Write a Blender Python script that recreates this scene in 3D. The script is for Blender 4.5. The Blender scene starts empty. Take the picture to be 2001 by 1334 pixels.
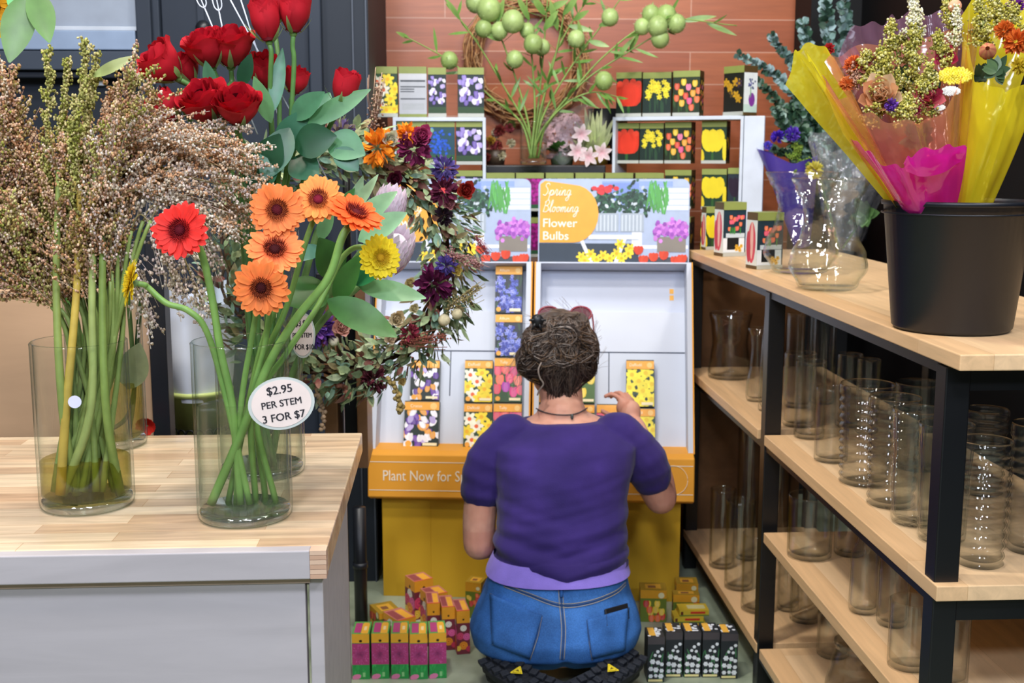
import bpy, math, random
from mathutils import Vector, Matrix, Euler, noise
R = math.radians
PI = math.pi
sc = bpy.context.scene
COL = sc.collection

# ------------------------------------------------------------------ camera
CAM = Vector((0, 0, 1.28)); FPX = 2300.0
cam_d = bpy.data.cameras.new('camera'); cam = bpy.data.objects.new('camera', cam_d); COL.objects.link(cam)
cam.location = CAM; cam.rotation_euler = (R(90 - 8.95), 0, R(-3.16))
cam_d.sensor_width = 36; cam_d.lens = 36 * FPX / 2001; cam_d.clip_start = .05
cam_d.dof.use_dof = True; cam_d.dof.focus_distance = 1.6; cam_d.dof.aperture_fstop = 11
sc.camera = cam
CM = Euler((R(90 - 8.95), 0, R(-3.16))).to_matrix()

# ------------------------------------------------------------------ world, lamps, exposure
w = bpy.data.worlds.new('world'); sc.world = w; w.use_nodes = True
w.node_tree.nodes['Background'].inputs[0].default_value = (.80, .88, 1, 1)
w.node_tree.nodes['Background'].inputs[1].default_value = .17
sc.view_settings.view_transform = 'Standard'; sc.view_settings.look = 'None'
sc.view_settings.gamma = 1; sc.view_settings.exposure = -.55
try: sc.view_settings.use_curve_mapping = False
except Exception: pass
def area(name, loc, target, size, power, col, sy=None):
    l = bpy.data.lights.new(name, 'AREA'); l.energy = power; l.color = col; l.size = size
    if sy: l.shape = 'RECTANGLE'; l.size_y = sy
    else: l.shape = 'DISK'
    o = bpy.data.objects.new(name, l); COL.objects.link(o); o.location = loc
    o.rotation_euler = (Vector(target) - Vector(loc)).to_track_quat('-Z', 'Y').to_euler()
    return o
WARM = (1, .90, .76); NEUT = (1, .965, .92); COOL = (.76, .83, 1)
area('ceiling_spot_counter', (-1.15, 1.2, 2.9), (-.45, 1.45, .9), .22, 25, WARM)
area('ceiling_spot_counter_back', (-.2, .5, 3.0), (-.3, 1.7, 1.0), .30, 20, NEUT)
area('ceiling_spot_aisle', (-.35, 1.9, 3.0), (.35, 3.2, .6), .22, 44, NEUT)
area('ceiling_spot_shelf', (1.5, 1.0, 2.9), (.9, 2.1, .9), .25, 44, WARM)
area('ceiling_spot_rack', (.2, 2.6, 3.0), (.3, 3.9, 1.3), .35, 32, NEUT)
area('ceiling_spot_rack_right', (1.5, 2.7, 3.0), (1.0, 3.8, 1.3), .3, 26, NEUT)
for i, (lx, ly, pw_) in enumerate(((-1.3, -.1, 30), (.1, -.25, 34), (1.4, -.1, 30), (-.5, -1.6, 44), (.9, -1.6, 44))):
    area('cool_fill_lamp', (lx, ly, 2.75), (lx * .4, 2.6, .5), .34, pw_, COOL)  # added fill lamps behind the camera, standing in for storefront daylight
cy = sc.cycles
cy.max_bounces = 10; cy.diffuse_bounces = 3; cy.glossy_bounces = 4; cy.transmission_bounces = 8; cy.transparent_max_bounces = 40
cy.caustics_reflective = False; cy.caustics_refractive = True
cy.sample_clamp_indirect = 4; cy.use_denoising = True

# ------------------------------------------------------------------ helpers
def ray(px, py):
    return CM @ Vector(((px - 1000.5) / FPX, -(py - 667) / FPX, -1))
def at(px, py, Y):                       # the point of the place seen at that pixel, at depth Y
    d = ray(px, py); return CAM + d * (Y / d.y)
def on(px, py, z):                       # ... on a level surface of height z
    d = ray(px, py); return CAM + d * ((z - CAM.z) / d.z)
def ppm(p):                              # pixels per metre at p
    return FPX / -((CM.transposed() @ (Vector(p) - CAM)).z)

def C(h, k=1.0):
    h = h.lstrip('#'); o = []
    for i in (0, 2, 4):
        x = int(h[i:i + 2], 16) / 255
        o.append((x / 12.92 if x <= .04045 else ((x + .055) / 1.055) ** 2.4) * k)
    return tuple(o)
def mix(a, b, t): return tuple(a[i] * (1 - t) + b[i] * t for i in range(3))
rng = random.Random(7)
def jit(c, a=.12, r=None):
    k = 1 + (r or rng).uniform(-a, a); return tuple(min(1, x * k) for x in c)

W = {}                                   # world matrices of the empties
class MB:
    def __init__(s): s.v = []; s.f = []; s.c = []; s.flat = []
    def add(s, vs, fs, col, flat=False):
        o = len(s.v); s.v.extend([tuple(v) for v in vs])
        for f in fs: s.f.append([i + o for i in f]); s.flat.append(flat)
        if isinstance(col, list): s.c.extend(col)
        else: s.c.extend([col] * len(vs))
    def merge(s, o, M=None):
        n = len(s.v)
        s.v.extend([tuple(M @ Vector(v)) for v in o.v] if M is not None else o.v)
        s.f.extend([[i + n for i in f] for f in o.f]); s.c.extend(o.c); s.flat.extend(o.flat)
    def box(s, c, size, col, M=None):
        hx, hy, hz = [x / 2 for x in size]; c = Vector(c)
        vs = [Vector((x, y, z)) for x in (-hx, hx) for y in (-hy, hy) for z in (-hz, hz)]
        vs = [(M @ v if M is not None else v) + c for v in vs]
        s.add(vs, [(0, 1, 3, 2), (4, 6, 7, 5), (0, 4, 5, 1), (2, 3, 7, 6), (0, 2, 6, 4), (1, 5, 7, 3)], col, True)
    def box2(s, a, b, col):
        s.box([(a[i] + b[i]) / 2 for i in range(3)], [abs(b[i] - a[i]) for i in range(3)], col)
    def bar(s, a, b, wx, wy, col, up=(0, 0, 1)):
        a = Vector(a); b = Vector(b); d = b - a; z = d.normalized(); x = Vector(up).cross(z)
        if x.length < 1e-4: x = Vector((1, 0, 0))
        x.normalize(); y = z.cross(x)
        s.box((a + b) / 2, (wx, wy, d.length), col, Matrix((x, y, z)).transposed())
    def poly(s, pts, col): s.add(pts, [list(range(len(pts)))], col, True)
    def tube(s, pts, rad, col, n=6, cap=True):
        pts = [Vector(p) for p in pts]; m = len(pts)
        rd = rad if isinstance(rad, (list, tuple)) else [rad] * m
        t = (pts[1] - pts[0]).normalized(); a = t.orthogonal().normalized()
        vs = []; cs = []
        for i, p in enumerate(pts):
            t2 = (pts[min(i + 1, m - 1)] - pts[max(i - 1, 0)])
            if t2.length < 1e-9: t2 = t
            t2 = t2.normalized(); q = t.rotation_difference(t2); a = (q @ a).normalized(); t = t2
            b = t.cross(a)
            for k in range(n):
                g = 2 * PI * k / n; vs.append(p + (a * math.cos(g) + b * math.sin(g)) * rd[i])
                cs.append(col[i] if isinstance(col, list) else col)
        fs = [(i * n + k, i * n + (k + 1) % n, (i + 1) * n + (k + 1) % n, (i + 1) * n + k) for i in range(m - 1) for k in range(n)]
        if cap: fs += [list(range(n))[::-1], list(range((m - 1) * n, m * n))]
        s.add(vs, fs, cs)
    def surf(s, fn, nu, nv, col, closeu=False):
        vs = []; cs = []
        for j in range(nv + 1):
            for i in range(nu + (0 if closeu else 1)):
                u = i / nu; v = j / nv; vs.append(fn(u, v)); cs.append(col(u, v) if callable(col) else col)
        wd = nu + (0 if closeu else 1)
        fs = [(j * wd + i, j * wd + (i + 1) % wd, (j + 1) * wd + (i + 1) % wd, (j + 1) * wd + i) for j in range(nv) for i in range(nu)]
        s.add(vs, fs, cs)
    def ell(s, c, r, col, M=None, nu=10, nv=7):
        c = Vector(c); r = (r, r, r) if isinstance(r, (int, float)) else r
        vs = []; cs = []; fs = []
        def pt(th, ph):
            p = Vector((r[0] * math.sin(ph) * math.cos(th), r[1] * math.sin(ph) * math.sin(th), r[2] * math.cos(ph)))
            return (M @ p if M is not None else p) + c
        g = lambda v: col(v) if callable(col) else col
        vs.append(pt(0, 0)); cs.append(g(1))
        for j in range(1, nv):
            for i in range(nu): vs.append(pt(2 * PI * i / nu, PI * j / nv)); cs.append(g(1 - j / nv))
        vs.append(pt(0, PI)); cs.append(g(0))
        for i in range(nu):
            fs.append((0, 1 + i, 1 + (i + 1) % nu))
            b = 1 + (nv - 2) * nu; fs.append((len(vs) - 1, b + (i + 1) % nu, b + i))
            for j in range(nv - 2):
                a = 1 + j * nu; fs.append((a + i, a + nu + i, a + nu + (i + 1) % nu, a + (i + 1) % nu))
        s.add(vs, fs, cs)
    def lathe(s, prof, col, c=(0, 0, 0), n=32, M=None, closed=False):
        c = Vector(c); m = len(prof); vs = []; cs = []
        for i, (r, z) in enumerate(prof):
            for k in range(n):
                g = 2 * PI * k / n; p = Vector((r * math.cos(g), r * math.sin(g), z))
                vs.append((M @ p if M is not None else p) + c); cs.append(col[i] if isinstance(col, list) else col)
        fs = [(i * n + k, i * n + (k + 1) % n, ((i + 1) % m) * n + (k + 1) % n, ((i + 1) % m) * n + k) for i in range(m if closed else m - 1) for k in range(n)]
        s.add(vs, fs, cs)
    def leaf(s, base, d, nrm, L, wd, col, bend=.3, fold=.15, n=7, peak=.45, col2=None, twist=0., shape='leaf', grad=1.):
        base = Vector(base); d = Vector(d).normalized(); nrm = Vector(nrm); nrm = (nrm - d * nrm.dot(d))
        if nrm.length < 1e-4: nrm = d.orthogonal()
        nrm.normalize(); sd = d.cross(nrm)
        vs = []; cs = []; p = base.copy()
        for i in range(n + 1):
            t = i / n; an = bend * t
            dd = d * math.cos(an) + nrm * math.sin(an); nn = nrm * math.cos(an) - d * math.sin(an)
            if twist: q = Matrix.Rotation(twist * t, 3, dd); s2 = q @ sd; nn = q @ nn
            else: s2 = sd
            if i: p = p + dd * (L / n)
            h = wd / 2 * (max(0, math.sin(PI * t ** (math.log(.5) / math.log(peak)))) ** .8) if 0 < t < 1 else wd * .03
            if shape == 'petal': h = wd / 2 * ((.42 + .58 * (t / .72) ** .8) if t < .72 else max(.12, math.sqrt(max(0, 1 - ((t - .72) / .285) ** 2))))
            k = mix(col, col2, min(1, t * grad)) if col2 else col
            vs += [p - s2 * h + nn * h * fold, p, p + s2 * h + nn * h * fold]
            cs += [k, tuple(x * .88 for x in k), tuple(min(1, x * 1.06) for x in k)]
        fs = []
        for i in range(n):
            a = i * 3; fs += [(a, a + 1, a + 4, a + 3), (a + 1, a + 2, a + 5, a + 4)]
        s.add(vs, fs, cs)
    def mesh(s, name, m, smooth=True):
        me = bpy.data.meshes.new(name); me.from_pydata(s.v, [], s.f); me.update()
        at_ = me.color_attributes.new('Col', 'FLOAT_COLOR', 'POINT')
        buf = []
        for c in s.c: buf += [c[0], c[1], c[2], 1.0]
        at_.data.foreach_set('color', buf)
        me.polygons.foreach_set('use_smooth', [smooth and not f for f in s.flat])
        me.materials.append(m); return me
    def build(s, name, m, parent=None, smooth=True, bevel=0, local=False, seg=2):
        if parent is not None and not local and parent.name in W:
            I = W[parent.name].inverted(); s.v = [tuple(I @ Vector(v)) for v in s.v]
        o = bpy.data.objects.new(name, s.mesh(name, m, smooth)); COL.objects.link(o)
        if parent is not None: o.parent = parent; 
        W[o.name] = W[parent.name] if parent is not None and parent.name in W else Matrix.Identity(4)
        if bevel:
            b = o.modifiers.new('bevel', 'BEVEL'); b.width = bevel; b.segments = seg; b.limit_method = 'ANGLE'; b.angle_limit = R(40)
        return o

def tag(o, label, cat, group=None, kind=None):
    if label: o['label'] = label
    if cat: o['category'] = cat
    if group: o['group'] = group
    if kind: o['kind'] = kind
    return o
def thing(name, label, cat, loc=(0, 0, 0), rz=0, group=None, M=None):
    o = bpy.data.objects.new(name, None); COL.objects.link(o); o.empty_display_size = .05
    if M is None: M = Matrix.Translation(Vector(loc)) @ Matrix.Rotation(rz, 4, 'Z')
    o.matrix_world = M; W[o.name] = M
    return tag(o, label, cat, group)
def struct(name, mb, m, **k):
    o = mb.build(name, m, None, **k); o['kind'] = 'structure'; return o
def dup(root, M=None, label=None, group=None):
    r = root.copy(); COL.objects.link(r)
    if M is not None: r.matrix_world = M; W[r.name] = M
    if label: r['label'] = label
    if group: r['group'] = group
    for ch in list(root.children):
        c = ch.copy(); COL.objects.link(c); c.parent = r
        for g in list(ch.children):
            d = g.copy(); COL.objects.link(d); d.parent = c
    return r
def frame(p, zdir, xhint=(0, 0, 1), roll=0):          # matrix with local z along zdir
    z = Vector(zdir).normalized(); x = Vector(xhint); x = x - z * x.dot(z)
    if x.length < 1e-4: x = z.orthogonal()
    x.normalize(); y = z.cross(x)
    M = Matrix((x, y, z)).transposed().to_4x4(); M.translation = Vector(p)
    return M @ Matrix.Rotation(roll, 4, 'Z') if roll else M
def spline(P, n=8):                                    # Catmull-Rom through points
    P = [Vector(p) for p in P]; Q = [P[0] * 2 - P[1]] + P + [P[-1] * 2 - P[-2]]; o = []
    for i in range(1, len(Q) - 2):
        a, b, c, d = Q[i - 1:i + 3]
        for k in range(n):
            t = k / n; o.append(.5 * ((2 * b) + (c - a) * t + (2 * a - 5 * b + 4 * c - d) * t * t + (3 * b - a - 3 * c + d) * t ** 3))
    return o + [P[-1]]
def lerpl(L, t):                                       # piecewise value along an evenly spaced list
    x = t * (len(L) - 1); i = min(int(x), len(L) - 2); return L[i] + (L[i + 1] - L[i]) * (x - i)

# ------------------------------------------------------------------ materials
def new_mat(name):
    m = bpy.data.materials.new(name); m.use_nodes = True; nt = m.node_tree; nt.nodes.clear()
    out = nt.nodes.new('ShaderNodeOutputMaterial'); return m, nt, out
def nd(nt, t, **k):
    n = nt.nodes.new(t)
    for a, b in k.items():
        if a.startswith('i_'): n.inputs[a[2:].replace('_', ' ')].default_value = b
        else: setattr(n, a, b)
    return n
def pmat(name, rough=.5, spec=.5, var=.15, vscale=60, trans=0., metal=0., bump=0., bscale=200, sheen=0., coat=0., sss=0.):
    m, nt, out = new_mat(name); L = nt.links.new
    a = nd(nt, 'ShaderNodeAttribute', attribute_name='Col'); p = nd(nt, 'ShaderNodeBsdfPrincipled')
    src = a.outputs['Color']
    if var:
        tc = nd(nt, 'ShaderNodeTexCoord'); no = nd(nt, 'ShaderNodeTexNoise'); no.inputs['Scale'].default_value = vscale; no.inputs['Detail'].default_value = 3
        L(tc.outputs['Object'], no.inputs['Vector'])
        mr = nd(nt, 'ShaderNodeMapRange'); mr.inputs['From Min'].default_value = .25; mr.inputs['From Max'].default_value = .75
        mr.inputs['To Min'].default_value = 1 - var; mr.inputs['To Max'].default_value = 1 + var; L(no.outputs['Fac'], mr.inputs['Value'])
        mx = nd(nt, 'ShaderNodeVectorMath', operation='SCALE'); L(src, mx.inputs[0]); L(mr.outputs[0], mx.inputs['Scale']); src = mx.outputs[0]
    L(src, p.inputs['Base Color']); p.inputs['Roughness'].default_value = rough; p.inputs['Metallic'].default_value = metal
    p.inputs['Specular IOR Level'].default_value = spec; p.inputs['Sheen Weight'].default_value = sheen; p.inputs['Coat Weight'].default_value = coat
    if sss: p.inputs['Subsurface Weight'].default_value = sss; p.inputs['Subsurface Radius'].default_value = (.012, .004, .002)
    if bump:
        tc = nd(nt, 'ShaderNodeTexCoord'); n2 = nd(nt, 'ShaderNodeTexNoise'); n2.inputs['Scale'].default_value = bscale; n2.inputs['Detail'].default_value = 4
        L(tc.outputs['Object'], n2.inputs['Vector']); b = nd(nt, 'ShaderNodeBump'); b.inputs['Strength'].default_value = bump; b.inputs['Distance'].default_value = .01
        L(n2.outputs['Fac'], b.inputs['Height']); L(b.outputs[0], p.inputs['Normal'])
    fin = p.outputs[0]
    if trans:
        tr = nd(nt, 'ShaderNodeBsdfTranslucent'); L(src, tr.inputs['Color']); ms = nd(nt, 'ShaderNodeMixShader'); ms.inputs[0].default_value = trans
        L(p.outputs[0], ms.inputs[1]); L(tr.outputs[0], ms.inputs[2]); fin = ms.outputs[0]
    L(fin, out.inputs[0]); return m
M_CARD = pmat('printed_card', .42, .4, .05, 40)
M_WHITE = pmat('white_card', .55, .3, .03, 8)
M_PETAL = pmat('petal', .55, .25, .10, 90, trans=.22)
M_ROSE = pmat('rose_petal', .6, .18, .14, 60, trans=.05)
M_LEAF = pmat('leaf', .38, .5, .16, 45, trans=.15)
M_STEM = pmat('stem', .45, .4, .14, 60)
M_DRY = pmat('dried_plant', .8, .15, .25, 120, trans=.1)
M_PLAST = pmat('black_plastic', .42, .5, .08, 20)
M_METAL = pmat('painted_metal', .4, .5, .08, 15)
M_PAINT = pmat('painted_wall', .6, .3, .10, 5)
M_SKIN = pmat('skin', .5, .35, .07, 35, sss=.12)
M_HAIR = pmat('hair', .42, .5, .22, 70)
M_CLOTH = pmat('knit_cloth', .85, .2, .10, 30, bump=.15, bscale=500, sheen=.12)
M_RUB = pmat('rubber', .7, .3, .2, 60, bump=.4, bscale=150)
M_TWIG = pmat('twig', .75, .2, .25, 80)
M_INK = pmat('ink', .5, .3, 0)
M_CER = pmat('smooth_plastic', .3, .5, .04, 20)

def denim_mat():
    m, nt, out = new_mat('denim'); L = nt.links.new
    a = nd(nt, 'ShaderNodeAttribute', attribute_name='Col'); p = nd(nt, 'ShaderNodeBsdfPrincipled')
    tc = nd(nt, 'ShaderNodeTexCoord'); n1 = nd(nt, 'ShaderNodeTexNoise'); n1.inputs['Scale'].default_value = 14; n1.inputs['Detail'].default_value = 5
    n2 = nd(nt, 'ShaderNodeTexNoise'); n2.inputs['Scale'].default_value = 420; n2.inputs['Detail'].default_value = 2
    L(tc.outputs['Object'], n1.inputs['Vector']); L(tc.outputs['Object'], n2.inputs['Vector'])
    r1 = nd(nt, 'ShaderNodeMapRange'); r1.inputs[1].default_value = .3; r1.inputs[2].default_value = .72; r1.inputs[3].default_value = .72; r1.inputs[4].default_value = 1.4
    r2 = nd(nt, 'ShaderNodeMapRange'); r2.inputs[1].default_value = .3; r2.inputs[2].default_value = .7; r2.inputs[3].default_value = .8; r2.inputs[4].default_value = 1.2
    L(n1.outputs['Fac'], r1.inputs[0]); L(n2.outputs['Fac'], r2.inputs[0])
    mu = nd(nt, 'ShaderNodeMath', operation='MULTIPLY'); L(r1.outputs[0], mu.inputs[0]); L(r2.outputs[0], mu.inputs[1])
    sv = nd(nt, 'ShaderNodeVectorMath', operation='SCALE'); L(a.outputs['Color'], sv.inputs[0]); L(mu.outputs[0], sv.inputs['Scale'])
    L(sv.outputs[0], p.inputs['Base Color']); p.inputs['Roughness'].default_value = .8; p.inputs['Specular IOR Level'].default_value = .2
    b = nd(nt, 'ShaderNodeBump'); b.inputs['Strength'].default_value = .2; b.inputs['Distance'].default_value = .004; L(n2.outputs['Fac'], b.inputs['Height']); L(b.outputs[0], p.inputs['Normal'])
    L(p.outputs[0], out.inputs[0]); return m
M_DENIM = denim_mat()

def plank_mat(name, c1, c2, mortar, wd, ht, msize, swap=None, grain=.22, rough=.4, gscale=(3, 40, 40), coat=0., offs=.5, bias=0.):
    m, nt, out = new_mat(name); L = nt.links.new
    tc = nd(nt, 'ShaderNodeTexCoord'); mp = nd(nt, 'ShaderNodeMapping')
    if swap: mp.inputs['Rotation'].default_value = swap
    L(tc.outputs['Object'], mp.inputs['Vector'])
    br = nd(nt, 'ShaderNodeTexBrick'); br.offset = offs; br.inputs['Color1'].default_value = (*c1, 1); br.inputs['Color2'].default_value = (*c2, 1); br.inputs['Mortar'].default_value = (*mortar, 1)
    br.inputs['Scale'].default_value = 1; br.inputs['Brick Width'].default_value = wd; br.inputs['Row Height'].default_value = ht; br.inputs['Mortar Size'].default_value = msize; br.inputs['Mortar Smooth'].default_value = .1; br.inputs['Bias'].default_value = bias
    L(mp.outputs[0], br.inputs['Vector'])
    m2 = nd(nt, 'ShaderNodeMapping'); m2.inputs['Scale'].default_value = gscale; L(mp.outputs[0], m2.inputs['Vector'])
    no = nd(nt, 'ShaderNodeTexNoise'); no.inputs['Scale'].default_value = 1; no.inputs['Detail'].default_value = 6; no.inputs['Roughness'].default_value = .6; no.inputs['Distortion'].default_value = .6; L(m2.outputs[0], no.inputs['Vector'])
    mr = nd(nt, 'ShaderNodeMapRange'); mr.inputs[1].default_value = .28; mr.inputs[2].default_value = .72; mr.inputs[3].default_value = 1 - grain; mr.inputs[4].default_value = 1 + grain; L(no.outputs['Fac'], mr.inputs[0])
    sv = nd(nt, 'ShaderNodeVectorMath', operation='SCALE'); L(br.outputs['Color'], sv.inputs[0]); L(mr.outputs[0], sv.inputs['Scale'])
    p = nd(nt, 'ShaderNodeBsdfPrincipled'); L(sv.outputs[0], p.inputs['Base Color']); p.inputs['Roughness'].default_value = rough; p.inputs['Coat Weight'].default_value = coat
    L(p.outputs[0], out.inputs[0]); return m
M_TILE = plank_mat('wood_look_tile', C('#b5683f'), C('#a35838'), C('#cc9a80'), .92, .119, .002, swap=(R(-90), 0, 0), grain=.16, rough=.35, gscale=(4, 55, 55))
M_BUTCHER = plank_mat('butcher_block', C('#ecd2ae'), C('#b98e68'), C('#c29a70'), .27, .034, .0004, grain=.30, rough=.25, gscale=(5, 60, 60), coat=.25, offs=.37, bias=-.25)
M_SHELFW = plank_mat('pine_shelf', C('#e8c497'), C('#dcb180'), C('#c79b6c'), 1.6, .16, .0004, swap=(0, 0, R(90)), grain=.14, rough=.4, gscale=(3, 45, 45))
M_BIRCH = plank_mat('birch_panel', C('#bbb3b2'), C('#b7afae'), C('#b7afae'), 6, 6, .0001, swap=(R(-90), 0, 0), grain=.09, rough=.5, gscale=(3, 26, 26))
M_PLY = plank_mat('plywood', C('#c9a582'), C('#c19c78'), C('#c19c78'), 6, 6, .0001, swap=(R(-90), 0, 0), grain=.10, rough=.55, gscale=(2, 9, 9))
M_BROWN = plank_mat('brown_wood', C('#7a5638'), C('#6d4a30'), C('#4a3020'), 3, 3, .0001, swap=(R(-90), R(90), 0), grain=.3, rough=.35, gscale=(1.5, 9, 9))

def floor_mat():
    m, nt, out = new_mat('polished_concrete'); L = nt.links.new
    tc = nd(nt, 'ShaderNodeTexCoord'); n1 = nd(nt, 'ShaderNodeTexNoise'); n1.inputs['Scale'].default_value = 5; n1.inputs['Detail'].default_value = 6
    L(tc.outputs['Object'], n1.inputs['Vector']); cr = nd(nt, 'ShaderNodeValToRGB')
    cr.color_ramp.elements[0].position = .35; cr.color_ramp.elements[0].color = (*C('#7f8a74'), 1); cr.color_ramp.elements[1].position = .66; cr.color_ramp.elements[1].color = (*C('#b3bda4'), 1)
    L(n1.outputs['Fac'], cr.inputs[0]); p = nd(nt, 'ShaderNodeBsdfPrincipled'); L(cr.outputs[0], p.inputs['Base Color']); p.inputs['Roughness'].default_value = .4
    L(p.outputs[0], out.inputs[0]); return m
M_FLOOR = floor_mat()

def glass_mat(name, tint=(.985, .995, .99), edge=(.42, .52, .49), gloss=.9, ior=1.45, bump=0., bscale=30, mp=None, rough=.015, real=0.):
    m, nt, out = new_mat(name); L = nt.links.new
    lw = nd(nt, 'ShaderNodeLayerWeight'); lw.inputs['Blend'].default_value = .5
    pw = nd(nt, 'ShaderNodeMath', operation='POWER'); pw.inputs[1].default_value = 4.0; L(lw.outputs['Facing'], pw.inputs[0])
    mc = nd(nt, 'ShaderNodeMix', data_type='RGBA'); mc.inputs['A'].default_value = (*tint, 1); mc.inputs['B'].default_value = (*edge, 1); L(pw.outputs[0], mc.inputs['Factor'])
    tr = nd(nt, 'ShaderNodeBsdfTransparent'); L(mc.outputs['Result'], tr.inputs['Color'])
    gl = nd(nt, 'ShaderNodeBsdfGlossy'); gl.inputs['Roughness'].default_value = rough; gl.inputs['Color'].default_value = (1, 1, 1, 1)
    f5 = nd(nt, 'ShaderNodeMath', operation='POWER'); f5.inputs[1].default_value = 5.; L(lw.outputs['Facing'], f5.inputs[0])
    fr = nd(nt, 'ShaderNodeMath', operation='MULTIPLY_ADD'); fr.inputs[1].default_value = .5; fr.inputs[2].default_value = .032; L(f5.outputs[0], fr.inputs[0])
    if bump:
        tc = nd(nt, 'ShaderNodeTexCoord'); ma = nd(nt, 'ShaderNodeMapping')
        if mp: ma.inputs['Scale'].default_value = mp
        L(tc.outputs['Object'], ma.inputs['Vector']); no = nd(nt, 'ShaderNodeTexNoise'); no.inputs['Scale'].default_value = bscale; no.inputs['Detail'].default_value = 2; L(ma.outputs[0], no.inputs['Vector'])
        b = nd(nt, 'ShaderNodeBump'); b.inputs['Strength'].default_value = bump; b.inputs['Distance'].default_value = .01; L(no.outputs['Fac'], b.inputs['Height'])
        L(b.outputs[0], gl.inputs['Normal']); L(b.outputs[0], lw.inputs['Normal'])
    mu = nd(nt, 'ShaderNodeMath', operation='MULTIPLY'); mu.inputs[1].default_value = gloss; L(fr.outputs[0], mu.inputs[0])
    ms = nd(nt, 'ShaderNodeMixShader'); L(mu.outputs[0], ms.inputs[0]); L(tr.outputs[0], ms.inputs[1]); L(gl.outputs[0], ms.inputs[2])
    fin = ms.outputs[0]
    if real:
        g2 = nd(nt, 'ShaderNodeBsdfGlass'); g2.inputs['IOR'].default_value = ior; g2.inputs['Roughness'].default_value = 0.
        if bump: L(b.outputs[0], g2.inputs['Normal'])
        m3 = nd(nt, 'ShaderNodeMixShader'); m3.inputs[0].default_value = real; L(fin, m3.inputs[1]); L(g2.outputs[0], m3.inputs[2]); fin = m3.outputs[0]
    L(fin, out.inputs[0]); return m
M_GLASS = glass_mat('clear_glass')
M_GLASSB = glass_mat('shelf_glass', tint=(.965, .97, .96), edge=(.30, .31, .28), gloss=1.3)
M_GLASSW = glass_mat('rippled_glass', tint=(.96, .97, .96), edge=(.32, .36, .34), gloss=1.8, bump=.5, bscale=1, mp=(60, 60, 9))
M_CRYST = glass_mat('crinkled_glass', tint=(.975, .985, .975), edge=(.6, .68, .62), gloss=1.7, bump=.28, bscale=40)

M_SOLID = glass_mat('base_glass', tint=(.93, .98, .97), edge=(.75, .88, .88), gloss=5., rough=.03)
def water_mat(name, tint, diff, amt):
    m, nt, out = new_mat(name); L = nt.links.new
    tr = nd(nt, 'ShaderNodeBsdfTransparent'); tr.inputs['Color'].default_value = (*tint, 1)
    df = nd(nt, 'ShaderNodeBsdfTranslucent'); df.inputs['Color'].default_value = (*diff, 1)
    b = nd(nt, 'ShaderNodeMixShader'); b.inputs[0].default_value = amt; L(tr.outputs[0], b.inputs[1]); L(df.outputs[0], b.inputs[2])
    gl = nd(nt, 'ShaderNodeBsdfGlossy'); gl.inputs['Roughness'].default_value = .02; lw = nd(nt, 'ShaderNodeLayerWeight'); f5 = nd(nt, 'ShaderNodeMath', operation='POWER'); f5.inputs[1].default_value = 4.; L(lw.outputs['Facing'], f5.inputs[0]); fr = nd(nt, 'ShaderNodeMath', operation='MULTIPLY'); fr.inputs[1].default_value = .4; L(f5.outputs[0], fr.inputs[0])
    c = nd(nt, 'ShaderNodeMixShader'); L(fr.outputs[0], c.inputs[0]); L(b.outputs[0], c.inputs[1]); L(gl.outputs[0], c.inputs[2]); L(c.outputs[0], out.inputs[0]); return m
M_WATER = water_mat('clear_water', (.93, .955, .92), (.75, .82, .74), .10)
M_WATERG = water_mat('murky_water', (.86, .82, .50), (.55, .50, .16), .26)

def cello_mat(name, col, amt=.45, tl=(.95, .95, .95), bump=.4, bscale=14, gloss=1.):
    m, nt, out = new_mat(name); L = nt.links.new
    tr = nd(nt, 'ShaderNodeBsdfTransparent'); tr.inputs['Color'].default_value = (*tl, 1)
    p = nd(nt, 'ShaderNodeBsdfDiffuse'); p.inputs['Color'].default_value = (*col, 1); t2 = nd(nt, 'ShaderNodeBsdfTranslucent'); t2.inputs['Color'].default_value = (*col, 1)
    a = nd(nt, 'ShaderNodeMixShader'); a.inputs[0].default_value = .5; L(p.outputs[0], a.inputs[1]); L(t2.outputs[0], a.inputs[2])
    b = nd(nt, 'ShaderNodeMixShader'); b.inputs[0].default_value = amt; L(tr.outputs[0], b.inputs[1]); L(a.outputs[0], b.inputs[2])
    tc = nd(nt, 'ShaderNodeTexCoord'); no = nd(nt, 'ShaderNodeTexNoise'); no.inputs['Scale'].default_value = bscale; no.inputs['Detail'].default_value = 3; L(tc.outputs['Object'], no.inputs['Vector'])
    bu = nd(nt, 'ShaderNodeBump'); bu.inputs['Strength'].default_value = bump; bu.inputs['Distance'].default_value = .03; L(no.outputs['Fac'], bu.inputs['Height'])
    gl = nd(nt, 'ShaderNodeBsdfGlossy'); gl.inputs['Roughness'].default_value = .12; L(bu.outputs[0], gl.inputs['Normal'])
    lw = nd(nt, 'ShaderNodeLayerWeight'); L(bu.outputs[0], lw.inputs['Normal']); f5 = nd(nt, 'ShaderNodeMath', operation='POWER'); f5.inputs[1].default_value = 3.; L(lw.outputs['Facing'], f5.inputs[0]); fr = nd(nt, 'ShaderNodeMath', operation='MULTIPLY_ADD'); fr.inputs[1].default_value = .6; fr.inputs[2].default_value = .04; L(f5.outputs[0], fr.inputs[0])
    mu = nd(nt, 'ShaderNodeMath', operation='MULTIPLY'); mu.inputs[1].default_value = gloss; L(fr.outputs[0], mu.inputs[0])
    c = nd(nt, 'ShaderNodeMixShader'); L(mu.outputs[0], c.inputs[0]); L(b.outputs[0], c.inputs[1]); L(gl.outputs[0], c.inputs[2]); L(c.outputs[0], out.inputs[0]); return m
M_CEL_Y = cello_mat('yellow_cellophane', C('#fff036'), .74, C('#fdf7a0'), bump=.15)
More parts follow.
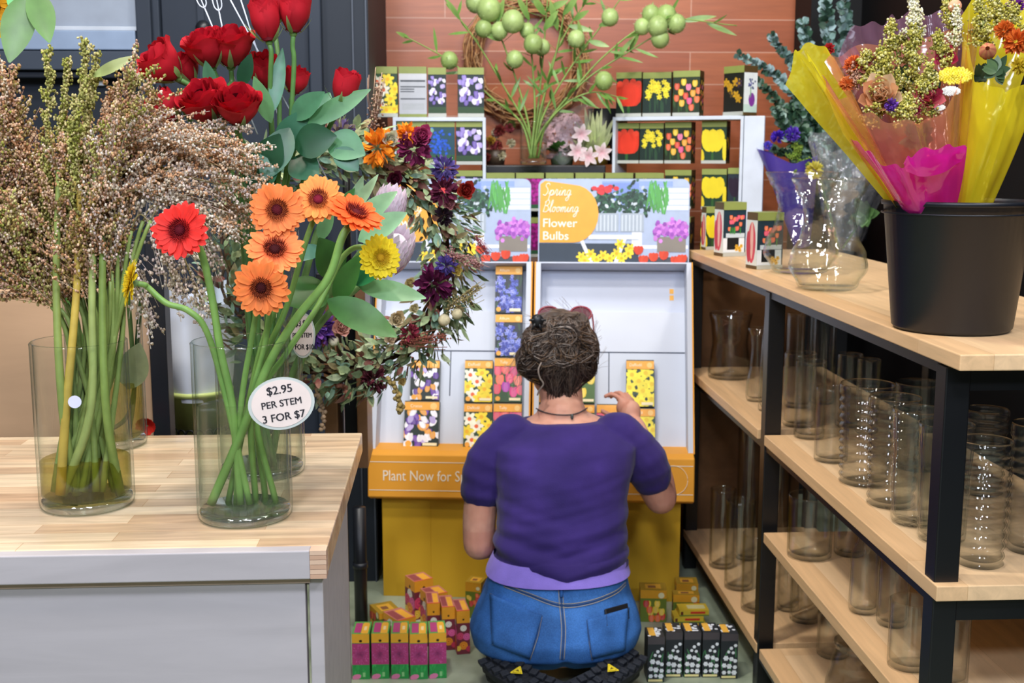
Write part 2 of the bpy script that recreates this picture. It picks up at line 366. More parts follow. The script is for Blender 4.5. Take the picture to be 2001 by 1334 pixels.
M_CEL_O = cello_mat('orange_cellophane', C('#ffb490'), .34, C('#fcc8ac'), bump=.25)
M_CEL_P = cello_mat('magenta_cellophane', C('#ee2cb4'), .72, C('#f878cc'), bump=.2)
M_CEL_L = cello_mat('pale_pink_cellophane', C('#e0a4c8'), .22, C('#f4d8e8'), bump=.2)
M_CEL_C = cello_mat('clear_cellophane', C('#e8eef5'), .18, C('#f4f6fa'), bump=.9, bscale=25, gloss=1.6)
M_CEL_V = cello_mat('violet_paper', C('#6a58c8'), .9, C('#8070d0'), gloss=.5)

# writing: text turned into a mesh, x to the right, y up, centred on the origin
def text_mb(body, size, col, align='CENTER', shear=0, sx=1.):
    cu = bpy.data.curves.new('t', 'FONT'); cu.body = body; cu.size = size; cu.align_x = align; cu.align_y = 'CENTER'; cu.shear = shear; cu.resolution_u = 3; cu.extrude = .0002
    o = bpy.data.objects.new('t', cu); COL.objects.link(o); dg = bpy.context.evaluated_depsgraph_get()
    me = o.evaluated_get(dg).to_mesh(); mb = MB()
    mb.add([(v.co.x * sx, v.co.y, v.co.z) for v in me.vertices], [list(p.vertices) for p in me.polygons], col, True)
    o.evaluated_get(dg).to_mesh_clear(); bpy.data.objects.remove(o); bpy.data.curves.remove(cu); return mb

# ================================================================== SETTING
CH = C('#1f2630'); CH2 = C('#28303c'); BLK = C('#0c0d10'); GRY = C('#9aa5b5')
m = MB(); m.box2((-4, -3.2, -.1), (3, 4.8, 0), (1, 1, 1)); struct('floor', m, M_FLOOR)
m = MB(); m.box2((-.34, 4.5, 0), (1.36, 4.62, 3.3), (1, 1, 1)); struct('wall_back', m, M_TILE)
XL = at(722, 200, 3.45).x
m = MB(); m.box2((-4, 3.45, 0), (XL, 3.57, 3.3), CH); m.box2((XL - .12, 3.57, 0), (XL, 4.5, 3.3), CH); struct('wall_left', m, M_PAINT)
m = MB(); m.box2((1.315, 4.3, 0), (1.52, 4.62, 3.3), C('#07080a')); m.box2((1.5, -3.2, 0), (1.62, 4.62, 3.3), C('#07080a')); struct('wall_right', m, M_PAINT)
# door with its frame in the dark wall
a = at(312, 0, 3.42); b = at(602, 0, 3.42)
m = MB(); m.box2((a.x - .045, 3.405, 0), (a.x, 3.45, 2.3), CH2); m.box2((b.x, 3.405, 0), (b.x + .035, 3.45, 2.3), CH2); m.box2((a.x - .045, 3.405, 2.3), (b.x + .035, 3.45, 2.36), CH2)
struct('trim_1', m, M_PAINT, bevel=.004)
dr = MB(); dr.box2((a.x + .002, 3.425, .01), (b.x - .002, 3.452, 2.298), C('#222a36'))
for zz in ((.2, .95), (1.1, 2.1)):
    for x0, x1, z0, z1 in ((.1, .12, zz[0], zz[1]), (-.12, -.1, zz[0], zz[1])):
        xx = a.x if x0 > 0 else b.x
        dr.box2((xx + x0, 3.419, z0), (xx + x1, 3.426, z1), CH2)
door = struct('door_1', dr, M_PAINT, bevel=.002)
k = at(397, 55, 3.40); m = MB(); m.ell(k, (.022, .022, .022), C('#15181d')); m.tube([k, k + Vector((0, .03, 0))], .01, C('#15181d'), 10)
m.build('door_knob', M_METAL, door)
# vertical grooves on the dark wall right of the door
m = MB()
for px in (626, 690, 716):
    p = at(px, 100, 3.445); m.box2((p.x - .002, 3.443, 0), (p.x + .002, 3.45, 3.2), C('#4a515d'))
struct('trim_2', m, M_PAINT)
# grey roll-up shutter, built of slats in a dark frame
p0 = at(-260, 55, 3.40); p1 = at(284, 55, 3.40); zb = at(100, 98, 3.40).z
sh = thing('roller_shutter', 'pale grey metal roller shutter panel set in the dark wall, top left', 'shutter', (p0.x, 3.40, zb))
m = MB(); m.box2((p0.x, 3.40, zb + .062), (p1.x - .02, 3.43, zb + .30), C('#8d97a6')); m.build('slat', M_METAL, sh, bevel=.004)
m = MB(); m.box2((p0.x, 3.385, zb), (p1.x - .025, 3.43, zb + .052), C('#8496b0')); m.build('bottom_slat', M_METAL, sh, bevel=.003)
m = MB(); m.box2((p0.x, 3.39, zb + .052), (p1.x - .022, 3.43, zb + .064), C('#b6bec9')); m.build('slat_lip', M_METAL, sh, bevel=.002)
m = MB(); m.box2((p1.x - .02, 3.38, 0), (p1.x + .02, 3.45, 2.6), CH2); m.box2((p0.x, 3.37, zb - .055), (p1.x - .02, 3.45, zb - .004), C('#39424f')); m.box2((p0.x, 3.39, zb - .075), (p1.x - .02, 3.45, zb - .058), C('#232933')); m.build('frame', M_PAINT, sh, bevel=.003)
p = at(197, 157, 3.44); m = MB(); m.box(p, (.022, .02, .03), C('#e8ecf0')); sw = m.build('wall_switch', M_CER, None, bevel=.003)
tag(sw, 'small white switch on the dark wall below the shutter', 'switch')

# ================================================================== FURNITURE
# the counter on the left
ct = thing('counter', 'birch counter with butcher block top, left foreground', 'counter', (-1.2, 1.57, 0))
m = MB(); m.box2((-3, 1.305, .808), (-.139, 1.861, .84), (1, 1, 1)); m.build('countertop', M_BUTCHER, ct, bevel=.002)
m = MB(); m.box2((-3, 1.287, .806), (-.158, 1.305, .8398), (1, 1, 1)); m.build('front_edge', M_BIRCH, ct, bevel=.0015)
m = MB()
for i in range(6): m.box2((-.158, 1.2872, .8065 + i * .0056), (-.1395, 1.305, .8065 + i * .0056 + .0051), C('#d9b79a') if i % 2 else C('#c9a184'))
m.build('finger_joint', M_CARD, ct)
m = MB(); m.box2((-3, 1.303, 0), (-.166, 1.321, .806), (1, 1, 1)); m.build('front_panel', M_BIRCH, ct, bevel=.0015)
m = MB(); m.box((-.1632, 1.5765, .4025), (.016, .547, .805), (1, 1, 1), Matrix.Rotation(R(2), 3, 'Z')); m.build('side_panel', M_BIRCH, ct, bevel=.0015)
m = MB(); m.box2((-3, 1.30, .797), (-.160, 1.304, .805), C('#b9a08c')); m.build('batten', M_CARD, ct)

# the black steel shelving unit with pine boards on the right
X0 = .73; X1 = 1.16
su = thing('shelving_unit', 'black steel shelving unit with pine boards, right side of the aisle', 'shelf', (.94, 2.57, 0))
for y in (1.672, 2.635, 3.505):
    for x in (X0 + .005, X1 - .045):
        m = MB(); m.box2((x, y, 0), (x + .038, y + .038, .972), BLK); m.build('post', M_METAL, su, bevel=.002)
m = MB(); m.box2((X0, 1.618, .976), (X1, 3.53, 1.0), (1, 1, 1)); m.build('top_board', M_SHELFW, su, bevel=.002)
Z2 = .640; Z3 = .415; Z4 = .125
for z, spans, nm in ((Z2, ((1.655, 2.630), (2.690, 3.52)), 'middle_board'), (Z3, ((1.655, 2.600),), 'lower_board'), (Z4, ((1.655, 2.61), (2.640, 3.52)), 'bottom_board')):
    for y0, y1 in spans:
        m = MB(); m.box2((X0 + (.0 if z == Z3 else .002), y0, z - .024), (X1 - .01, y1, z), (1, 1, 1)); m.build(nm, M_SHELFW, su, bevel=.0015)
for z in (.958, Z2 - .040, Z4 - .040):
    m = MB()
    m.box2((X0 + .008, 1.70, z - .0), (X0 + .03, 3.51, z + .017), BLK); m.box2((X1 - .04, 1.70, z), (X1 - .02, 3.51, z + .017), BLK)
    m.box2((X0 + .01, 1.674, z - .022), (X1 - .01, 1.706, z + .016), BLK); m.box2((X0 + .01, 3.507, z - .02), (X1 - .01, 3.535, z + .015), BLK); m.build('rail', M_METAL, su)

# brown wooden back counter that carries the racks
m = MB(); m.box2((-.20, 3.66, 0), (1.14, 4.30, .93), (1, 1, 1))
bc = thing('back_counter', 'dark brown wooden counter behind the yellow display, carrying boxes', 'counter', (.45, 3.98, 0))
m.build('cabinet', M_BROWN, bc, bevel=.004)
m = MB(); m.box2((-.21, 3.64, .93), (1.16, 4.31, .955), (1, 1, 1)); m.build('worktop', M_BROWN, bc, bevel=.003)

# ================================================================== PRINTED CARTONS
def art(mb, kind, P, w, h, r):
    """flower prints on a w x h face; P(u, v, layer) gives the point"""
    ly = [1]
    def el(u, v, ru, rv, col, rot=0, n=10):
        ly[0] = 1 + (ly[0] - .9) % 14; ca, sa = math.cos(rot), math.sin(rot); pts = []
        for k in range(n):
            x = ru * math.cos(2 * PI * k / n); y = rv * math.sin(2 * PI * k / n)
            pts.append(P(min(w, max(0, u + x * ca - y * sa)), min(h, max(0, v + x * sa + y * ca)), ly[0]))
        mb.poly(pts, col)
    def rect(u0, v0, u1, v1, col):
        ly[0] = 1 + (ly[0] - .9) % 14; mb.poly([P(u0, v0, ly[0]), P(u1, v0, ly[0]), P(u1, v1, ly[0]), P(u0, v1, ly[0])], col)
    def star(u, v, s, col, cc, n=6, a0=0):
        for k in range(n):
            g = a0 + 2 * PI * k / n; el(u + math.cos(g) * s * .55, v + math.sin(g) * s * .55, s * .52, s * .30, jit(col, .12, r), g, 8)
        el(u, v, s * .30, s * .30, cc, 0, 8)
    def cup(u, v, s, col, lean=0):
        el(u - s * .22, v, s * .36, s * .75, jit(col, .1, r), lean + .12, 9); el(u + s * .22, v, s * .36, s * .75, jit(col, .15, r), lean - .12, 9); el(u, v - s * .05, s * .34, s * .72, jit(mix(col, (1, 1, 1), .08), .1, r), lean, 9)
    G = C('#2f5a2a'); DG = C('#16261c')
    if kind == 'daffodil':
        rect(0, 0, w, h, C('#24402a'))
        for i in range(12): el(r.uniform(0, w), r.uniform(0, h), w * .05, h * .2, jit(G, .4, r), r.uniform(-.4, .4))
        for i, (u, v) in enumerate([(.2, .8), (.62, .86), (.9, .62), (.45, .6), (.12, .45), (.72, .38), (.3, .22), (.86, .12), (.55, .1)]):
            wh = i % 3 == 0
            star(u * w, v * h, w * .25, C('#f4f0d8') if wh else C('#f3d834'), C('#e8642c') if wh else C('#f0b41c'), 6, r.random())
    elif kind == 'yellowdaff':
        rect(0, 0, w, h, C('#2a4630'))
        for u, v in [(.2, .85), (.7, .9), (.45, .68), (.92, .6), (.12, .5), (.6, .42), (.9, .2), (.2, .14), (.55, .12)]: star(u * w, v * h, w * .28, C('#f4e23c'), C('#e6c428'), 6, r.random())
        for u, v in [(.36, .5), (.8, .75), (.33, .28), (.72, .2)]: el(u * w, v * h, w * .05, h * .05, DG)
    elif kind == 'crocus':
        rect(0, 0, w, h, C('#1c2a24'))
        for i in range(46):
            u, v = r.uniform(0, w), r.uniform(0, h * .98); cup(u, v, w * .15, r.choice([C('#f2f0f6'), C('#f2f0f6'), C('#5a2f92'), C('#6c3aa5'), C('#e9a23b'), C('#b9a6dd')]), r.uniform(-.6, .6))
    elif kind == 'tulip':
        rect(0, 0, w, h, C('#33502e'))
        for i in range(10): el(r.uniform(0, w), r.uniform(0, h * .5), w * .035, h * .2, jit(C('#47703c'), .3, r), r.uniform(-.2, .2))
        for u, v, c in [(.12, .88, '#e4506a'), (.4, .92, '#ef6a64'), (.7, .86, '#d9457c'), (.95, .92, '#e86a8c'), (.2, .62, '#f07a5a'), (.55, .66, '#e8527a'), (.85, .6, '#f0806c'), (.1, .36, '#e34a62'), (.42, .42, '#b83fb0'), (.7, .28, '#e0458c'), (.96, .34, '#e86078')]: cup(u * w, v * h, w * .26, C(c))
    elif kind == 'redyellow':
        rect(0, 0, w, h, C('#4a6a2c'))
        for i in range(10): cup(r.uniform(.05, .95) * w, r.uniform(.1, .95) * h, w * .26, C(r.choice(['#d8383a', '#f0d23c', '#e65a3c', '#f4e05a'])))
    elif kind == 'hyacinth':
        rect(0, 0, w, h, C('#16202c'))
        for i in range(14): el(r.uniform(0, w), r.uniform(0, h), w * .04, h * .2, jit(C('#24482c'), .4, r), r.uniform(-.4, .4))
        for cu_, cv in [(.3, .3), (.62, .62), (.85, .25), (.2, .75), (.55, .2)]:
            for i in range(34): star((cu_ + r.gauss(0, .10)) * w, (cv + r.gauss(0, .12)) * h, w * .075, C(r.choice(['#3a46a8', '#5a6ac8', '#8a96e0', '#2c3690', '#a4a8e6'])), C('#3a3f90'), 5, r.random())
    elif kind == 'redtulip':
        rect(0, 0, w, h, DG); el(w * .5, h * .15, w * .06, h * .25, G)
        for dx, rt in ((-.28, .25), (.28, -.25), (-.1, .08), (.14, -.1), (0, 0)): el(w * (.5 + dx), h * .55, w * .28, h * .34, jit(C('#d5361f'), .16, r), rt, 12)
        for u, v in ((.15, .84), (.38, .9), (.66, .9), (.88, .84)): el(u * w, v * h, w * .13, h * .09, jit(C('#de4128'), .12, r))
    elif kind == 'yellowtulip':
        rect(0, 0, w, h, C('#1d3a26')); el(w * .45, h * .12, w * .05, h * .2, G); el(w * .95, h * .3, w * .10, h * .35, C('#e8d22c')); el(0, h * .1, w * .12, h * .25, C('#e0c824'))
        for dx, rt in ((-.22, .2), (.22, -.2), (0, 0)): el(w * (.45 + dx), h * .6, w * .25, h * .34, jit(C('#ecd52a'), .10, r), rt, 12)
    elif kind == 'yellowdots':
        rect(0, 0, w, h, C('#1d2f2a')); 
        for i in range(10): el(r.uniform(.2, .9) * w, r.uniform(0, .5) * h, w * .03, h * .2, jit(C('#2c4a34'), .3, r))
        for i in range(22): star(w * r.uniform(.1, .9), h * r.uniform(.45, .92), w * .10, C('#e9d93a'), C('#d8b820'), 6, r.random())
    elif kind == 'mixtulip':
        rect(0, 0, w, h, C('#22301c'))
        for i in range(10): el(r.uniform(0, w), r.uniform(0, .4) * h, w * .03, h * .2, jit(C('#35522a'), .3, r))
        for u, v, c in [(.4, .86, '#f0c832'), (.82, .82, '#f2c22e'), (.15, .74, '#d9532e'), (.58, .72, '#e87aa0'), (.3, .58, '#f0bc36'), (.75, .55, '#f0a832'), (.95, .62, '#e06a34'), (.14, .42, '#e0602c'), (.48, .48, '#d84a30'), (.9, .38, '#e8743a'), (.62, .34, '#e0508a'), (.34, .28, '#f0b434'), (.7, .16, '#e2653a')]: cup(u * w, v * h, w * .17, C(c))
    elif kind == 'purplecrocus':
        rect(0, 0, w, h, C('#1d2c2c')); rect(0, 0, w, h * .18, C('#2f4a2c'))
        for i in range(34): cup(w * (.5 + r.uniform(-.42, .42)), h * (.6 + r.uniform(-.34, .32)), w * .15, C(r.choice(['#f0ecf8', '#8f7cc8', '#6a52a8', '#b8a8e0', '#e6dcf4'])), r.uniform(-.4, .4))
    elif kind == 'bluebell':
        rect(0, 0, w, h, C('#254a56')); rect(0, 0, w, h * .2, C('#2c5a34'))
        for i in range(60): el(w * (.42 + r.gauss(0, .18)), h * (.56 + r.gauss(0, .16)), w * .05, h * .045, jit(C('#2458c8'), .3, r), r.random() * 3, 7)
        el(w * .15, h * .9, w * .1, h * .07, C('#7da88c'))
    elif kind == 'pinkmix':
        rect(0, 0, w, h, C('#3c4a30'))
        for i in range(14): star(r.uniform(0, w), r.uniform(.1, 1) * h, w * .2, C(r.choice(['#d84a7c', '#c8386a', '#e88a9c'])), C('#f0c860'), 6, r.random())
    elif kind == 'magenta':
        rect(0, 0, w, h, C('#7a1462')); 
        for i in range(70): el(r.uniform(0, w), r.uniform(.25, 1) * h, w * .06, h * .05, jit(C('#a8208a'), .3, r), r.random() * 3, 7)
        rect(0, 0, w, h * .14, C('#2c5a3a'))
    elif kind == 'pale':
        rect(0, 0, w, h, C('#b9c6d2'))
        for i in range(12): cup(r.uniform(0, w), r.uniform(.3, .95) * h, w * .14, C(r.choice(['#f2f2f2', '#dfe6ee'])))
    elif kind == 'blacktulip':
        rect(0, 0, w, h, C('#24303a')); el(w * .5, h * .2, w * .05, h * .3, G)
        for dx in (-.2, .2, 0): el(w * (.5 + dx), h * .6, w * .24, h * .3, jit(C('#2a1a30'), .2, r), -dx, 12)
    elif kind == 'iris':
        rect(0, 0, w, h, C('#232420'))
        for i in range(9): star(r.uniform(.1, .9) * w, r.uniform(.3, .9) * h, w * .16, C(r.choice(['#4a3a4a', '#5a4a30', '#c89a2c'])), C('#b88a20'), 5, r.random())
    elif kind == 'vaseart':
        rect(0, 0, w, h, C('#eef4f2')); rect(0, 0, w, h * .2, C('#cfe6d8')); el(w * .6, h * .32, w * .24, h * .18, C('#8a3fa0'))
        for i in range(18): el(w * (.5 + r.gauss(0, .16)), h * (.72 + r.gauss(0, .1)), w * .06, h * .028, C(r.choice(['#5a5a9a', '#7a78b8', '#3c4a78'])), 0, 7)
        el(w * .5, h * .5, w * .04, h * .14, C('#8ab88a'))
    elif kind == 'pottulip':
        rect(0, 0, w, h, C('#1c3440')); rect(0, 0, w * .95, h * .35, C('#e6ecf0')); rect(w * .18, h * .08, w * .7, h * .36, C('#14181c'))
        rect(w * .12, h * .36, w * .95, h * .46, C('#c9d4da'))
        for i in range(13): cup(w * (.58 + r.uniform(-.34, .34)), h * (.68 + r.uniform(-.14, .2)), w * .12, C(r.choice(['#f0643c', '#f07a48', '#e8506a'])))
        for i in range(6): el(w * r.uniform(.3, .85), h * .52, w * .025, h * .09, C('#3f8a3c'))
        for i in range(5): star(w * r.uniform(.5, .95), h * r.uniform(.05, .25), w * .08, C('#e8b43a'), C('#7a4a20'), 6)
    elif kind == 'pinktall':
        rect(0, 0, w, h, C('#dfe4dc')); el(w * .5, h * .5, w * .36, h * .46, C('#d84a5a'), 0, 14); el(w * .5, h * .55, w * .14, h * .42, C('#f0b8a8'), 0, 14); el(w * .2, h * .4, w * .2, h * .36, C('#c83a4c'), .06, 12)
    elif kind == 'info':
        rect(0, 0, w, h, C('#b6b9bf')); rect(w * .05, h * .80, w * .95, h * .84, C('#3a3f46')); rect(w * .05, h * .66, w * .95, h * .69, C('#4a4f56')); rect(w * .05, h * .60, w * .55, h * .63, C('#4a4f56')); rect(w * .05, h * .54, w * .55, h * .57, C('#4a4f56')); rect(w * .05, h * .36, w * .95, h * .39, C('#3a3f46'))
        rect(0, h * .86, w, h, C('#c6c8cc'))
        for i in range(4): rect(w * .1, h * (.12 + i * .04), w * .9, h * (.13 + i * .04), C('#9aa09c'))
    elif kind == 'allium':          # the tall pink and green cartons on the floor
        rect(0, 0, w, h, C('#2f9a4c')); rect(0, h * .80, w, h, C('#f2b234'))
        for i in range(18): el(r.uniform(0, w), h * r.uniform(.05, .33), w * .05, h * .07, jit(C('#35a552'), .3, r), r.uniform(-.4, .4), 7)
        rect(0, h * .32, w, h * .79, C('#b8407c'))
        for i in range(150):
            g = r.uniform(0, 2 * PI); q = r.uniform(.05, 1)
            el(w * (.5 + .48 * q * math.cos(g)), h * (.55 + .22 * q * math.sin(g)), w * .06, h * .009, jit(mix(C('#d860a4'), C('#8a2f62'), 1 - q), .15, r), g, 6)
        el(w * .5, h * .845, w * .09, w * .08, C('#241810'), 0, 10); el(w * .22, h * .05, w * .3, h * .06, C('#e884b0'), .3); rect(w * .6, h * .05, w * .75, h * .15, C('#8fd08a'))
    elif kind == 'snow':            # the tall white-bell cartons on the floor
        rect(0, 0, w, h, C('#23282e')); rect(0, h * .84, w, h, C('#4a4448'))
        for i in range(9): el(r.uniform(0, w), r.uniform(0, .6) * h, w * .04, h * .12, jit(C('#3f7a4c'), .3, r), r.uniform(-.6, .6), 7)
        for u, v, s in [(.6, .68, .13), (.85, .74, .13), (.45, .6, .12), (.72, .58, .12), (.3, .46, .2), (.62, .44, .17), (.85, .4, .15), (.2, .3, .18), (.5, .28, .2), (.84, .26, .16), (.2, .14, .16), (.5, .15, .14), (.8, .14, .2)]:
            for q in range(6): el((u + math.cos(q * 1.05) * s * .45) * w, v * h + math.sin(q * 1.05) * s * .45 * w, s * w * .42, s * w * .34, jit(C('#e9edf2'), .07, r), q * 1.05, 8)
        rect(w * .05, h * .02, w * .9, h * .07, C('#f0e2a0'))
    elif kind == 'orange':          # the pile of orange topped cartons
        rect(0, 0, w, h, C('#7a2f3c')); rect(0, h * .72, w, h, C('#f0a32c')); el(w * .5, h * .8, w * .08, w * .08, C('#20140c'), 0, 8)
        for u, v, c, s in [(.5, .6, '#f2ead8', .26), (.25, .42, '#d8486c', .3), (.75, .4, '#e2629c', .3), (.5, .2, '#f0902c', .34), (.1, .14, '#f4c84c', .22), (.92, .12, '#c83a58', .24)]:
            for q, k_ in ((1, 1), (.72, .88), (.45, 1.1), (.2, .7)): el(u * w, v * h, s * w * q, s * w * q, tuple(min(1, x * k_) for x in C(c)), 0, 10)
    elif kind == 'redolive':
        rect(0, 0, w, h, C('#6a7a2c')); rect(0, h * .74, w, h, C('#d99a28'))
        for i in range(11): cup(r.uniform(.1, .9) * w, r.uniform(.1, .66) * h, w * .2, C(r.choice(['#d8402c', '#e8682c', '#f0c83c', '#c8342c'])))
        el(w * .8, h * .84, w * .12, w * .12, C('#e8e0b0'))
def carton(name, label, cat, M, w, h, d, kind, style='rack', side=None, sidek=None, group=None, top=None, seed=None):
    """local frame: x right, z up, y back; the front lies in y = 0, x centred"""
    r = random.Random(seed if seed is not None else sum(map(ord, kind)))
    base = {'rack': C('#8a9450'), 'packet': C('#4a4a38'), 'allium': C('#5aa552'), 'snow': C('#2c3034'), 'orange': C('#c98a3a'), 'olive': C('#a8862c'), 'dark': C('#2c261c')}[style]
    mb = MB(); hw = w / 2; sd = C('#5a4526') if style == 'rack' else base
    Q = lambda *p: mb.poly([Vector(q) for q in p[:-1]], p[-1])
    Q((-hw, 0, 0), (hw, 0, 0), (hw, 0, h), (-hw, 0, h), base); Q((hw, d, 0), (-hw, d, 0), (-hw, d, h), (hw, d, h), base)
    Q((-hw, d, 0), (-hw, 0, 0), (-hw, 0, h), (-hw, d, h), sd); Q((hw, 0, 0), (hw, d, 0), (hw, d, h), (hw, 0, h), sd)
    Q((-hw, 0, h), (hw, 0, h), (hw, d, h), (-hw, d, h), top or base); Q((-hw, d, 0), (hw, d, 0), (hw, 0, 0), (-hw, 0, 0), base)
    E = .00012
    Pf = lambda u, v, k: Vector((-hw + u, -E * k, v))
    def band(v0, v1, c, k=14): mb.poly([Pf(0, v0, k), Pf(w, v0, k), Pf(w, v1, k), Pf(0, v1, k)], c)
    if style == 'rack':
        H0 = h * .86; art(mb, kind, lambda u, v, k: Pf(u, h * .06 + v, k), w, H0 - h * .06, r)
        if kind != 'info': band(0, h * .075, C('#b9bcb4')); band(H0, h, C('#8f9a52'))
        if side:
            Ps = lambda u, v, k: Vector((hw + E * k, u, h * .06 + v)) if side > 0 else Vector((-hw - E * k, d - u, h * .06 + v))
            art(mb, sidek or kind, Ps, d, H0 - h * .06, r)
    elif style == 'packet':
        art(mb, kind, lambda u, v, k: Pf(u, v, k), w, h * .80, r); band(h * .80, h * .975, C('#f0a83a'), 17)
        mb.poly([Pf(w * .84 + w * .1 * math.cos(g * .52), h * .885 + w * .1 * math.sin(g * .52), 18) for g in range(12)], C('#f6c878'))
        mb.poly([Pf(w * .55, h * .03, 18), Pf(w * .96, h * .03, 18), Pf(w * .96, h * .09, 18), Pf(w * .55, h * .09, 18)], C('#f2e4b8'))
        mb.poly([Pf(w * .14 + w * .09 * math.cos(g * .52), h * .07 + w * .09 * math.sin(g * .52), 18) for g in range(12)], C('#f0a83a'))
    else:
        art(mb, kind, Pf, w, h, r)
        Pt = lambda u, v, k: Vector((-hw + u, v, h + E * k))
        if style == 'allium':
            mb.poly([Pt(w * .1, d * .1, 2), Pt(w * .5, d * .1, 2), Pt(w * .5, d * .88, 2), Pt(w * .1, d * .88, 2)], C('#b8407c')); mb.poly([Pt(w * .52, d * .02, 2), Pt(w * .92, d * .02, 2), Pt(w * .92, d * .8, 2), Pt(w * .85, d * .9, 2), Pt(w * .58, d * .9, 2), Pt(w * .52, d * .8, 2)], C('#f4b63c'))
            mb.poly([Pt(w * .64, d * .3, 3), Pt(w * .8, d * .3, 3), Pt(w * .8, d * .6, 3), Pt(w * .64, d * .6, 3)], C('#f8dca0'))
        elif style == 'snow':
            for i in range(16):
                u, v = r.uniform(.1, .9) * w, r.uniform(.12, .88) * d; mb.poly([Pt(u + w * .11 * math.cos(g * 1.05), v + w * .11 * math.sin(g * 1.05), 2 + i * .05) for g in range(6)], jit(C('#e6eaef'), .08, r))
            mb.poly([Pt(w * .12, d * .15, 4), Pt(w * .5, d * .15, 4), Pt(w * .5, d * .95, 4), Pt(w * .12, d * .95, 4)], C('#f2b84a'))
        elif style == 'orange':
            mb.poly([Pt(0, 0, 1), Pt(w, 0, 1), Pt(w, d, 1), Pt(0, d, 1)], C('#c87a6c')); mb.poly([Pt(w * .06, d * .12, 2), Pt(w * .45, d * .12, 2), Pt(w * .45, d * .9, 2), Pt(w * .06, d * .9, 2)], C('#9a4a50')); mb.poly([Pt(w * .5, 0, 2), Pt(w * .9, 0, 2), Pt(w * .9, d * .85, 2), Pt(w * .5, d * .85, 2)], C('#f4b040')); mb.poly([Pt(0, 0, 3), Pt(w, 0, 3), Pt(w, d * .06, 3), Pt(0, d * .06, 3)], C('#e0503a'))
            Ps = lambda u, v, k: Vector((hw + E * k, u, v)); art(mb, kind, Ps, d, h, r); art(mb, kind, lambda u, v, k: Vector((-hw - E * k, d - u, v)), d, h, r)
        elif style == 'olive':
            mb.poly([Pt(w * .2, d * .2, 2), Pt(w * .8, d * .2, 2), Pt(w * .8, d * .8, 2), Pt(w * .2, d * .8, 2)], C('#e0a83c')); mb.poly([Pt(w * .3, d * .3, 3), Pt(w * .6, d * .3, 3), Pt(w * .6, d * .6, 3), Pt(w * .3, d * .6, 3)], C('#8a5a3c'))
            Ps = lambda u, v, k: Vector((hw + E * k, u, v)); art(mb, kind, Ps, d, h, r); art(mb, kind, lambda u, v, k: Vector((-hw - E * k, d - u, v)), d, h, r)
    o = bpy.data.objects.new(name, mb.mesh(name, M_CARD, False)); COL.objects.link(o); o.matrix_world = M; W[o.name] = M
    return tag(o, label, cat, group)
def hit(px, py, p, n):                   # where the view ray meets a plane
    d = ray(px, py); n = Vector(n); return CAM + d * ((Vector(p) - CAM).dot(n) / d.dot(n))
def zrot(p, th): return Matrix.Translation(p) @ Matrix.Rotation(th, 4, 'Z')

# ---- racks on the back counter
def rack_row(rows, pp, th, z0, d=.06):
    n = Vector((math.sin(-th) * -1, math.cos(th), 0)); n = Vector((-math.sin(th), math.cos(th), 0))
    for x0, yt, x1, kind, label, side, sidek in rows:
        ym = 667 + (CAM.z - z0) * 0 + 0
        a = hit(x0, yt + 30, pp, n); b = hit(x1, yt + 30, pp, n); t = hit((x0 + x1) / 2, yt, pp, n)
        wd = (b - a).length; c = (a + b) / 2
        carton('bulb_box', label, 'box', zrot(Vector((c.x, c.y, z0)), th), wd * .985, t.z - z0, d, kind, 'rack', side, sidek, 'flower bulb boxes on the back racks')
RL = Vector((0, 3.80, 0)); ZS = 1.402
rack_row([(726, 130, 777, 'daffodil', 'yellow daffodil box on the left rack top, leftmost beside the dark wall', 0, None),
          (779, 130, 834, 'info', 'grey box turned with its text side out on the left rack top', 0, None),
          (836, 132, 872, 'purplecrocus', 'purple crocus box on the left rack top, right beside the grey text box', 0, None),
          (894, 132, 946, 'purplecrocus', 'purple crocus box at the right end of the left rack top', 0, None)], RL, 0, ZS)
rack_row([(776, 236, 833, 'pinkmix', 'pink flower box under the left rack board, behind the wreath', 0, None),
          (834, 236, 889, 'bluebell', 'blue flower box under the left rack board', 0, None),
          (891, 236, 943, 'purplecrocus', 'purple crocus box under the left rack board at its right end', 0, None)], RL, 0, 1.253)
rack_row([(776, 333, 833, 'daffodil', 'daffodil box low on the left rack, hidden behind the wreath', 0, None),
          (891, 333, 946, 'purplecrocus', 'crocus box below the left rack, just above the left display sign', 0, None)], RL, 0, 1.105)
rack_row([(950, 338, 1006, 'pale', 'pale flower box in the middle row above the left display sign', 0, None),
          (1008, 338, 1063, 'magenta', 'magenta flower box in the middle row between the two display signs', 0, None),
          (1066, 338, 1121, 'daffodil', 'box in the middle row behind the left part of the Spring Blooming sign', 0, None),
          (1124, 338, 1179, 'pale', 'second box from the left behind the Spring Blooming sign', 0, None),
          (1182, 338, 1237, 'bluebell', 'third box from the left behind the Spring Blooming sign', 0, None),
          (1241, 338, 1297, 'yellowdots', 'box behind the right part of the Spring Blooming sign', 0, None)], RL + Vector((0, .0, 0)), 0, 1.105, .10)
rack_row([(1008, 425, 1063, 'magenta', 'lower magenta flower box between the two display signs', 0, None),
          (1241, 425, 1297, 'daffodil', 'lower box hidden behind the Spring Blooming sign', 0, None), (950, 425, 1006, 'pale', 'lower pale box hidden behind the left display sign', 0, None), (1066, 425, 1121, 'tulip', 'lower tulip box behind the Spring Blooming sign', 0, None), (1124, 425, 1179, 'pinkmix', 'lower pink box behind the Spring Blooming sign', 0, None), (1182, 425, 1237, 'crocus', 'lower crocus box behind the Spring Blooming sign', 0, None), (891, 425, 946, 'tulip', 'lower tulip box behind the left display sign', 0, None), (776, 425, 833, 'pinkmix', 'lower pink box behind the wreath', 0, None)], RL, 0, .957, .10)
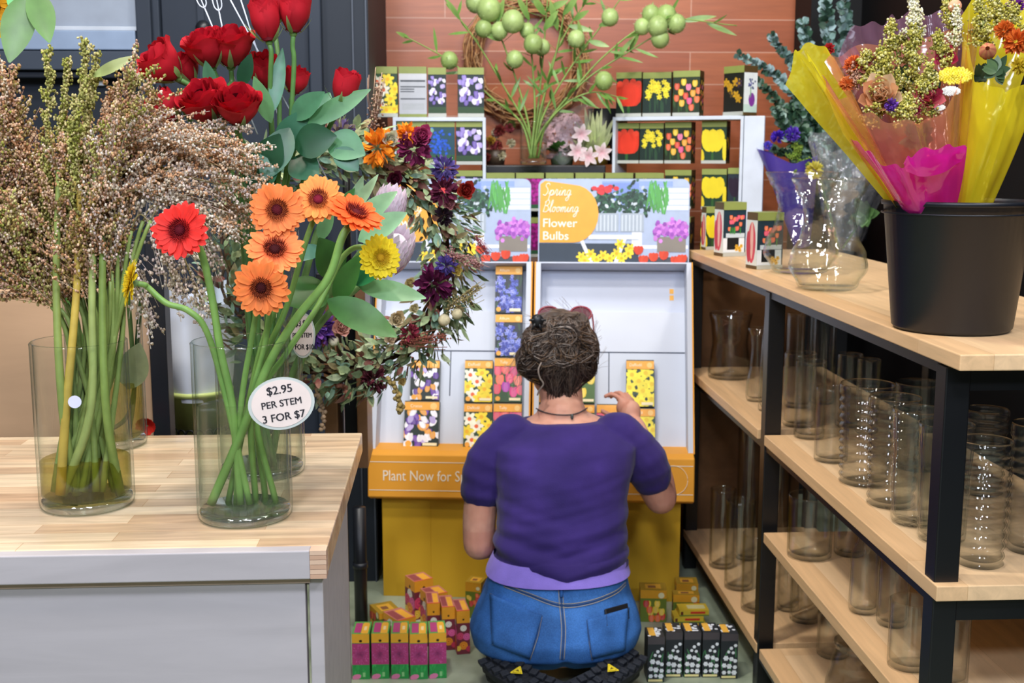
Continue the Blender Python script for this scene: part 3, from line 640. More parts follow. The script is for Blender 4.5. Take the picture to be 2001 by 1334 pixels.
def riser(label, a, b, th, zt, zb, dp):
    r_ = thing('display_riser', label, 'rack', (a.x, a.y, zb)); wh = C('#cfd8e4'); ux = Vector((math.cos(th), math.sin(th), 0)); uy = Vector((-math.sin(th), math.cos(th), 0)); RM = Matrix.Rotation(th, 3, 'Z'); L = (b - a).length
    c = (a + b) / 2 + uy * dp / 2
    m = MB(); m.box((c.x, c.y, zt - .006), (L, dp, .012), wh, RM); m.build('board', M_METAL, r_, bevel=.001)
    for e, s_ in ((a, 1), (b, -1)):
        q = e + ux * s_ * .005 + uy * dp / 2; m = MB(); m.box((q.x, q.y, (zt - .012 + zb) / 2), (.01, dp, zt - .012 - zb), wh, RM); m.build('side_panel', M_METAL, r_, bevel=.001)
    return r_
a = hit(768, 250, RL, (0, 1, 0)); b = hit(949, 250, RL, (0, 1, 0))
riser('white metal riser of the left rack behind the dried wreath', Vector((a.x, 3.79, 0)), Vector((b.x, 3.79, 0)), 0, ZS - .001, .956, .16)
TH = R(-25); RR = at(1197, 250, 3.93); RR.z = 0; nR = Vector((-math.sin(TH), math.cos(TH), 0))
rack_row([(1204, 141, 1254, 'redtulip', 'red tulip box on the right rack top, leftmost', 0, None), (1256, 141, 1312, 'yellowdots', 'small yellow flower box on the right rack top', 0, None),
          (1315, 138, 1368, 'mixtulip', 'orange and yellow tulip box on the right rack top', 1, 'mixtulip')], RR + nR * .012, TH, 1.408)
rack_row([(1201, 240, 1249, 'redtulip', 'red tulip box under the right rack board, leftmost', 0, None), (1250, 240, 1297, 'yellowdots', 'small yellow flower box under the right rack board', 0, None),
          (1299, 238, 1351, 'mixtulip', 'orange and yellow tulip box under the right rack board', 1, 'mixtulip'), (1371, 236, 1420, 'yellowtulip', 'big yellow tulip box under the right rack board', 1, 'iris')], RR + nR * .03, TH, 1.256)
rack_row([(1299, 332, 1351, 'mixtulip', 'orange tulip box in the third row of the right rack', 1, 'mixtulip'), (1371, 330, 1420, 'yellowtulip', 'yellow tulip box in the third row of the right rack', 0, None), (1422, 328, 1450, 'blacktulip', 'dark purple tulip box in the third row of the right rack', 0, None)], RR + nR * .03, TH, 1.108)
rack_row([(1299, 424, 1349, 'iris', 'dark flower box in the bottom row of the right rack', 1, 'iris'), (1369, 422, 1418, 'yellowtulip', 'yellow tulip box in the bottom row of the right rack', 0, None)], RR + nR * .03, TH, .957)
a = RR.copy(); b = hit(1453, 250, RR, nR); b.z = 0
rr = riser('white metal riser of the right rack beside the eucalyptus', a, b, TH, 1.407, .956, .14)
e0 = hit(1453, 300, RR, nR); e1 = hit(1493, 300, RR, nR); mid_ = (e0 + e1) / 2
m = MB(); m.box((mid_.x, mid_.y, (1.405 + .956) / 2), ((e1 - e0).length, .012, .449), C('#cfd8e4'), Matrix.Rotation(TH, 3, 'Z')); m.build('end_panel', M_METAL, rr, bevel=.002)
c = hit(1433, 205, RR + nR * .02, nR)
carton('bulb_box', 'dark iris box turned sideways on the right rack top, white side with purple vase', 'box', zrot(Vector((c.x, c.y, 1.408)), R(-58)), .088, hit(1433, 128, RR, nR).z - 1.408, .06, 'iris', 'rack', 1, 'vaseart', 'flower bulb boxes on the back racks')

# ---- small tulip boxes on the top board of the shelving unit
for px, py, yt, wd, dp, lab, kd in ((1503, 526, 416, .072, .055, 'pot tulip box on the shelf top, front one beside the glass vases', 'pottulip'), (1434, 501, 396, .070, .055, 'pot tulip box on the shelf top, second behind the front one', 'pottulip'), (1393, 488, 405, .05, .03, 'yellow box on the shelf top at the far end', 'yellowtulip')):
    p = on(px, py, 1.0); h_ = (py - yt) / ppm(p)
    carton('bulb_box', lab, 'box', zrot(Vector((p.x, p.y, 1.0006)), R(14)), wd, h_, dp, kd, 'rack', -1, 'pinktall', 'boxes on the pine shelf top')

# ================================================================== THE YELLOW BULB DISPLAY
DTH = R(-6.5); DM = zrot(Vector((.234, 3.28, 0)), DTH); dx = DM.to_3x3() @ Vector((1, 0, 0)); dy = DM.to_3x3() @ Vector((0, 1, 0))
YEL = C('#d4a62a'); ORA = C('#e9a034'); WHT = C('#c8cedd')
ds = thing('display_stand', 'yellow cardboard stand with orange lip reading Plant Now for Spring', 'stand', M=DM)
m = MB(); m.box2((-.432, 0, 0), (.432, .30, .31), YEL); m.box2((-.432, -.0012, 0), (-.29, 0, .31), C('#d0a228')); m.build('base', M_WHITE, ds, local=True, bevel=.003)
m = MB(); prof = [(-.012, .300), (-.040, .312), (-.028, .435), (.0, .442), (.30, .442), (.30, .300)]
vs = [Vector((x, y, z)) for x in (-.466, .466) for y, z in prof]; n_ = len(prof)
m.add(vs, [(i, (i + 1) % n_, n_ + (i + 1) % n_, n_ + i)[::-1] for i in range(n_)] + [list(range(n_)), list(range(n_, 2 * n_))[::-1]], ORA, True)
lip = m.build('front_lip', M_WHITE, ds, local=True, bevel=.003)
def lipP(x, s, k=1): return Vector((x, -.040 + .012 * s - .0009 * k, .312 + .123 * s))
m = MB()
for s in (.17, .83): m.poly([lipP(-.462, s - .008), lipP(.462, s - .008), lipP(.462, s + .008), lipP(-.462, s + .008)], C('#f8ead0'))
ring = [lipP(.405 + .042 * math.cos(g * PI / 16), .5 + .34 * math.sin(g * PI / 16)) for g in range(33)]; m.tube(ring, .0008, C('#f8ead0'), 4)
T = text_mb('Plant Now for Spring', .043, C('#f8ead0'), 'LEFT', sx=.80); m.merge(T, Matrix.Translation(lipP(-.424, .5, 1.2)) @ Matrix.Rotation(R(90 - 5.6), 4, 'X'))
m.build('lip_lettering', M_INK, ds, local=True)
TT = R(20); TU = Vector((0, math.sin(TT), math.cos(TT))); TN = Vector((0, math.cos(TT), -math.sin(TT)))
SCRIPT = {'S': ([[(1.0, 1.85), (.75, 2.2), (.4, 2.1), (.3, 1.7), (.7, 1.2), (.85, .6), (.5, 0), (.05, .2)]], 1.15), 'p': ([[(0, .2), (.28, .95), (.1, -.9)], [(.2, .4), (.45, .95), (.75, .75), (.65, .2), (.35, .05), (.65, .05), (.95, .3)]], .95),
 'r': ([[(0, .2), (.25, .9), (.35, 1.1), (.55, .85), (.45, .3), (.55, .0), (.8, .25)]], .8), 'i': ([[(0, .2), (.25, .9), (.2, .2), (.35, 0), (.58, .25)], [(.33, 1.38), (.36, 1.45)]], .58),
 'n': ([[(0, .2), (.2, .9), (.12, 0)], [(.14, .4), (.42, .95), (.6, .8), (.55, .2), (.7, 0), (.92, .25)]], .92), 'g': ([[(.6, .8), (.35, .98), (.08, .6), (.15, .1), (.45, .1), (.65, .85), (.5, -.6), (.2, -.95), (.05, -.6), (.5, -.1), (.9, .25)]], .9),
 'B': ([[(.35, 2.0), (.15, 0)], [(.15, 1.8), (.7, 2.25), (1.0, 1.8), (.75, 1.25), (.4, 1.15), (.85, 1.05), (1.05, .5), (.7, 0), (.15, .08)]], 1.2), 'l': ([[(0, .2), (.4, 1.4), (.45, 2.1), (.25, 2.1), (.2, .8), (.3, 0), (.55, .2)]], .55),
 'o': ([[(.5, .95), (.2, .85), (.08, .4), (.3, 0), (.58, .3), (.5, .95), (.65, .75), (.85, .85)]], .82), 'm': ([[(0, .2), (.2, .9), (.12, 0)], [(.14, .4), (.38, .95), (.52, .8), (.46, 0)], [(.48, .4), (.75, .95), (.9, .8), (.85, .2), (1.0, 0), (1.22, .25)]], 1.22)}
def script_mb(word, s, P, col):
    mb = MB(); x = 0
    for ch in word:
        st, wd = SCRIPT[ch]
        for l in st: mb.tube([P((x + q[0] + .22 * q[1]) * s, q[1] * s) for q in spline([Vector((a_, b_, 0)) for a_, b_ in l], 5)], s * .085, col, 5)
        x += wd
    return mb
def tray(label, xc, wd):
    t = thing('display_tray', label, 'tray', M=DM @ Matrix.Translation((xc, .0, .4425)))
    hw = wd / 2; dp = .085; Ln = .565
    P = lambda x, u, n: Vector((x, 0, 0)) + TU * u + TN * (n + .01)
    def slab(mb, x0, x1, u0, u1, n0, n1, col):
        vs = [P(x, u, n) for x in (x0, x1) for u in (u0, u1) for n in (n0, n1)]
        mb.add(vs, [(0, 1, 3, 2), (4, 6, 7, 5), (0, 4, 5, 1), (2, 3, 7, 6), (0, 2, 6, 4), (1, 5, 7, 3)], col, True)
    m = MB(); slab(m, -hw + .006, hw - .006, 0, Ln - .006, dp, dp + .005, WHT); m.build('back_panel', M_WHITE, t, local=True)
    for s_ in (-1, 1):
        m = MB(); x_ = s_ * hw; slab(m, min(x_, x_ - s_ * .004), max(x_, x_ - s_ * .004), 0, Ln, -.002, dp + .006, ORA); x2 = x_ - s_ * .0042
        slab(m, min(x2, x2 - s_ * .014), max(x2, x2 - s_ * .014), 0.002, Ln - .004, .0, dp, C('#c8cdd8')); m.build('side_wall', M_WHITE, t, local=True)
    m = MB(); slab(m, -hw + .0045, hw - .0045, Ln - .004, Ln, .0, dp + .006, WHT); m.build('top_wall', M_WHITE, t, local=True)
    m = MB(); slab(m, -hw + .0185, hw - .0185, .0, .305, dp - .016, dp - .0005, C('#cdd3df')); slab(m, -hw + .0185, hw - .0185, .309, .43, dp - .013, dp - .0005, C('#d2d7e2')); m.build('stepped_insert', M_WHITE, t, local=True)
    m = MB(); slab(m, -.012, -.009, .17, .305, dp - .0166, dp - .015, C('#3a4254')); slab(m, -hw + .02, hw - .02, .3045, .3075, dp - .0164, dp - .0135, C('#4a5264'))
    slab(m, hw - .062, hw - .05, .49, .505, dp - .001, dp, C('#efb04a')); slab(m, hw - .062, hw - .05, .47, .485, dp - .001, dp, C('#efb04a')); m.build('slot', M_INK, t, local=True)
    # printed sign card on top, rounded upper corners
    cw = wd * .965; chh = .262; cy0 = TU * Ln + TN * (.05); U2 = Vector((0, math.sin(R(6)), math.cos(R(6)))); N2 = Vector((0, math.cos(R(6)), -math.sin(R(6))))
    def HP(u, v, k=0): return cy0 + Vector((-cw / 2 + u, 0, 0)) + U2 * (v - .004) - N2 * (k * .00015)
    out = [(0, 0), (cw, 0)] + [(cw - .022 + .022 * math.cos(g), chh - .022 + .022 * math.sin(g)) for g in [i * PI / 12 for i in range(7)]] + [(.022 - .022 * math.sin(g), chh - .022 + .022 * math.cos(g)) for g in [i * PI / 12 for i in range(7)]]
    m = MB(); nn = len(out); vs = [HP(u, v, -8) for u, v in out] + [HP(u, v, 0) for u, v in out]
    m.add(vs, [list(range(nn))[::-1], list(range(nn, 2 * nn))] + [(i, (i + 1) % nn, nn + (i + 1) % nn, nn + i) for i in range(nn)], C('#aebcd6'), True)
    hc = m.build('sign_card', M_CARD, t, local=True)
    r = random.Random(5); m = MB(); lay = [1.]
    def el(u, v, ru, rv, col, rot=0, n=10):
        lay[0] += .02; ca, sa = math.cos(rot), math.sin(rot)
        m.poly([HP(min(cw - .001, max(.001, u + ru * math.cos(g) * ca - rv * math.sin(g) * sa)), min(chh - .001, max(.001, v + ru * math.cos(g) * sa + rv * math.sin(g) * ca)), lay[0]) for g in [2 * PI * k_ / n for k_ in range(n)]], col)
    def rect(u0, v0, u1, v1, col): lay[0] += .02; m.poly([HP(u0, v0, lay[0]), HP(u1, v0, lay[0]), HP(u1, v1, lay[0]), HP(u0, v1, lay[0])], col)
    k = cw / .45
    rect(.19 * k, .18, .4 * k, .255, C('#8fa6de')); rect(.36 * k, .17, .447 * k, .235, C('#d9e2f0')); rect(.19 * k, .19, .3 * k, .25, C('#7d94d4'))
    for i in range(5): rect(.30 * k, .165 + .018 * i, .447 * k, .167 + .018 * i, C('#a8b6d0'))
    rect(.003, .003, .30 * k, .07, C('#3a4450')); rect(.30 * k, .003, .447 * k, .03, C('#4a4e54')); rect(.28 * k, .055, .447 * k, .065, C('#f0f2f6')); rect(.28 * k, .05, .31 * k, .155, C('#e6eaf2'))
    for cu_, cv in ((.205, .185), (.285, .195)):
        for i in range(170): el((cu_ + r.gauss(0, .021)) * k, cv + r.gauss(0, .022), .0075, .0048, jit(C(r.choice(['#2c4a3a', '#1d3428', '#3f6a4c', '#c9d4dc' if i % 4 == 0 else '#24402f'])), .2, r), r.random() * 3, 6)
    for i in range(14): el((.195 + r.gauss(0, .018)) * k, .23 + r.gauss(0, .006), .009, .007, jit(C('#d8383a'), .2, r), 0, 7)
    for u0, v0 in ((.17, .105), (.245, .105)): 
        rect(u0 * k, v0, (u0 + .07) * k, v0 + .055, C('#a9b4c0'))
        for i in range(6): rect((u0 + .004 + .011 * i) * k, v0 + .002, (u0 + .008 + .011 * i) * k, v0 + .05, C('#ccd5de'))
    for i in range(34): el((.355 + r.uniform(-.03, .03)) * k, .20 + r.uniform(-.015, .03), .0032, .034, jit(C('#5aa552'), .3, r), r.uniform(-.25, .25), 6)
    rect(.355 * k, .045, .44 * k, .09, C('#8a8278'))
    for i in range(150): el((.395 + r.uniform(-.048, .048)) * k, .112 + r.gauss(0, .012), .0065, .007, jit(C(r.choice(['#b868c8', '#9a4fb4', '#d084d8'])), .15, r), 0, 6)
    for u0, a_ in ((.155, -.12), (.225, .1)): lay[0] += .02; m.poly([HP(u0 * k, .01, lay[0]), HP((u0 + .012) * k, .01, lay[0]), HP((u0 + .012 + a_ * .3) * k, .09, lay[0]), HP((u0 + a_ * .3) * k, .09, lay[0])], C('#e9edf4'))
    rect(.15 * k, .082, .30 * k, .096, C('#dfe6ee'))
    for u, v in ((.13, .03), (.158, .038), (.175, .022), (.195, .034), (.215, .026), (.235, .04), (.25, .026), (.245, .068), (.275, .055), (.27, .04), (.14, .018)):
        for q in range(6): el(u * k + .009 * math.cos(q * 1.05), v + .009 * math.sin(q * 1.05), .008, .0045, jit(C('#f2d53c'), .1, r), q * 1.05, 7)
        el(u * k, v, .005, .005, C('#f0b020'), 0, 7)
    for u, v in ((.30, .05), (.315, .022), (.345, .03), (.375, .035), (.41, .02), (.43, .025)):
        for q in (-.4, 0, .4): el(u * k + q * .014, v, .0085, .014, jit(C('#dd4a2c'), .15, r), -q, 8)
    # orange label with the lettering
    lay[0] += 1; lab = [(.004, .072), (.1, .072)] + [(.105 * k + .075 * math.cos(g), .158 + .086 * math.sin(g)) for g in [(-90 + i * 15) * PI / 180 for i in range(13)]] + [(.02, .244 + .012), (.006, .246)]
    m.poly([HP(u, v, lay[0]) for u, v in lab], C('#f2ab40')); kk = lay[0] + 1
    for word, u, v, s_ in (('Spring', .012, .212, .0165), ('Blooming', .012, .163, .0158)): m.merge(script_mb(word, s_, lambda a_, b_: HP(u + a_ * .98, v + b_, kk + 3), C('#fbf3e2')))
    for word, v in (('Flower', .129), ('Bulbs', .091)):
        T = text_mb(word, .036, C('#fbf3e2'), 'LEFT', sx=1.02); o_ = HP(.012, v, kk + 2)
        m.merge(T, Matrix.Translation(o_) @ Matrix.Rotation(R(90 - 6), 4, 'X'))
        T2 = text_mb(word, .036, C('#fbf3e2'), 'LEFT', sx=1.02); m.merge(T2, Matrix.Translation(o_ + Vector((.0009, 0, .0005))) @ Matrix.Rotation(R(90 - 6), 4, 'X'))
    m.build('sign_print', M_CARD, hc, local=True, smooth=False)
    return t
tray('left white tray of the bulb display, half hidden by the dried wreath', -.236, .466)
tray('right white tray of the bulb display with the orange Spring Blooming sign', .236, .466)
# ---- packets leaning on the trays
org = DM @ (Vector((0, 0, .4425)) + TN * (.01 + .085 - .016 - .034)); nT = DM.to_3x3() @ TN; uT = DM.to_3x3() @ TU
def packet(x0, y0, x1, y1, kind, word, label):
    a = hit(x0, y1, org, nT); b = hit(x1, y1, org, nT); t = hit((x0 + x1) / 2, y0, org, nT); mid = (a + b) / 2
    u0 = (mid - org).dot(uT); h = (t - mid).dot(uT); wd = (b - a).dot(dx); x = (mid - org).dot(dx)
    M = Matrix((dx, nT, uT)).transposed().to_4x4(); M.translation = org + dx * x + uT * max(u0, .0015)
    o = carton('bulb_packet', label, 'packet', M, wd * .97, h - (max(u0, .0015) - u0), .03, kind, 'packet', group='bulb packets in the display trays', seed=int(x0 * 7 + y0))
    if word:
        T = text_mb(word, .013, C('#fdf0d0'), sx=.9); mb = MB(); mb.merge(T, Matrix.Translation((-wd * .16, -.0026, h * .885)) @ Matrix.Rotation(R(90), 4, 'X')); mb.build('lettering', M_INK, o, local=True)
for a in [(800, 703, 858, 781, 'crocus', 'Crocus', 'white and purple crocus packet, upper one in the left tray'), (787, 783, 857, 873, 'crocus', 'Crocus', 'white and purple crocus packet, lower one in the left tray'),
          (906, 703, 962, 785, 'daffodil', 'Daffodil', 'mixed daffodil packet, upper one in the left tray'), (904, 787, 961, 875, 'daffodil', 'Daffodil', 'mixed daffodil packet, lower one in the left tray'),
          (964, 698, 1020, 785, 'tulip', 'Tulip', 'pink tulip packet, upper one in the left tray'), (962, 787, 1019, 875, 'tulip', 'Tulip', 'pink tulip packet, lower one beside the shoulder of the woman'),
          (966, 518, 1020, 611, 'hyacinth', 'Allium', 'dark blue hyacinth packet, topmost at the right of the left tray'), (966, 613, 1020, 696, 'hyacinth', 'Allium', 'dark blue hyacinth packet just left of the head of the woman'),
          (1048, 702, 1104, 787, 'yellowdaff', '', 'packet hidden behind the head of the woman'), (1108, 702, 1163, 787, 'redyellow', 'Tulip', 'red and yellow tulip packet right behind the neck of the woman'),
          (1048, 789, 1104, 876, 'daffodil', '', 'packet hidden behind the left side of the neck of the woman'), (1108, 789, 1162, 876, 'redyellow', '', 'yellow and red packet at the nape of the woman, lower row'),
          (1165, 789, 1219, 876, 'tulip', '', 'orange topped packet under the hand of the woman'), (1223, 703, 1279, 794, 'yellowdaff', 'Daffodil', 'yellow daffodil packet at the right of the right tray, upper one'),
          (1224, 797, 1281, 879, 'yellowdaff', 'Daffodil', 'yellow daffodil packet at the right of the right tray, lower one')]: packet(*a)

# ---- cartons standing on the floor
def floor_box(px, py, w, h, d, kind, style, label, th=0, z=0, group=None, cat='box', tilt=0):
    p = on(px, py, z); M = zrot(Vector((p.x, p.y, z + .0005)), R(th))
    if tilt: M = M @ Matrix.Translation((0, d * .5, h / 2)) @ Matrix.Rotation(R(tilt), 4, 'Y') @ Matrix.Translation((0, -d * .5, -h / 2))
    return carton('bulb_carton', label, cat, M, w, h, d, kind, style, group=group, seed=int(px))
for i, (px, py, lab) in enumerate([(706, 1327, 'pink and green flower carton on the floor, nearest the counter'), (744, 1326, 'second pink and green carton from the counter'), (782, 1326, 'middle pink and green carton of the floor row'), (819, 1327, 'fourth pink and green carton from the counter'), (856, 1325, 'pink and green carton at the right end of its row')]):
    floor_box(px, py, .0425, .118, .078, 'allium', 'allium', lab, (-2, -1, 0, 1, 3)[i], group='pink and green cartons in a row')
for i, (px, py, lab) in enumerate([(1281, 1333, 'white flower carton set forward at the left of its row'), (1316, 1323, 'second white flower carton from the left'), (1352, 1323, 'third white flower carton, middle of the row'), (1388, 1323, 'fourth white flower carton from the left'), (1424, 1326, 'white flower carton at the right end, by the shelf')]):
    floor_box(px, py, .0415, .117, .062, 'snow', 'snow', lab, -2, group='white flower cartons in a row')
OG = 'orange cartons piled by the yellow stand'
floor_box(763, 1238, .062, .062, .075, 'redolive', 'olive', 'olive topped carton at the left of the orange pile', 24, group=OG)
floor_box(796, 1258, .055, .070, .08, 'orange', 'orange', 'orange carton lying turned, front left of the pile', 32, group=OG)
floor_box(829, 1208, .058, .112, .06, 'orange', 'orange', 'tall pinkish carton at the back of the orange pile', 28, group=OG)
floor_box(857, 1232, .056, .105, .06, 'orange', 'orange', 'second tall pinkish carton at the back of the pile, in front of the first', 24, group=OG)
floor_box(848, 1262, .0335, .118, .085, 'orange', 'orange', 'orange carton with white bells, left of three side by side', 4, group=OG)
floor_box(877, 1270, .0335, .118, .085, 'orange', 'orange', 'orange carton with white bells, middle of three side by side', 6, group=OG)
floor_box(906, 1278, .0335, .118, .085, 'orange', 'orange', 'orange carton with white bells touching the hip of the woman', 8, group=OG)
floor_box(925, 1208, .046, .105, .05, 'redolive', 'olive', 'olive carton at the back left of the woman, against the stand', -20, group=OG)
TG = 'red and yellow tulip cartons by the yellow stand'
floor_box(1276, 1215, .072, .092, .06, 'redolive', 'olive', 'red tulip carton beside the hip of the woman, against the stand', -6, group=TG)
floor_box(1342, 1192, .062, .078, .055, 'redolive', 'olive', 'red tulip carton at the back near the shelf foot', -6, group=TG)
floor_box(1340, 1218, .072, .083, .035, 'redolive', 'olive', 'olive tulip carton standing behind the flat packets', -6, group=TG)
def flat_pack(px, py, z, label, th):
    p = on(px, py, z); mb = MB(); w, h, d = .080, .016, .05
    mb.box((0, d / 2, h / 2), (w, d, h), C('#e2c23a')); mb.box((w * .12, -.0006, h * .62), (w * .5, .001, h * .34), C('#d83a2c')); mb.box((-w * .42, -.0006, h * .5), (w * .08, .001, h * .6), C('#6a3020')); mb.box((w * .1, d * .5, h + .0004), (w * .6, d * .5, .0006), C('#e8e0a0')); mb.box((0, -.0006, h * .12), (w, .001, h * .2), C('#6f8a3c'))
    o = bpy.data.objects.new('flat_packet', mb.mesh('flat_packet', M_CARD, False)); COL.objects.link(o); o.matrix_world = zrot(Vector((p.x, p.y, z)), R(th)); tag(o, label, 'packet', 'flat yellow packets in a stack')
q0 = on(1350, 1243, 0)
for i, (lab, o_) in enumerate([('lowest flat yellow packet behind the white cartons', 0), ('second flat yellow packet from the floor', .002), ('third flat yellow packet from the floor', -.004), ('topmost flat yellow packet behind the white cartons', .012)]):
    pr_ = Vector((q0.x + o_, q0.y + .006 * i, .0005 + .0165 * i)); d_ = pr_ - CAM
    mb = None
    pk = CM.transposed() @ d_; flat_pack(1000.5 - FPX * pk.x / pk.z, 667 + FPX * pk.y / pk.z, pr_.z, lab, -4 + i)

# ================================================================== THE KNEELING WOMAN
from mathutils.bvhtree import BVHTree
def remesh(mb, vox, name, m, colfn, it=6, fac=.5, disp=None):
    """weld overlapping pieces into one continuous surface"""
    me = bpy.data.meshes.new('t'); me.from_pydata(mb.v, [], mb.f); o = bpy.data.objects.new('t', me); COL.objects.link(o)
    r_ = o.modifiers.new('r', 'REMESH'); r_.mode = 'VOXEL'; r_.voxel_size = vox
    s_ = o.modifiers.new('s', 'SMOOTH'); s_.factor = fac; s_.iterations = it
    dg = bpy.context.evaluated_depsgraph_get(); me2 = bpy.data.meshes.new_from_object(o.evaluated_get(dg)); bpy.data.objects.remove(o)
    if disp:
        nr = [v.normal.copy() for v in me2.vertices]
        for v, n in zip(me2.vertices, nr): v.co = v.co + n * disp(v.co, n)
    ca = me2.color_attributes.new('Col', 'FLOAT_COLOR', 'POINT'); buf = []
    for v in me2.vertices: c = colfn(v.co, v.normal); buf += [c[0], c[1], c[2], 1.]
    ca.data.foreach_set('color', buf); me2.polygons.foreach_set('use_smooth', [True] * len(me2.polygons)); me2.name = name
    me2.materials.clear(); me2.materials.append(m); return me2
def loft(mb, rings, n=28, p=2.3):
    vs = []
    for c, a, b in rings:
        for k in range(n):
            g = 2 * PI * k / n; x = math.cos(g); y = math.sin(g)
            vs.append(Vector(c) + Vector((a * math.copysign(abs(x) ** (2 / p), x), b * math.copysign(abs(y) ** (2 / p), y), 0)))
    m_ = len(rings); fs = [(i * n + k, i * n + (k + 1) % n, (i + 1) * n + (k + 1) % n, (i + 1) * n + k) for i in range(m_ - 1) for k in range(n)] + [list(range(n))[::-1], list(range((m_ - 1) * n, m_ * n))]
    mb.add(vs, fs, (1, 1, 1))
def px_rings(L, dz=0, da=0):
    o = []
    for py, xl, xr, Y, b in L:
        a_ = at(xl, py, Y); b_ = at(xr, py, Y); o.append(((a_ + b_) / 2 + Vector((0, 0, dz)), (b_ - a_).length / 2 + da, b + da))
    return o
def limb(mb, pts, rad, n=16):
    P = spline(pts, 6); rr = [lerpl(rad, i / (len(P) - 1)) for i in range(len(P))]; mb.tube(P, rr, (1, 1, 1), n); mb.ell(P[0], rr[0], (1, 1, 1)); mb.ell(P[-1], rr[-1], (1, 1, 1))
SK = C('#d9a68e'); SK2 = C('#c88a74')
pw = thing('person', 'woman kneeling on the floor in a purple t-shirt and blue jeans, seen from behind', 'person', (.26, 2.75, 0))
torso = [(1150, 958, 1221, 2.705, .115), (1100, 966, 1219, 2.71, .115), (1050, 974, 1216, 2.725, .112), (1000, 975, 1219, 2.745, .112), (950, 972, 1226, 2.765, .115), (905, 965, 1236, 2.785, .115), (870, 962, 1240, 2.805, .108), (845, 985, 1222, 2.83, .090), (825, 1012, 1198, 2.85, .072), (808, 1042, 1160, 2.865, .058)]
hips = [(1118, 961, 1219, 2.712, .113), (1150, 948, 1228, 2.695, .128), (1186, 930, 1241, 2.68, .144), (1218, 920, 1248, 2.67, .150), (1246, 926, 1241, 2.67, .146), (1266, 958, 1208, 2.69, .122), (1278, 1010, 1150, 2.71, .085)]
body = MB()
loft(body, px_rings(torso, 0, -.008)); loft(body, px_rings(hips, 0, -.010))
HC = at(1090, 702, 2.925)                                        # middle of the head
limb(body, [at(1098, 815, 2.87), at(1098, 790, 2.885), at(1094, 750, 2.90)], [.066, .054, .056])
body.ell(HC, (.074, .094, .112), (1, 1, 1), None, 20, 14); body.ell(HC + Vector((0, .045, -.05)), (.055, .06, .07), (1, 1, 1), None, 16, 10)
body.ell(HC + Vector((0, .105, -.025)), (.012, .02, .022), (1, 1, 1)); body.ell(HC + Vector((0, .092, -.085)), (.024, .018, .010), (1, 1, 1)); body.ell(HC + Vector((0, .085, -.115)), (.025, .02, .016), (1, 1, 1))
for s in (-1, 1): body.ell(HC + Vector((s * .076, .008, -.022)), (.010, .018, .030), (1, 1, 1)); body.ell(HC + Vector((s * .03, .092, .022)), (.02, .012, .008), (1, 1, 1))
# left arm: hangs beside the torso, forearm forward on the lap
limb(body, [at(1002, 868, 2.82), at(952, 925, 2.80), at(938, 1000, 2.79), at(936, 1062, 2.79)], [.040, .041, .042, .040])
LE = at(936, 1062, 2.79); LW = Vector((.17, 3.0, .285)); limb(body, [LE, (LE + LW) / 2 + Vector((-.012, 0, -.006)), LW], [.040, .038, .028])
def finger(mb, pts, r0=.0088):
    mb.tube(spline(pts, 4), [r0 * (1 - .28 * i / (4 * (len(pts) - 1))) for i in range(4 * (len(pts) - 1) + 1)], (1, 1, 1), 10)
    for i, p in enumerate(pts): mb.ell(p, r0 * (1.06 - .09 * i), (1, 1, 1), None, 10, 7)
body.ell(LW + Vector((.025, .045, -.008)), (.040, .045, .016), (1, 1, 1), Matrix.Rotation(-.5, 3, 'Z'))
for i in range(4):
    k_ = LW + Vector((.065 - .018 * i, .055 + .018 * i, -.006)); L_ = (.075, .082, .076, .06)[i]; d_ = Vector((.62, .75, -.1)).normalized(); finger(body, [k_ - d_ * .02, k_ + d_ * L_ * .4, k_ + d_ * L_ * .7 + Vector((0, 0, -.012)), k_ + d_ * L_ * .92 + Vector((0, 0, -.028))])
finger(body, [LW + Vector((.03, .01, .0)), LW + Vector((.065, .02, .004)), LW + Vector((.09, .04, -.002))], .0095)
# right arm: elbow out, forearm forward and up to the tray
limb(body, [at(1202, 868, 2.82), at(1252, 905, 2.825), at(1288, 968, 2.85)], [.040, .042, .041])
RE = at(1291, 972, 2.85); RW = at(1241, 832, 3.075); limb(body, [RE, RE.lerp(RW, .35) + Vector((.012, 0, -.012)), RE.lerp(RW, .75), RW], [.042, .043, .033, .027])
HY = 3.12
body.ell(at(1231, 812, HY - .02), (.030, .020, .044), (1, 1, 1), Matrix.Rotation(.25, 3, 'Y')); body.ell(at(1223, 796, HY), (.029, .016, .028), (1, 1, 1)); body.ell(at(1221, 814, HY), (.024, .018, .020), (1, 1, 1))
finger(body, [at(1219, 785, HY + .0), at(1205, 774, HY + .01), at(1194, 770, HY + .018), at(1183, 774, HY + .022)])
finger(body, [at(1226, 781, HY + .012), at(1213, 769, HY + .03), at(1203, 768, HY + .045), at(1194, 775, HY + .055)])
finger(body, [at(1233, 783, HY + .02), at(1224, 771, HY + .045), at(1215, 773, HY + .062), at(1207, 781, HY + .07)], .0084)
finger(body, [at(1238, 790, HY + .024), at(1234, 780, HY + .048), at(1227, 782, HY + .062), at(1221, 789, HY + .068)], .0075)
finger(body, [at(1223, 818, HY), at(1204, 815, HY + .012), at(1190, 810, HY + .02), at(1177, 803, HY + .024)], .0098)
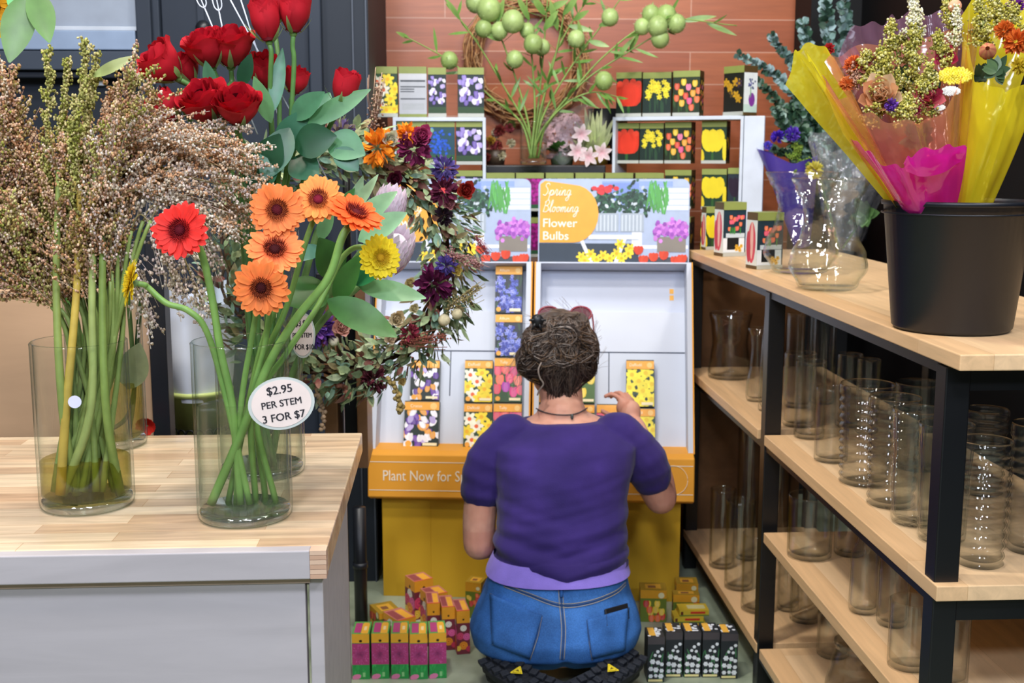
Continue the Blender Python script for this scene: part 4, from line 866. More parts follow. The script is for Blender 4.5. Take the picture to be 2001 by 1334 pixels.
# folded legs under the clothes
for s, kx in ((-1, .16), (1, .37)):
    hx = .262 + s * .095; limb(body, [(hx, 2.70, .18), (kx * .5 + hx * .5, 2.93, .13), (kx, 3.13, .08)], [.075, .072, .055]); limb(body, [(kx, 3.13, .06), (.262 + s * .125, 2.9, .055), (.262 + s * .115, 2.72, .075)], [.05, .048, .034])
def skin_col(c, n):
    k = noise.noise(c * 18) * .5 + noise.noise(c * 60) * .25; q = mix(SK, SK2, min(1, max(0, .45 + k)))
    if (c - RE).length < .07 or (c - LE).length < .06: q = mix(q, C('#c07a66'), .35)
    if (c - at(1200, 795, HY + .02)).length < .06: q = mix(q, C('#b8735c'), .4)
    return q
bm_ = remesh(body, .0045, 'body', M_SKIN, skin_col, 5)
bo = bpy.data.objects.new('body', bm_); COL.objects.link(bo); bo.parent = pw; bm_.transform(W[pw.name].inverted())
W['body'] = W[pw.name]
def bake_child(me, name, par=None):
    par = par or pw; me.transform(W[par.name].inverted()); o = bpy.data.objects.new(name, me); COL.objects.link(o); o.parent = par; W[o.name] = W[par.name]; return o
m = MB()
for s in (-1, 1): m = MB(); e_ = HC + Vector((s * .03, .088, .008)); m.ell(e_, .012, C('#f0ece8')); m.ell(e_ + Vector((0, .009, 0)), .0055, C('#4a6a58')); m.build('eye', M_CER, pw)
# purple t-shirt
shirt = MB(); loft(shirt, px_rings(torso[:-1]))
limb(shirt, [at(998, 856, 2.83), at(955, 908, 2.808), at(943, 955, 2.795)], [.058, .057, .050]); limb(shirt, [at(1206, 854, 2.83), at(1253, 900, 2.825), at(1270, 924, 2.836)], [.058, .058, .051])
loft(shirt, px_rings([(1150, 951, 1228, 2.705, .134), (1110, 954, 1225, 2.71, .130), (1080, 966, 1220, 2.715, .118)]))
NK = at(1098, 800, 2.87)
def fold(c, n):
    z = c.z; t = max(0, min(1, (.50 - z) / .22)); q = noise.noise(Vector((c.x * 2.2 + 3, c.y * 2, z * 34 + abs(c.x - .27) * -9))); w_ = noise.noise(Vector((c.x * 5, c.y * 5, z * 9)))
    return q * (.004 + .013 * t) + noise.noise(Vector((c.x * 6 + 9, c.y * 3, z * 60 - c.x * 12))) * .004 * (.3 + t) + w_ * .004 + .003
PU = C('#3d2b74'); PU2 = C('#2b2058')
sm = remesh(shirt, .005, 't_shirt', M_CLOTH, lambda c, n: mix(PU, PU2, .5 + .5 * noise.noise(c * 14)), 5, .5, fold)
# neck opening: the cloth ends in a low scoop around the neck
import bmesh
b_ = bmesh.new(); b_.from_mesh(sm); nzp = at(1098, 829, 2.76).z
def cutz(v): return nzp + 4.2 * max(0, abs(v.x - NK.x) - .045) ** 1.25 * 1.0 + max(0, (v.y - 2.80)) * .55
bmesh.ops.delete(b_, geom=[v for v in b_.verts if v.co.z > cutz(v.co) and abs(v.co.x - NK.x) < .135], context='VERTS')
zh = at(1090, 1094, 2.71).z - .01
for v in b_.verts: v.co.z += .006 * math.exp(-((v.co.z - zh) / .03) ** 2) * math.sin(v.co.x * 17 + 1)
bmesh.ops.bisect_plane(b_, geom=b_.verts[:] + b_.edges[:] + b_.faces[:], plane_co=(.26, 2.6, zh), plane_no=(-.04, 0, 1), clear_inner=True)
b_.to_mesh(sm); b_.free(); so = bake_child(sm, 't_shirt'); q_ = so.modifiers.new('thick', 'SOLIDIFY'); q_.thickness = .003; q_.offset = 0
# lavender undershirt showing below the hem
m = MB(); ur = px_rings([(1113, 949, 1230, 2.703, .133), (1106, 951, 1228, 2.706, .132), (1092, 957, 1223, 2.71, .125), (1078, 964, 1219, 2.71, .117)]); loft(m, ur, 40); m.f = [f for f in m.f if len(f) == 4]; m.flat = [False] * len(m.f)
m.c = [C('#8a76d0')] * len(m.v); u_ = m.build('undershirt', M_CLOTH, pw); 
# jeans
jn = MB(); loft(jn, px_rings(hips[1:], 0, .004))
hr = px_rings([(1094, 962, 1218, 2.705, .114)], 0, .003)[0]; loft(jn, [hr] + px_rings(hips[1:3], 0, .003))
for s, kx in ((-1, .16), (1, .37)):
    hx = .262 + s * .095; limb(jn, [(hx, 2.70, .175), (kx * .5 + hx * .5, 2.93, .135), (kx, 3.13, .085)], [.088, .084, .068]); limb(jn, [(kx, 3.13, .066), (.262 + s * .125, 2.9, .062), (.262 + s * .12, 2.70, .075)], [.06, .058, .048])
    jn.ell((.262 + s * .076, 2.622, .168), (.086, .083, .080), (1, 1, 1), None, 18, 12)
JB = C('#3f72b4'); JD = C('#2f5c9c')
def jfold(c, n): return noise.noise(Vector((c.x * 7, c.y * 7, c.z * 16))) * .0035 - .006 * math.exp(-((c.x - .262) / .016) ** 2) * (1 if c.y < 2.66 else 0)
jm = remesh(jn, .0055, 'jeans', M_DENIM, lambda c, n: mix(JB, JD, .5 + .5 * noise.noise(c * 9)), 6, .5, jfold)
jbv = BVHTree.FromPolygons([v.co.copy() for v in jm.vertices], [list(p.vertices) for p in jm.polygons])
jo = bake_child(jm, 'jeans')
def jhit(px, py, off=.002):
    d = ray(px, py).normalized(); h_ = jbv.ray_cast(CAM, d)
    return h_[0] + h_[1] * off if h_[0] is not None else at(px, py, 2.6)
def seam(name, pts, par, col, r=.0016, sub=8):
    P = [jhit(q.x, q.y, .0012) for q in spline([Vector((a_, b_, 0)) for a_, b_ in pts], sub)]; m = MB(); m.tube(P, r, col, 6); return m
ST = C('#a8a08c'); SD = C('#2a4a7a')
def seams(name, paths, par):
    m = MB()
    for p_, col, r_ in paths: m.merge(seam('', p_, par, col, r_))
    return m.build(name, M_CLOTH, par)
seams('yoke_seam', [([(985, 1143), (1030, 1160), (1094, 1182), (1150, 1177), (1200, 1158), (1222, 1140)], SD, .0018), ([(985, 1146), (1030, 1163.5), (1094, 1186), (1150, 1181), (1200, 1161.5), (1222, 1143)], ST, .0009), ([(985, 1140), (1030, 1157), (1094, 1178.5), (1150, 1173.5), (1200, 1155), (1222, 1137)], ST, .0009)], jo)
seams('centre_seam', [([(1095, 1150), (1097, 1181), (1101, 1225), (1100, 1258), (1098, 1288)], SD, .0018), ([(1091, 1150), (1093, 1181), (1097, 1225), (1096, 1258), (1094, 1288)], ST, .0009), ([(1099, 1150), (1101, 1181), (1105, 1225), (1104, 1258), (1102, 1288)], ST, .0009)], jo)
m = MB(); bl = [jhit(1096, y_, .004) for y_ in (1142, 1150, 1158, 1166)]
m.tube(bl, .004, JD, 6); m.build('belt_loop', M_DENIM, jo)
def pocket(name, q, paths):
    m = MB(); q = [Vector((a_, b_, 0)) for a_, b_ in q]; N = 10
    vs = [jhit(*((q[0].lerp(q[1], i / N)).lerp(q[3].lerp(q[2], i / N), j / N)).xy, .0035) for j in range(N + 1) for i in range(N + 1)]
    m.add(vs, [(j * (N + 1) + i, j * (N + 1) + i + 1, (j + 1) * (N + 1) + i + 1, (j + 1) * (N + 1) + i) for j in range(N) for i in range(N)], mix(JB, JD, .7)); o = m.build(name, M_DENIM, jo)
    k_ = o.modifiers.new('thick', 'SOLIDIFY'); k_.thickness = .004
    acc = MB()
    for p_ in paths:
        for col, r_, dy_ in ((SD, .0016, 0), (ST, .0010, 3)):
            P = [jhit(v.x, v.y + dy_, .005) for v in spline([Vector((a_, b_, 0)) for a_, b_ in p_], 6)]; m2 = MB(); m2.tube(P, r_, col, 6)
            acc.merge(m2)
    acc.build('pocket_stitching', M_CLOTH, jo); return o
pocket('back_pocket', [(961, 1160), (1059, 1203), (1036, 1284), (964, 1258)], [[(961, 1160), (1005, 1184), (1059, 1203)], [(1059, 1203), (1050, 1245), (1036, 1284)], [(962, 1162), (962, 1215), (965, 1256)]])
pocket('back_pocket', [(1146, 1212), (1226, 1188), (1218, 1268), (1156, 1284)], [[(1146, 1212), (1183, 1212), (1226, 1188)], [(1146, 1213), (1150, 1250), (1156, 1284)]])
# the phone in the right pocket
a_, b_, c_, d_ = [jhit(x, y, .008) for x, y in ((1182, 1226), (1226, 1210), (1222, 1179), (1180, 1191))]
m = MB(); nrm = (b_ - a_).cross(d_ - a_).normalized(); m.add([a_, b_, c_, d_] + [p + nrm * .007 * (-1 if nrm.y > 0 else 1) * -1 for p in (a_, b_, c_, d_)], [(0, 1, 2, 3), (7, 6, 5, 4), (0, 4, 5, 1), (1, 5, 6, 2), (2, 6, 7, 3), (3, 7, 4, 0)], C('#14161a'), True)
tag(m.build('phone', M_PLAST, None, bevel=.002), 'black phone sticking out of the right back pocket of the jeans', 'phone')
# shoes: soles turned up and back, toes pointing inwards
def shoe(heel, toe, label=None):
    heel = Vector(heel); toe = Vector(toe); ax = (toe - heel).normalized(); up = Vector((0, -.42, .9)); up = (up - ax * up.dot(ax)).normalized(); sd = up.cross(ax)
    Mx = Matrix((ax, sd, up)).transposed().to_4x4(); Mx.translation = heel; L_ = (toe - heel).length
    m = MB(); prof = [(-.02, .022, .030), (0, .034, .040), (.06, .036, .048), (.13, .036, .045), (.19, .045, .034), (.235, .040, .024), (.262, .022, .014)]; vs = []; n = 18
    for x, hw_, ht in prof:
        for k in range(n):
            g = 2 * PI * k / n; vs.append(Mx @ Vector((x, hw_ * math.cos(g), -.030 + ht * .55 * math.sin(g) - ht * .3)))
    m.add(vs, [(i * n + k, i * n + (k + 1) % n, (i + 1) * n + (k + 1) % n, (i + 1) * n + k) for i in range(len(prof) - 1) for k in range(n)] + [list(range(n)), list(range((len(prof) - 1) * n, len(prof) * n))], C('#16181c')); s_ = m.build('shoe', M_RUB, pw)
    m = MB(); out = [(x, y) for x, y in ((-.028, 0), (-.024, .02), (-.008, .034), (.04, .040), (.11, .035), (.16, .043), (.20, .050), (.24, .042), (.265, .02), (.272, 0))]; out = out + [(x, -y) for x, y in out[-2:0:-1]]; nn = len(out)
    m.add([Mx @ Vector((x, y, -.028)) for x, y in out] + [Mx @ Vector((x, y, -.010)) for x, y in out], [list(range(nn))[::-1], list(range(nn, 2 * nn))] + [(i, (i + 1) % nn, nn + (i + 1) % nn, nn + i) for i in range(nn)], C('#1b1e24'), True)
    for i in range(11):
        for j in (-1, 0, 1):
            x = -.012 + i * .0255; wd_ = .036 if 2 < i < 7 else .042
            if 3 <= i <= 5 and j == 0: continue
            m.box(Mx @ Vector((x, j * wd_ * .62, -.006)), (.019, .019, .010), C('#23272f'), Mx.to_3x3() @ Matrix.Rotation(.3 * j, 3, 'Z'))
    so_ = m.build('sole', M_RUB, s_, bevel=.002)
    m = MB(); tri = lambda s_, z, c: m.poly([Mx @ Vector((.088 + s_ * .014 * a_, s_ * .016 * b_, z)) for a_, b_ in ((1, 0), (-.75, .95), (-.95, .8), (-.95, -.8), (-.75, -.95))][::1], c)
    tri(1, -.0015, C('#e8cf2c')); tri(.72, -.0010, C('#8a7a20')); tri(.62, -.0006, C('#e8cf2c')); m.poly([Mx @ Vector((.088 + a_, b_, -.0003)) for a_, b_ in ((.004, 0), (-.006, .004), (-.006, -.004))], C('#6a5c18')); m.build('triangle_badge', M_CARD, s_, smooth=False)
shoe(at(966, 1282, 2.57), at(1082, 1352, 2.40)); shoe(at(1234, 1276, 2.57), at(1128, 1356, 2.40))
# hair: a loosely pinned up bun
hb = MB(); hb.ell(HC + Vector((0, -.012, .022)), (.090, .098, .108), (1, 1, 1), None, 20, 14)
for px, py, Y, r_ in ((1100, 652, 2.84, (.050, .035, .042)), (1046, 672, 2.86, (.038, .04, .045)), (1032, 706, 2.88, (.032, .045, .045)), (1148, 676, 2.87, (.028, .04, .05)), (1140, 715, 2.88, (.034, .04, .04)), (1070, 700, 2.85, (.04, .03, .05)), (1118, 700, 2.85, (.035, .03, .04)), (1096, 740, 2.87, (.047, .04, .042)), (1099, 766, 2.86, (.026, .020, .026)), (1075, 640, 2.88, (.04, .04, .03)), (1128, 634, 2.88, (.035, .04, .03))): hb.ell(at(px, py, Y), r_, (1, 1, 1))
HD = C('#231914'); HM = C('#4c3b30'); HG = C('#8a7d74'); HW = C('#a89d94')
def hair_col(c, n): k = .5 + .5 * noise.noise(c * 22); hgt = (c.z - HC.z) / .12; return mix(mix(HD, HM, k), HG, max(0, min(.45, .25 * hgt + .25 * (k - .5))))
hm = remesh(hb, .005, 'hair', M_HAIR, hair_col, 5, .5, lambda c, n: noise.noise(Vector((c.x * 60, c.y * 60, c.z * 22))) * .006)
hbv = BVHTree.FromPolygons([v.co.copy() for v in hm.vertices], [list(p.vertices) for p in hm.polygons]); ho = bake_child(hm, 'hair')
m = MB(); r = random.Random(3); BUN = at(1104, 668, 2.80)
def onhair(p, off): q = hbv.find_nearest(p); return q[0] + q[1] * off
for i in range(1000):
    a_ = r.uniform(0, 2 * PI); rr_ = r.uniform(.5, 1.2); st = HC + Vector((.11 * rr_ * math.cos(a_), -.06 - .05 * r.random(), .13 * rr_ * math.sin(a_)))
    sw = r.uniform(-.9, .9); en = BUN + Vector((r.uniform(-.04, .04), 0, r.uniform(-.035, .035))); P = []
    for k in range(9):
        t = k / 8; q = st.lerp(en, t); cx = q - HC; qq = Matrix.Rotation(sw * t * (1 - t) * 1.6, 3, 'Y') @ cx + HC; P.append(onhair(qq, .002 + .005 * math.sin(PI * t) * r.random()))
    c_ = r.choice([HD, HD, HM, HM, mix(HM, C('#7a5c40'), .5), HG, HG]) if st.z > HC.z - .03 else r.choice([HD, HD, HM, mix(HM, HG, .3)]); m.tube(P, [.0007] * 8 + [.0003], c_, 4)
for i in range(130):                                             # rolls of the bun
    c0 = at(*r.choice([(1100, 655), (1085, 665), (1118, 672), (1060, 690), (1135, 690), (1046, 676), (1100, 690)]), 2.82); ra = r.uniform(.018, .045); a0 = r.uniform(0, 6.3); ln = r.uniform(2, 4.5); P = [onhair(c0 + Vector((ra * math.cos(a0 + ln * k / 10), -.02, ra * .8 * math.sin(a0 + ln * k / 10))), .003 + .006 * r.random()) for k in range(11)]
    m.tube(P, .0009, r.choice([HD, HM, HM, HG, HW if r.random() < .25 else HG, C('#6e543c')]), 4)
for i in range(70):                                              # flyaway hairs
    a_ = r.uniform(-.4, PI + .4); st = onhair(HC + Vector((.12 * math.cos(a_), -.03, .13 * math.sin(a_))), 0); o_ = (st - HC).normalized(); P = [st + o_ * (.022 * t * t + .004 * t) + Vector((math.cos(a_ + 1.6), 0, math.sin(a_ + 1.6))) * .045 * t * r.uniform(.6, 1.1) for t in (0, .3, .6, 1)]
    m.tube(spline(P, 3), .00035, r.choice([HM, HG, HW]), 3)
P = [at(*q) for q in ((1058, 708, 2.815), (1052, 722, 2.81), (1055, 738, 2.81), (1062, 750, 2.81), (1054, 762, 2.815), (1050, 772, 2.82))]; m.tube(spline(P, 4), .0022, HG, 5)
for i in range(90): x_ = r.uniform(1062, 1136); m.tube(spline([onhair(at(x_, 735, 2.83), .002), onhair(at(x_ * .9 + 110, 760, 2.83), .002), at(x_ * .84 + 176, (800 if r.random() < .3 else 788) - abs(x_ - 1099) * .55 - r.uniform(0, 14), 2.845)], 3), [.0012] * 6 + [.0004], r.choice([HD, HD, HM]), 4)
m.build('hair_strands', M_HAIR, ho)
m = MB(); hc_ = at(1050, 626, 2.83); m.ell(hc_, (.016, .012, .016), C('#15161a')); [m.tube([hc_ + Vector((math.cos(g) * .008, -.006, math.sin(g) * .008)), hc_ + Vector((math.cos(g) * .022, -.004, math.sin(g) * .022 - .006))], [.004, .002], C('#15161a'), 6) for g in (.3, 1.6, 2.8, 4, 5.2)]
cl = m.build('hair_clip', M_PLAST, ho); cl['label'] = 'black hair clip'
# sunglasses pushed up on the head
sg = thing('sunglasses', 'red framed sunglasses pushed up on the head of the woman', 'sunglasses', HC + Vector((0, .03, .11)))
for px in (1073, 1135):
    c0 = at(px, 613, 2.965); fr = MB(); ln = MB(); P = [c0 + Vector((.027 * math.cos(g), .012 * math.sin(g), .017 * math.sin(g))) for g in [2 * PI * k / 20 for k in range(21)]]; fr.tube(P, .0028, C('#8a2236'), 6, False)
    fr.build('rim', M_CER, sg); ln.add(P[:20], [list(range(20))], C('#5a2a34')); ln.build('lens', M_CER, sg)
m = MB(); m.tube([at(1090, 610, 2.965), at(1104, 606, 2.97), at(1118, 610, 2.965)], .0026, C('#8a2236'), 6); m.build('bridge', M_CER, sg)
for px, s in ((1052, -1), (1157, 1)): m = MB(); m.tube(spline([at(px, 614, 2.965), at(px + s * 3, 640, 2.93), at(px + s * 1, 668, 2.91)], 4), .0022, C('#7a1e30'), 6); m.build('temple', M_CER, sg)
# necklace lying on the nape
bbv = BVHTree.FromPolygons([W[pw.name] @ v.co for v in bm_.vertices], [list(p.vertices) for p in bm_.polygons])
def bhit(px, py, off=.002):
    h_ = bbv.ray_cast(CAM, ray(px, py).normalized()); return h_[0] + h_[1] * off if h_[0] is not None else at(px, py, 2.82)
m = MB(); P = [bhit(q.x, q.y) for q in spline([Vector((x, y, 0)) for x, y in ((1048, 798), (1064, 805), (1090, 810), (1115, 810), (1133, 805), (1147, 797))], 8)]; m.tube(P, .0011, C('#3a3434'), 5)
for i in range(0, len(P), 1): m.ell(P[i], .0019, C('#4a4444'), None, 6, 4)
k_ = bhit(1117, 814, .004); m.ell(k_, (.004, .003, .007), C('#4c5450')); nk_ = m.build('necklace', M_METAL, pw); nk_['label'] = 'thin dark chain necklace with a small clasp charm'

# ================================================================== FLOWERS ON THE COUNTER
ZC = .84
def vase(name, label, c, r_, h, water=None, wmat=None, gmat=M_GLASS, base=.014, th=.0035, taper=1., group=None, cat='vase', n=40):
    c = Vector(c); t = thing(name, label, cat, c, 0, group); r2 = r_ * taper
    prof = [(.0005, .0008), (r_ * .93, .0008), (r_ * .985, .004), (r_, .010), (r_, .014)] + [(r_ + (r2 - r_) * i / 10, .014 + (h - .022) * i / 10) for i in range(1, 11)] + [(r2, h - .004), (r2 + .0004, h - .002), (r2 - th * .5, h), (r2 - th, h - .002), (r2 - th, h - .006)] + [(r2 - th + (r_ - r2) * i / 10, h - .006 - (h - .026) * i / 10) for i in range(1, 11)] + [(r_ - th, base + .004), (r_ - th - .006, base), (.0005, base)]
    m = MB(); m.lathe(prof, (1, 1, 1), (0, 0, 0), n); m.build('glass', gmat, t, local=True)
    m = MB(); m.lathe([(.0005, .0016), (r_ * .91, .0016), (r_ * .955, .004), (r_ * .955, base - .003), (r_ * .92, base - .001), (.0005, base - .001)], (1, 1, 1), (0, 0, 0), n); m.build('thick_base', M_SOLID, t, local=True)
    if water:
        m = MB(); rw = r_ - th - .0006; m.lathe([(.0005, base + .0006), (rw - .006, base + .0006), (rw, base + .006), (rw, water - .001), (rw - .002, water), (.0005, water)], (1, 1, 1), (0, 0, 0), n); m.build('water', wmat, t, local=True)
    return t
VA = on(172, 985, ZC); VB = on(480, 1008, ZC); VC = on(513, 922, ZC); VD = on(214, 868, ZC)
hA = at(163, 664, VA.y).z - ZC; hB = at(474, 664, VB.y).z - ZC; hC = at(513, 445, VC.y).z - ZC; hD = at(214, 560, VD.y).z - ZC
va = vase('flower_vase', 'clear glass cylinder vase full of millet stalks, front left of the counter', VA, .0585, hA, at(172, 893, VA.y).z - ZC, M_WATERG)
m = MB(); p = at(146, 785, VA.y - .0585); d_ = (p - Vector((VA.x, VA.y, p.z))); d_.z = 0; d_.normalize(); fm = frame(Vector((VA.x, VA.y, p.z)) + d_ * .0592, d_)
m.add([fm @ Vector((.0078 * math.cos(g * PI / 10), .0078 * math.sin(g * PI / 10), 0)) for g in range(20)], [list(range(20))], C('#dcdcf0'), True); s_ = m.build('round_sticker', M_CARD, va); s_['label'] = 'round white sticker'
vb = vase('flower_vase', 'clear glass cylinder vase of gerberas with the large price tag, front of the counter', VB, .0580, hB, at(480, 792, VB.y).z - ZC, M_WATER)
vc = vase('flower_vase', 'tall clear glass cylinder vase of roses behind the gerberas', VC, .0600, hC, .17, M_WATER)
vd = vase('flower_vase', 'clear glass vase behind the millet vase, round leaf showing through it', VD, .0570, hD, .10, M_WATERG)
# price tags
def tag_oval(name, label, M, a, b, lines, fs):
    t = thing(name, label, 'price tag', M=M); m = MB()
    for q, z, c in ((1., 0, C('#b9beb6')), (.90, .0006, C('#dccbc0'))):
        P = [Vector((a * q * math.cos(g * PI / 20), b * q * math.sin(g * PI / 20), z)) for g in range(40)]; k = len(P)
        m.add(P + [v + Vector((0, 0, .0008)) for v in P], [list(range(k))[::-1], list(range(k, 2 * k))] + [(i, (i + 1) % k, k + (i + 1) % k, k + i) for i in range(k)], c, True)
    m.build('card', M_CARD, t, local=True); m = MB()
    for i, (s_, z) in enumerate(lines):
        T = text_mb(s_, z, C('#1c1a1e')); 
        for o_ in (-1, 0, 1): m.merge(T, Matrix.Translation((o_ * z * .018, fs * (1 - i), .0017 + .0001 * o_)))
    m.build('lettering', M_INK, t, local=True); return t
p = at(550, 788, VB.y - .066); fm = frame(p, (CAM - p).normalized() + Vector((.10, 0, 0)), (1, 0, .16))
tag_oval('price_tag', 'large oval price tag reading $2.95 per stem, on the gerbera vase', fm, .0385, .0305, [('$2.95', .0135), ('PER STEM', .0112), ('3 FOR $7', .0125)], .0158)
p = at(592, 655, VC.y - .052); fm = frame(p + Vector((.0, 0, 0)), Vector((-.62, -.75, .1)), (1, -.75, .12))
tag_oval('price_tag', 'smaller oval price tag reading $3.95 per stem, turned sideways on the rose vase', fm, .0235, .0305, [('$3.95', .0118), ('PER STEM', .0088), ('3 FOR $10', .0098)], .0158)

# ---- gerberas
def gerbera_parts(col, cin, ccen, r, seed, double=False):
    q = random.Random(seed); pet = MB(); cen = MB(); cal = MB()
    rows = ((23, 1.0, .05, 0), (21, .88, .14, .5)) + (((14, .6, .3, .25),) if double else ())
    for n, L_, up_, off in rows:
        for k in range(n):
            g = 2 * PI * (k + off) / n + q.uniform(-.06, .06); L = r * L_ * q.uniform(.92, 1.04) - r * .14; d = Vector((math.cos(g), math.sin(g), up_ + q.uniform(-.06, .08)))
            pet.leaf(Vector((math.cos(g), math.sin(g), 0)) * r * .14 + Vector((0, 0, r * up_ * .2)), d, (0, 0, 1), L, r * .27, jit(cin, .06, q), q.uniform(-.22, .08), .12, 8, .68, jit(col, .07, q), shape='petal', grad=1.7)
    cen.ell((0, 0, r * .06), (r * .20, r * .20, r * .08), ccen, None, 14, 7)
    for i in range(150):
        f = (i / 150) ** .5; g = i * 2.39996; rr = r * .34 * f; hh = r * (.10 + .12 * f * f)
        p = Vector((rr * math.cos(g), rr * math.sin(g), r * .07)); o_ = Vector((math.cos(g) * .5 * f, math.sin(g) * .5 * f, 1)); cen.tube([p, p + o_ * hh * .5, p + o_ * hh * (.75 if f < .8 else 1.0)], [r * .014, r * .017, r * .008], [ccen, mix(ccen, cin, .3 * f), mix(ccen, col, .7 if f > .8 else .1)], 4)
    cal.lathe([(r * .06, -r * .30), (r * .13, -r * .22), (r * .23, -r * .08), (r * .26, -r * .01), (r * .2, 0)], C('#7f9a62'), n=14)
    for k in range(16): g = 2 * PI * k / 16; cal.leaf((math.cos(g) * r * .2, math.sin(g) * r * .2, -r * .12), (math.cos(g) * .5, math.sin(g) * .5, 1), (math.cos(g), math.sin(g), 0), r * .16, r * .07, C('#6f8a52'), 0, .1, 3)
    return pet, cen, cal
def gerbera(label, px, py, Y, rpx, d, col, cin, ccen, path, seed, double=False, sr=.0032):
    p = at(px, py, Y); r = rpx / ppm(p); M = frame(p, d, (0, 0, 1), seed * .7); t = thing('gerbera', label, 'flower', M=M, group='gerberas in the glass vase')
    a, b, c = gerbera_parts(col, cin, ccen, r, seed, double)
    a.build('petals', M_PETAL, t, local=True); b.build('flower_centre', M_DRY, t, local=True); c.build('calyx', M_STEM, t, local=True)
    dn = Vector(d).normalized(); P = [p - dn * r * .27, p - dn * r * .5] + [at(*q) for q in path]
    m = MB(); S = spline(P, 7); m.tube(S, [sr * (1 + .25 * min(1, i / len(S))) for i in range(len(S))], [jit(mix(C('#6f9a4a'), C('#88ab58'), .5 + .5 * noise.noise(Vector((i * .3, seed, 0)))), .05) for i in range(len(S))], 8); m.build('stem', M_STEM, t)
    return t
OR = C('#ff8c46'); OI = C('#f06a34'); DK = C('#5a1420'); RD = C('#f0362c'); YL = C('#f8dc2e')
yb = VB.y
def tc(px, py, Y, dx_=0, dz_=0): return (CAM - at(px, py, Y)).normalized() + Vector((dx_, 0, dz_))
bot = lambda x, dy: (x, 985, yb + dy)
gerbera('orange gerbera facing out, the lowest of the orange ones', 510, 562, yb - .06, 57, tc(510, 562, 1.4, 0, -.08), OR, OI, C('#3a0d14'), [(492, 660, yb - .02), (470, 800, yb), bot(462, .01)], 1)
gerbera('orange gerbera tipped upwards, between two other orange gerberas', 537, 488, yb - .035, 58, tc(537, 487, 1.4, .05, .75), C('#fb8a4a'), C('#e0402c'), C('#3a0d14'), [(520, 660, yb + .01), (490, 800, yb + .01), bot(500, .02)], 2)
gerbera('orange gerbera facing out, above the other orange ones', 541, 410, yb - .02, 56, tc(541, 410, 1.4, .06, .15), OR, C('#f27430'), DK, [(548, 560, yb + .02), (505, 700, yb + .02), bot(445, .02)], 3)
gerbera('light orange gerbera half behind the others at the upper right', 622, 390, yb + .015, 52, tc(622, 388, 1.4, -.1, .45), C('#ff9c4a'), C('#f07a30'), C('#7a1830'), [(598, 470, yb + .02), (560, 600, yb + .03), (500, 760, yb + .03), bot(520, .035)], 4)
gerbera('orange gerbera seen from the side, tipped up to the right', 694, 418, yb - .01, 60, Vector((.42, -.42, .78)), C('#fa6f30'), C('#ee4f28'), DK, [(668, 465, yb - .01), (640, 545, yb - .01), (577, 625, yb - .005), (520, 722, yb), (470, 850, yb), bot(412, .0)], 5, sr=.0046)
gerbera('red gerbera at the left of the gerbera vase', 352, 450, yb - .045, 58, tc(352, 450, 1.4, -.35, .22), RD, C('#e02a28'), C('#5a0f1c'), [(392, 490, yb - .02), (414, 580, yb - .01), (432, 690, yb - .01), (455, 800, yb), bot(470, .0)], 6, sr=.0040)
gerbera('yellow gerbera turned away to the left beside the millet', 256, 552, yb - .03, 50, Vector((-.92, -.35, .22)), YL, C('#f2d024'), C('#d8b020'), [(290, 562, yb - .02), (325, 592, yb - .02), (368, 607, yb - .02), (404, 648, yb - .015), (440, 770, yb), bot(488, .0)], 7, True, .0034)
gerbera('yellow gerbera at the right, in front of the pink protea', 742, 503, yb + .02, 46, Vector((.45, -.85, .05)), YL, C('#f2d024'), C('#c89a20'), [(705, 482, yb + .04), (668, 505, yb + .045), (620, 600, yb + .03), (560, 690, yb + .02), (500, 800, yb + .02), bot(540, .02)], 8, True, .0032)

# ---- roses
def rose_bloom(q, openness, h=1.0):
    m = MB(); A = C('#a60a1c'); B = C('#cc2430'); D = C('#5c0612')  # D puts crevice shade into the colour of the core and petal feet
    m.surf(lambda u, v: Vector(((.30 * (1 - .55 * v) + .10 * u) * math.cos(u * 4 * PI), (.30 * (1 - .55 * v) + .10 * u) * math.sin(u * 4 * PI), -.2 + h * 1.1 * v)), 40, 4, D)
    rings = [(3, .30, 1.10, .03, 2.6), (3, .42, 1.10, .05, 2.5), (4, .54, 1.08, .08, 2.2), (4, .66, 1.05, .12, 2.1), (5, .77, 1.0, .16, 1.8)] + ([(5, .88, .95, .24, 1.7)] if openness > .5 else [(4, .80, 1.0, .10, 1.9)])
    for i, (n, Rr, H, fl, sp) in enumerate(rings):
        for k in range(n):
            a0 = 2 * PI * (k + .37 * i) / n + q.uniform(-.15, .15); f_ = fl * q.uniform(.7, 1.3) * (.6 + .6 * openness); H2 = H * h * q.uniform(.94, 1.05); col = jit(mix(A, B, i / len(rings)), .12, q); pk = q.uniform(.05, .22)
            def fn(u, v, a0=a0, f_=f_, H2=H2, Rr=Rr, sp=sp, pk=pk):
                w_ = (2 * u - 1); a = a0 + w_ * sp / 2 * (.45 + .55 * v ** .5); r = Rr * (.34 + .66 * math.sin(min(1, v * 1.5) * PI / 2)) * (1 - .10 * v * (1 - openness)) * (1 + f_ * v ** 5) * (1 - .06 * w_ * w_)
                z = -.25 + (H2 + .25) * v * (1 - .20 * w_ * w_ * v) - f_ * .30 * v ** 7 * (1 - w_ * w_) + pk * v ** 6 * max(0, 1 - 6 * w_ * w_)
                return Vector((r * math.cos(a), r * math.sin(a), z))
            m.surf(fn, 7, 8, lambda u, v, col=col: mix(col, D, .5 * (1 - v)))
    return m
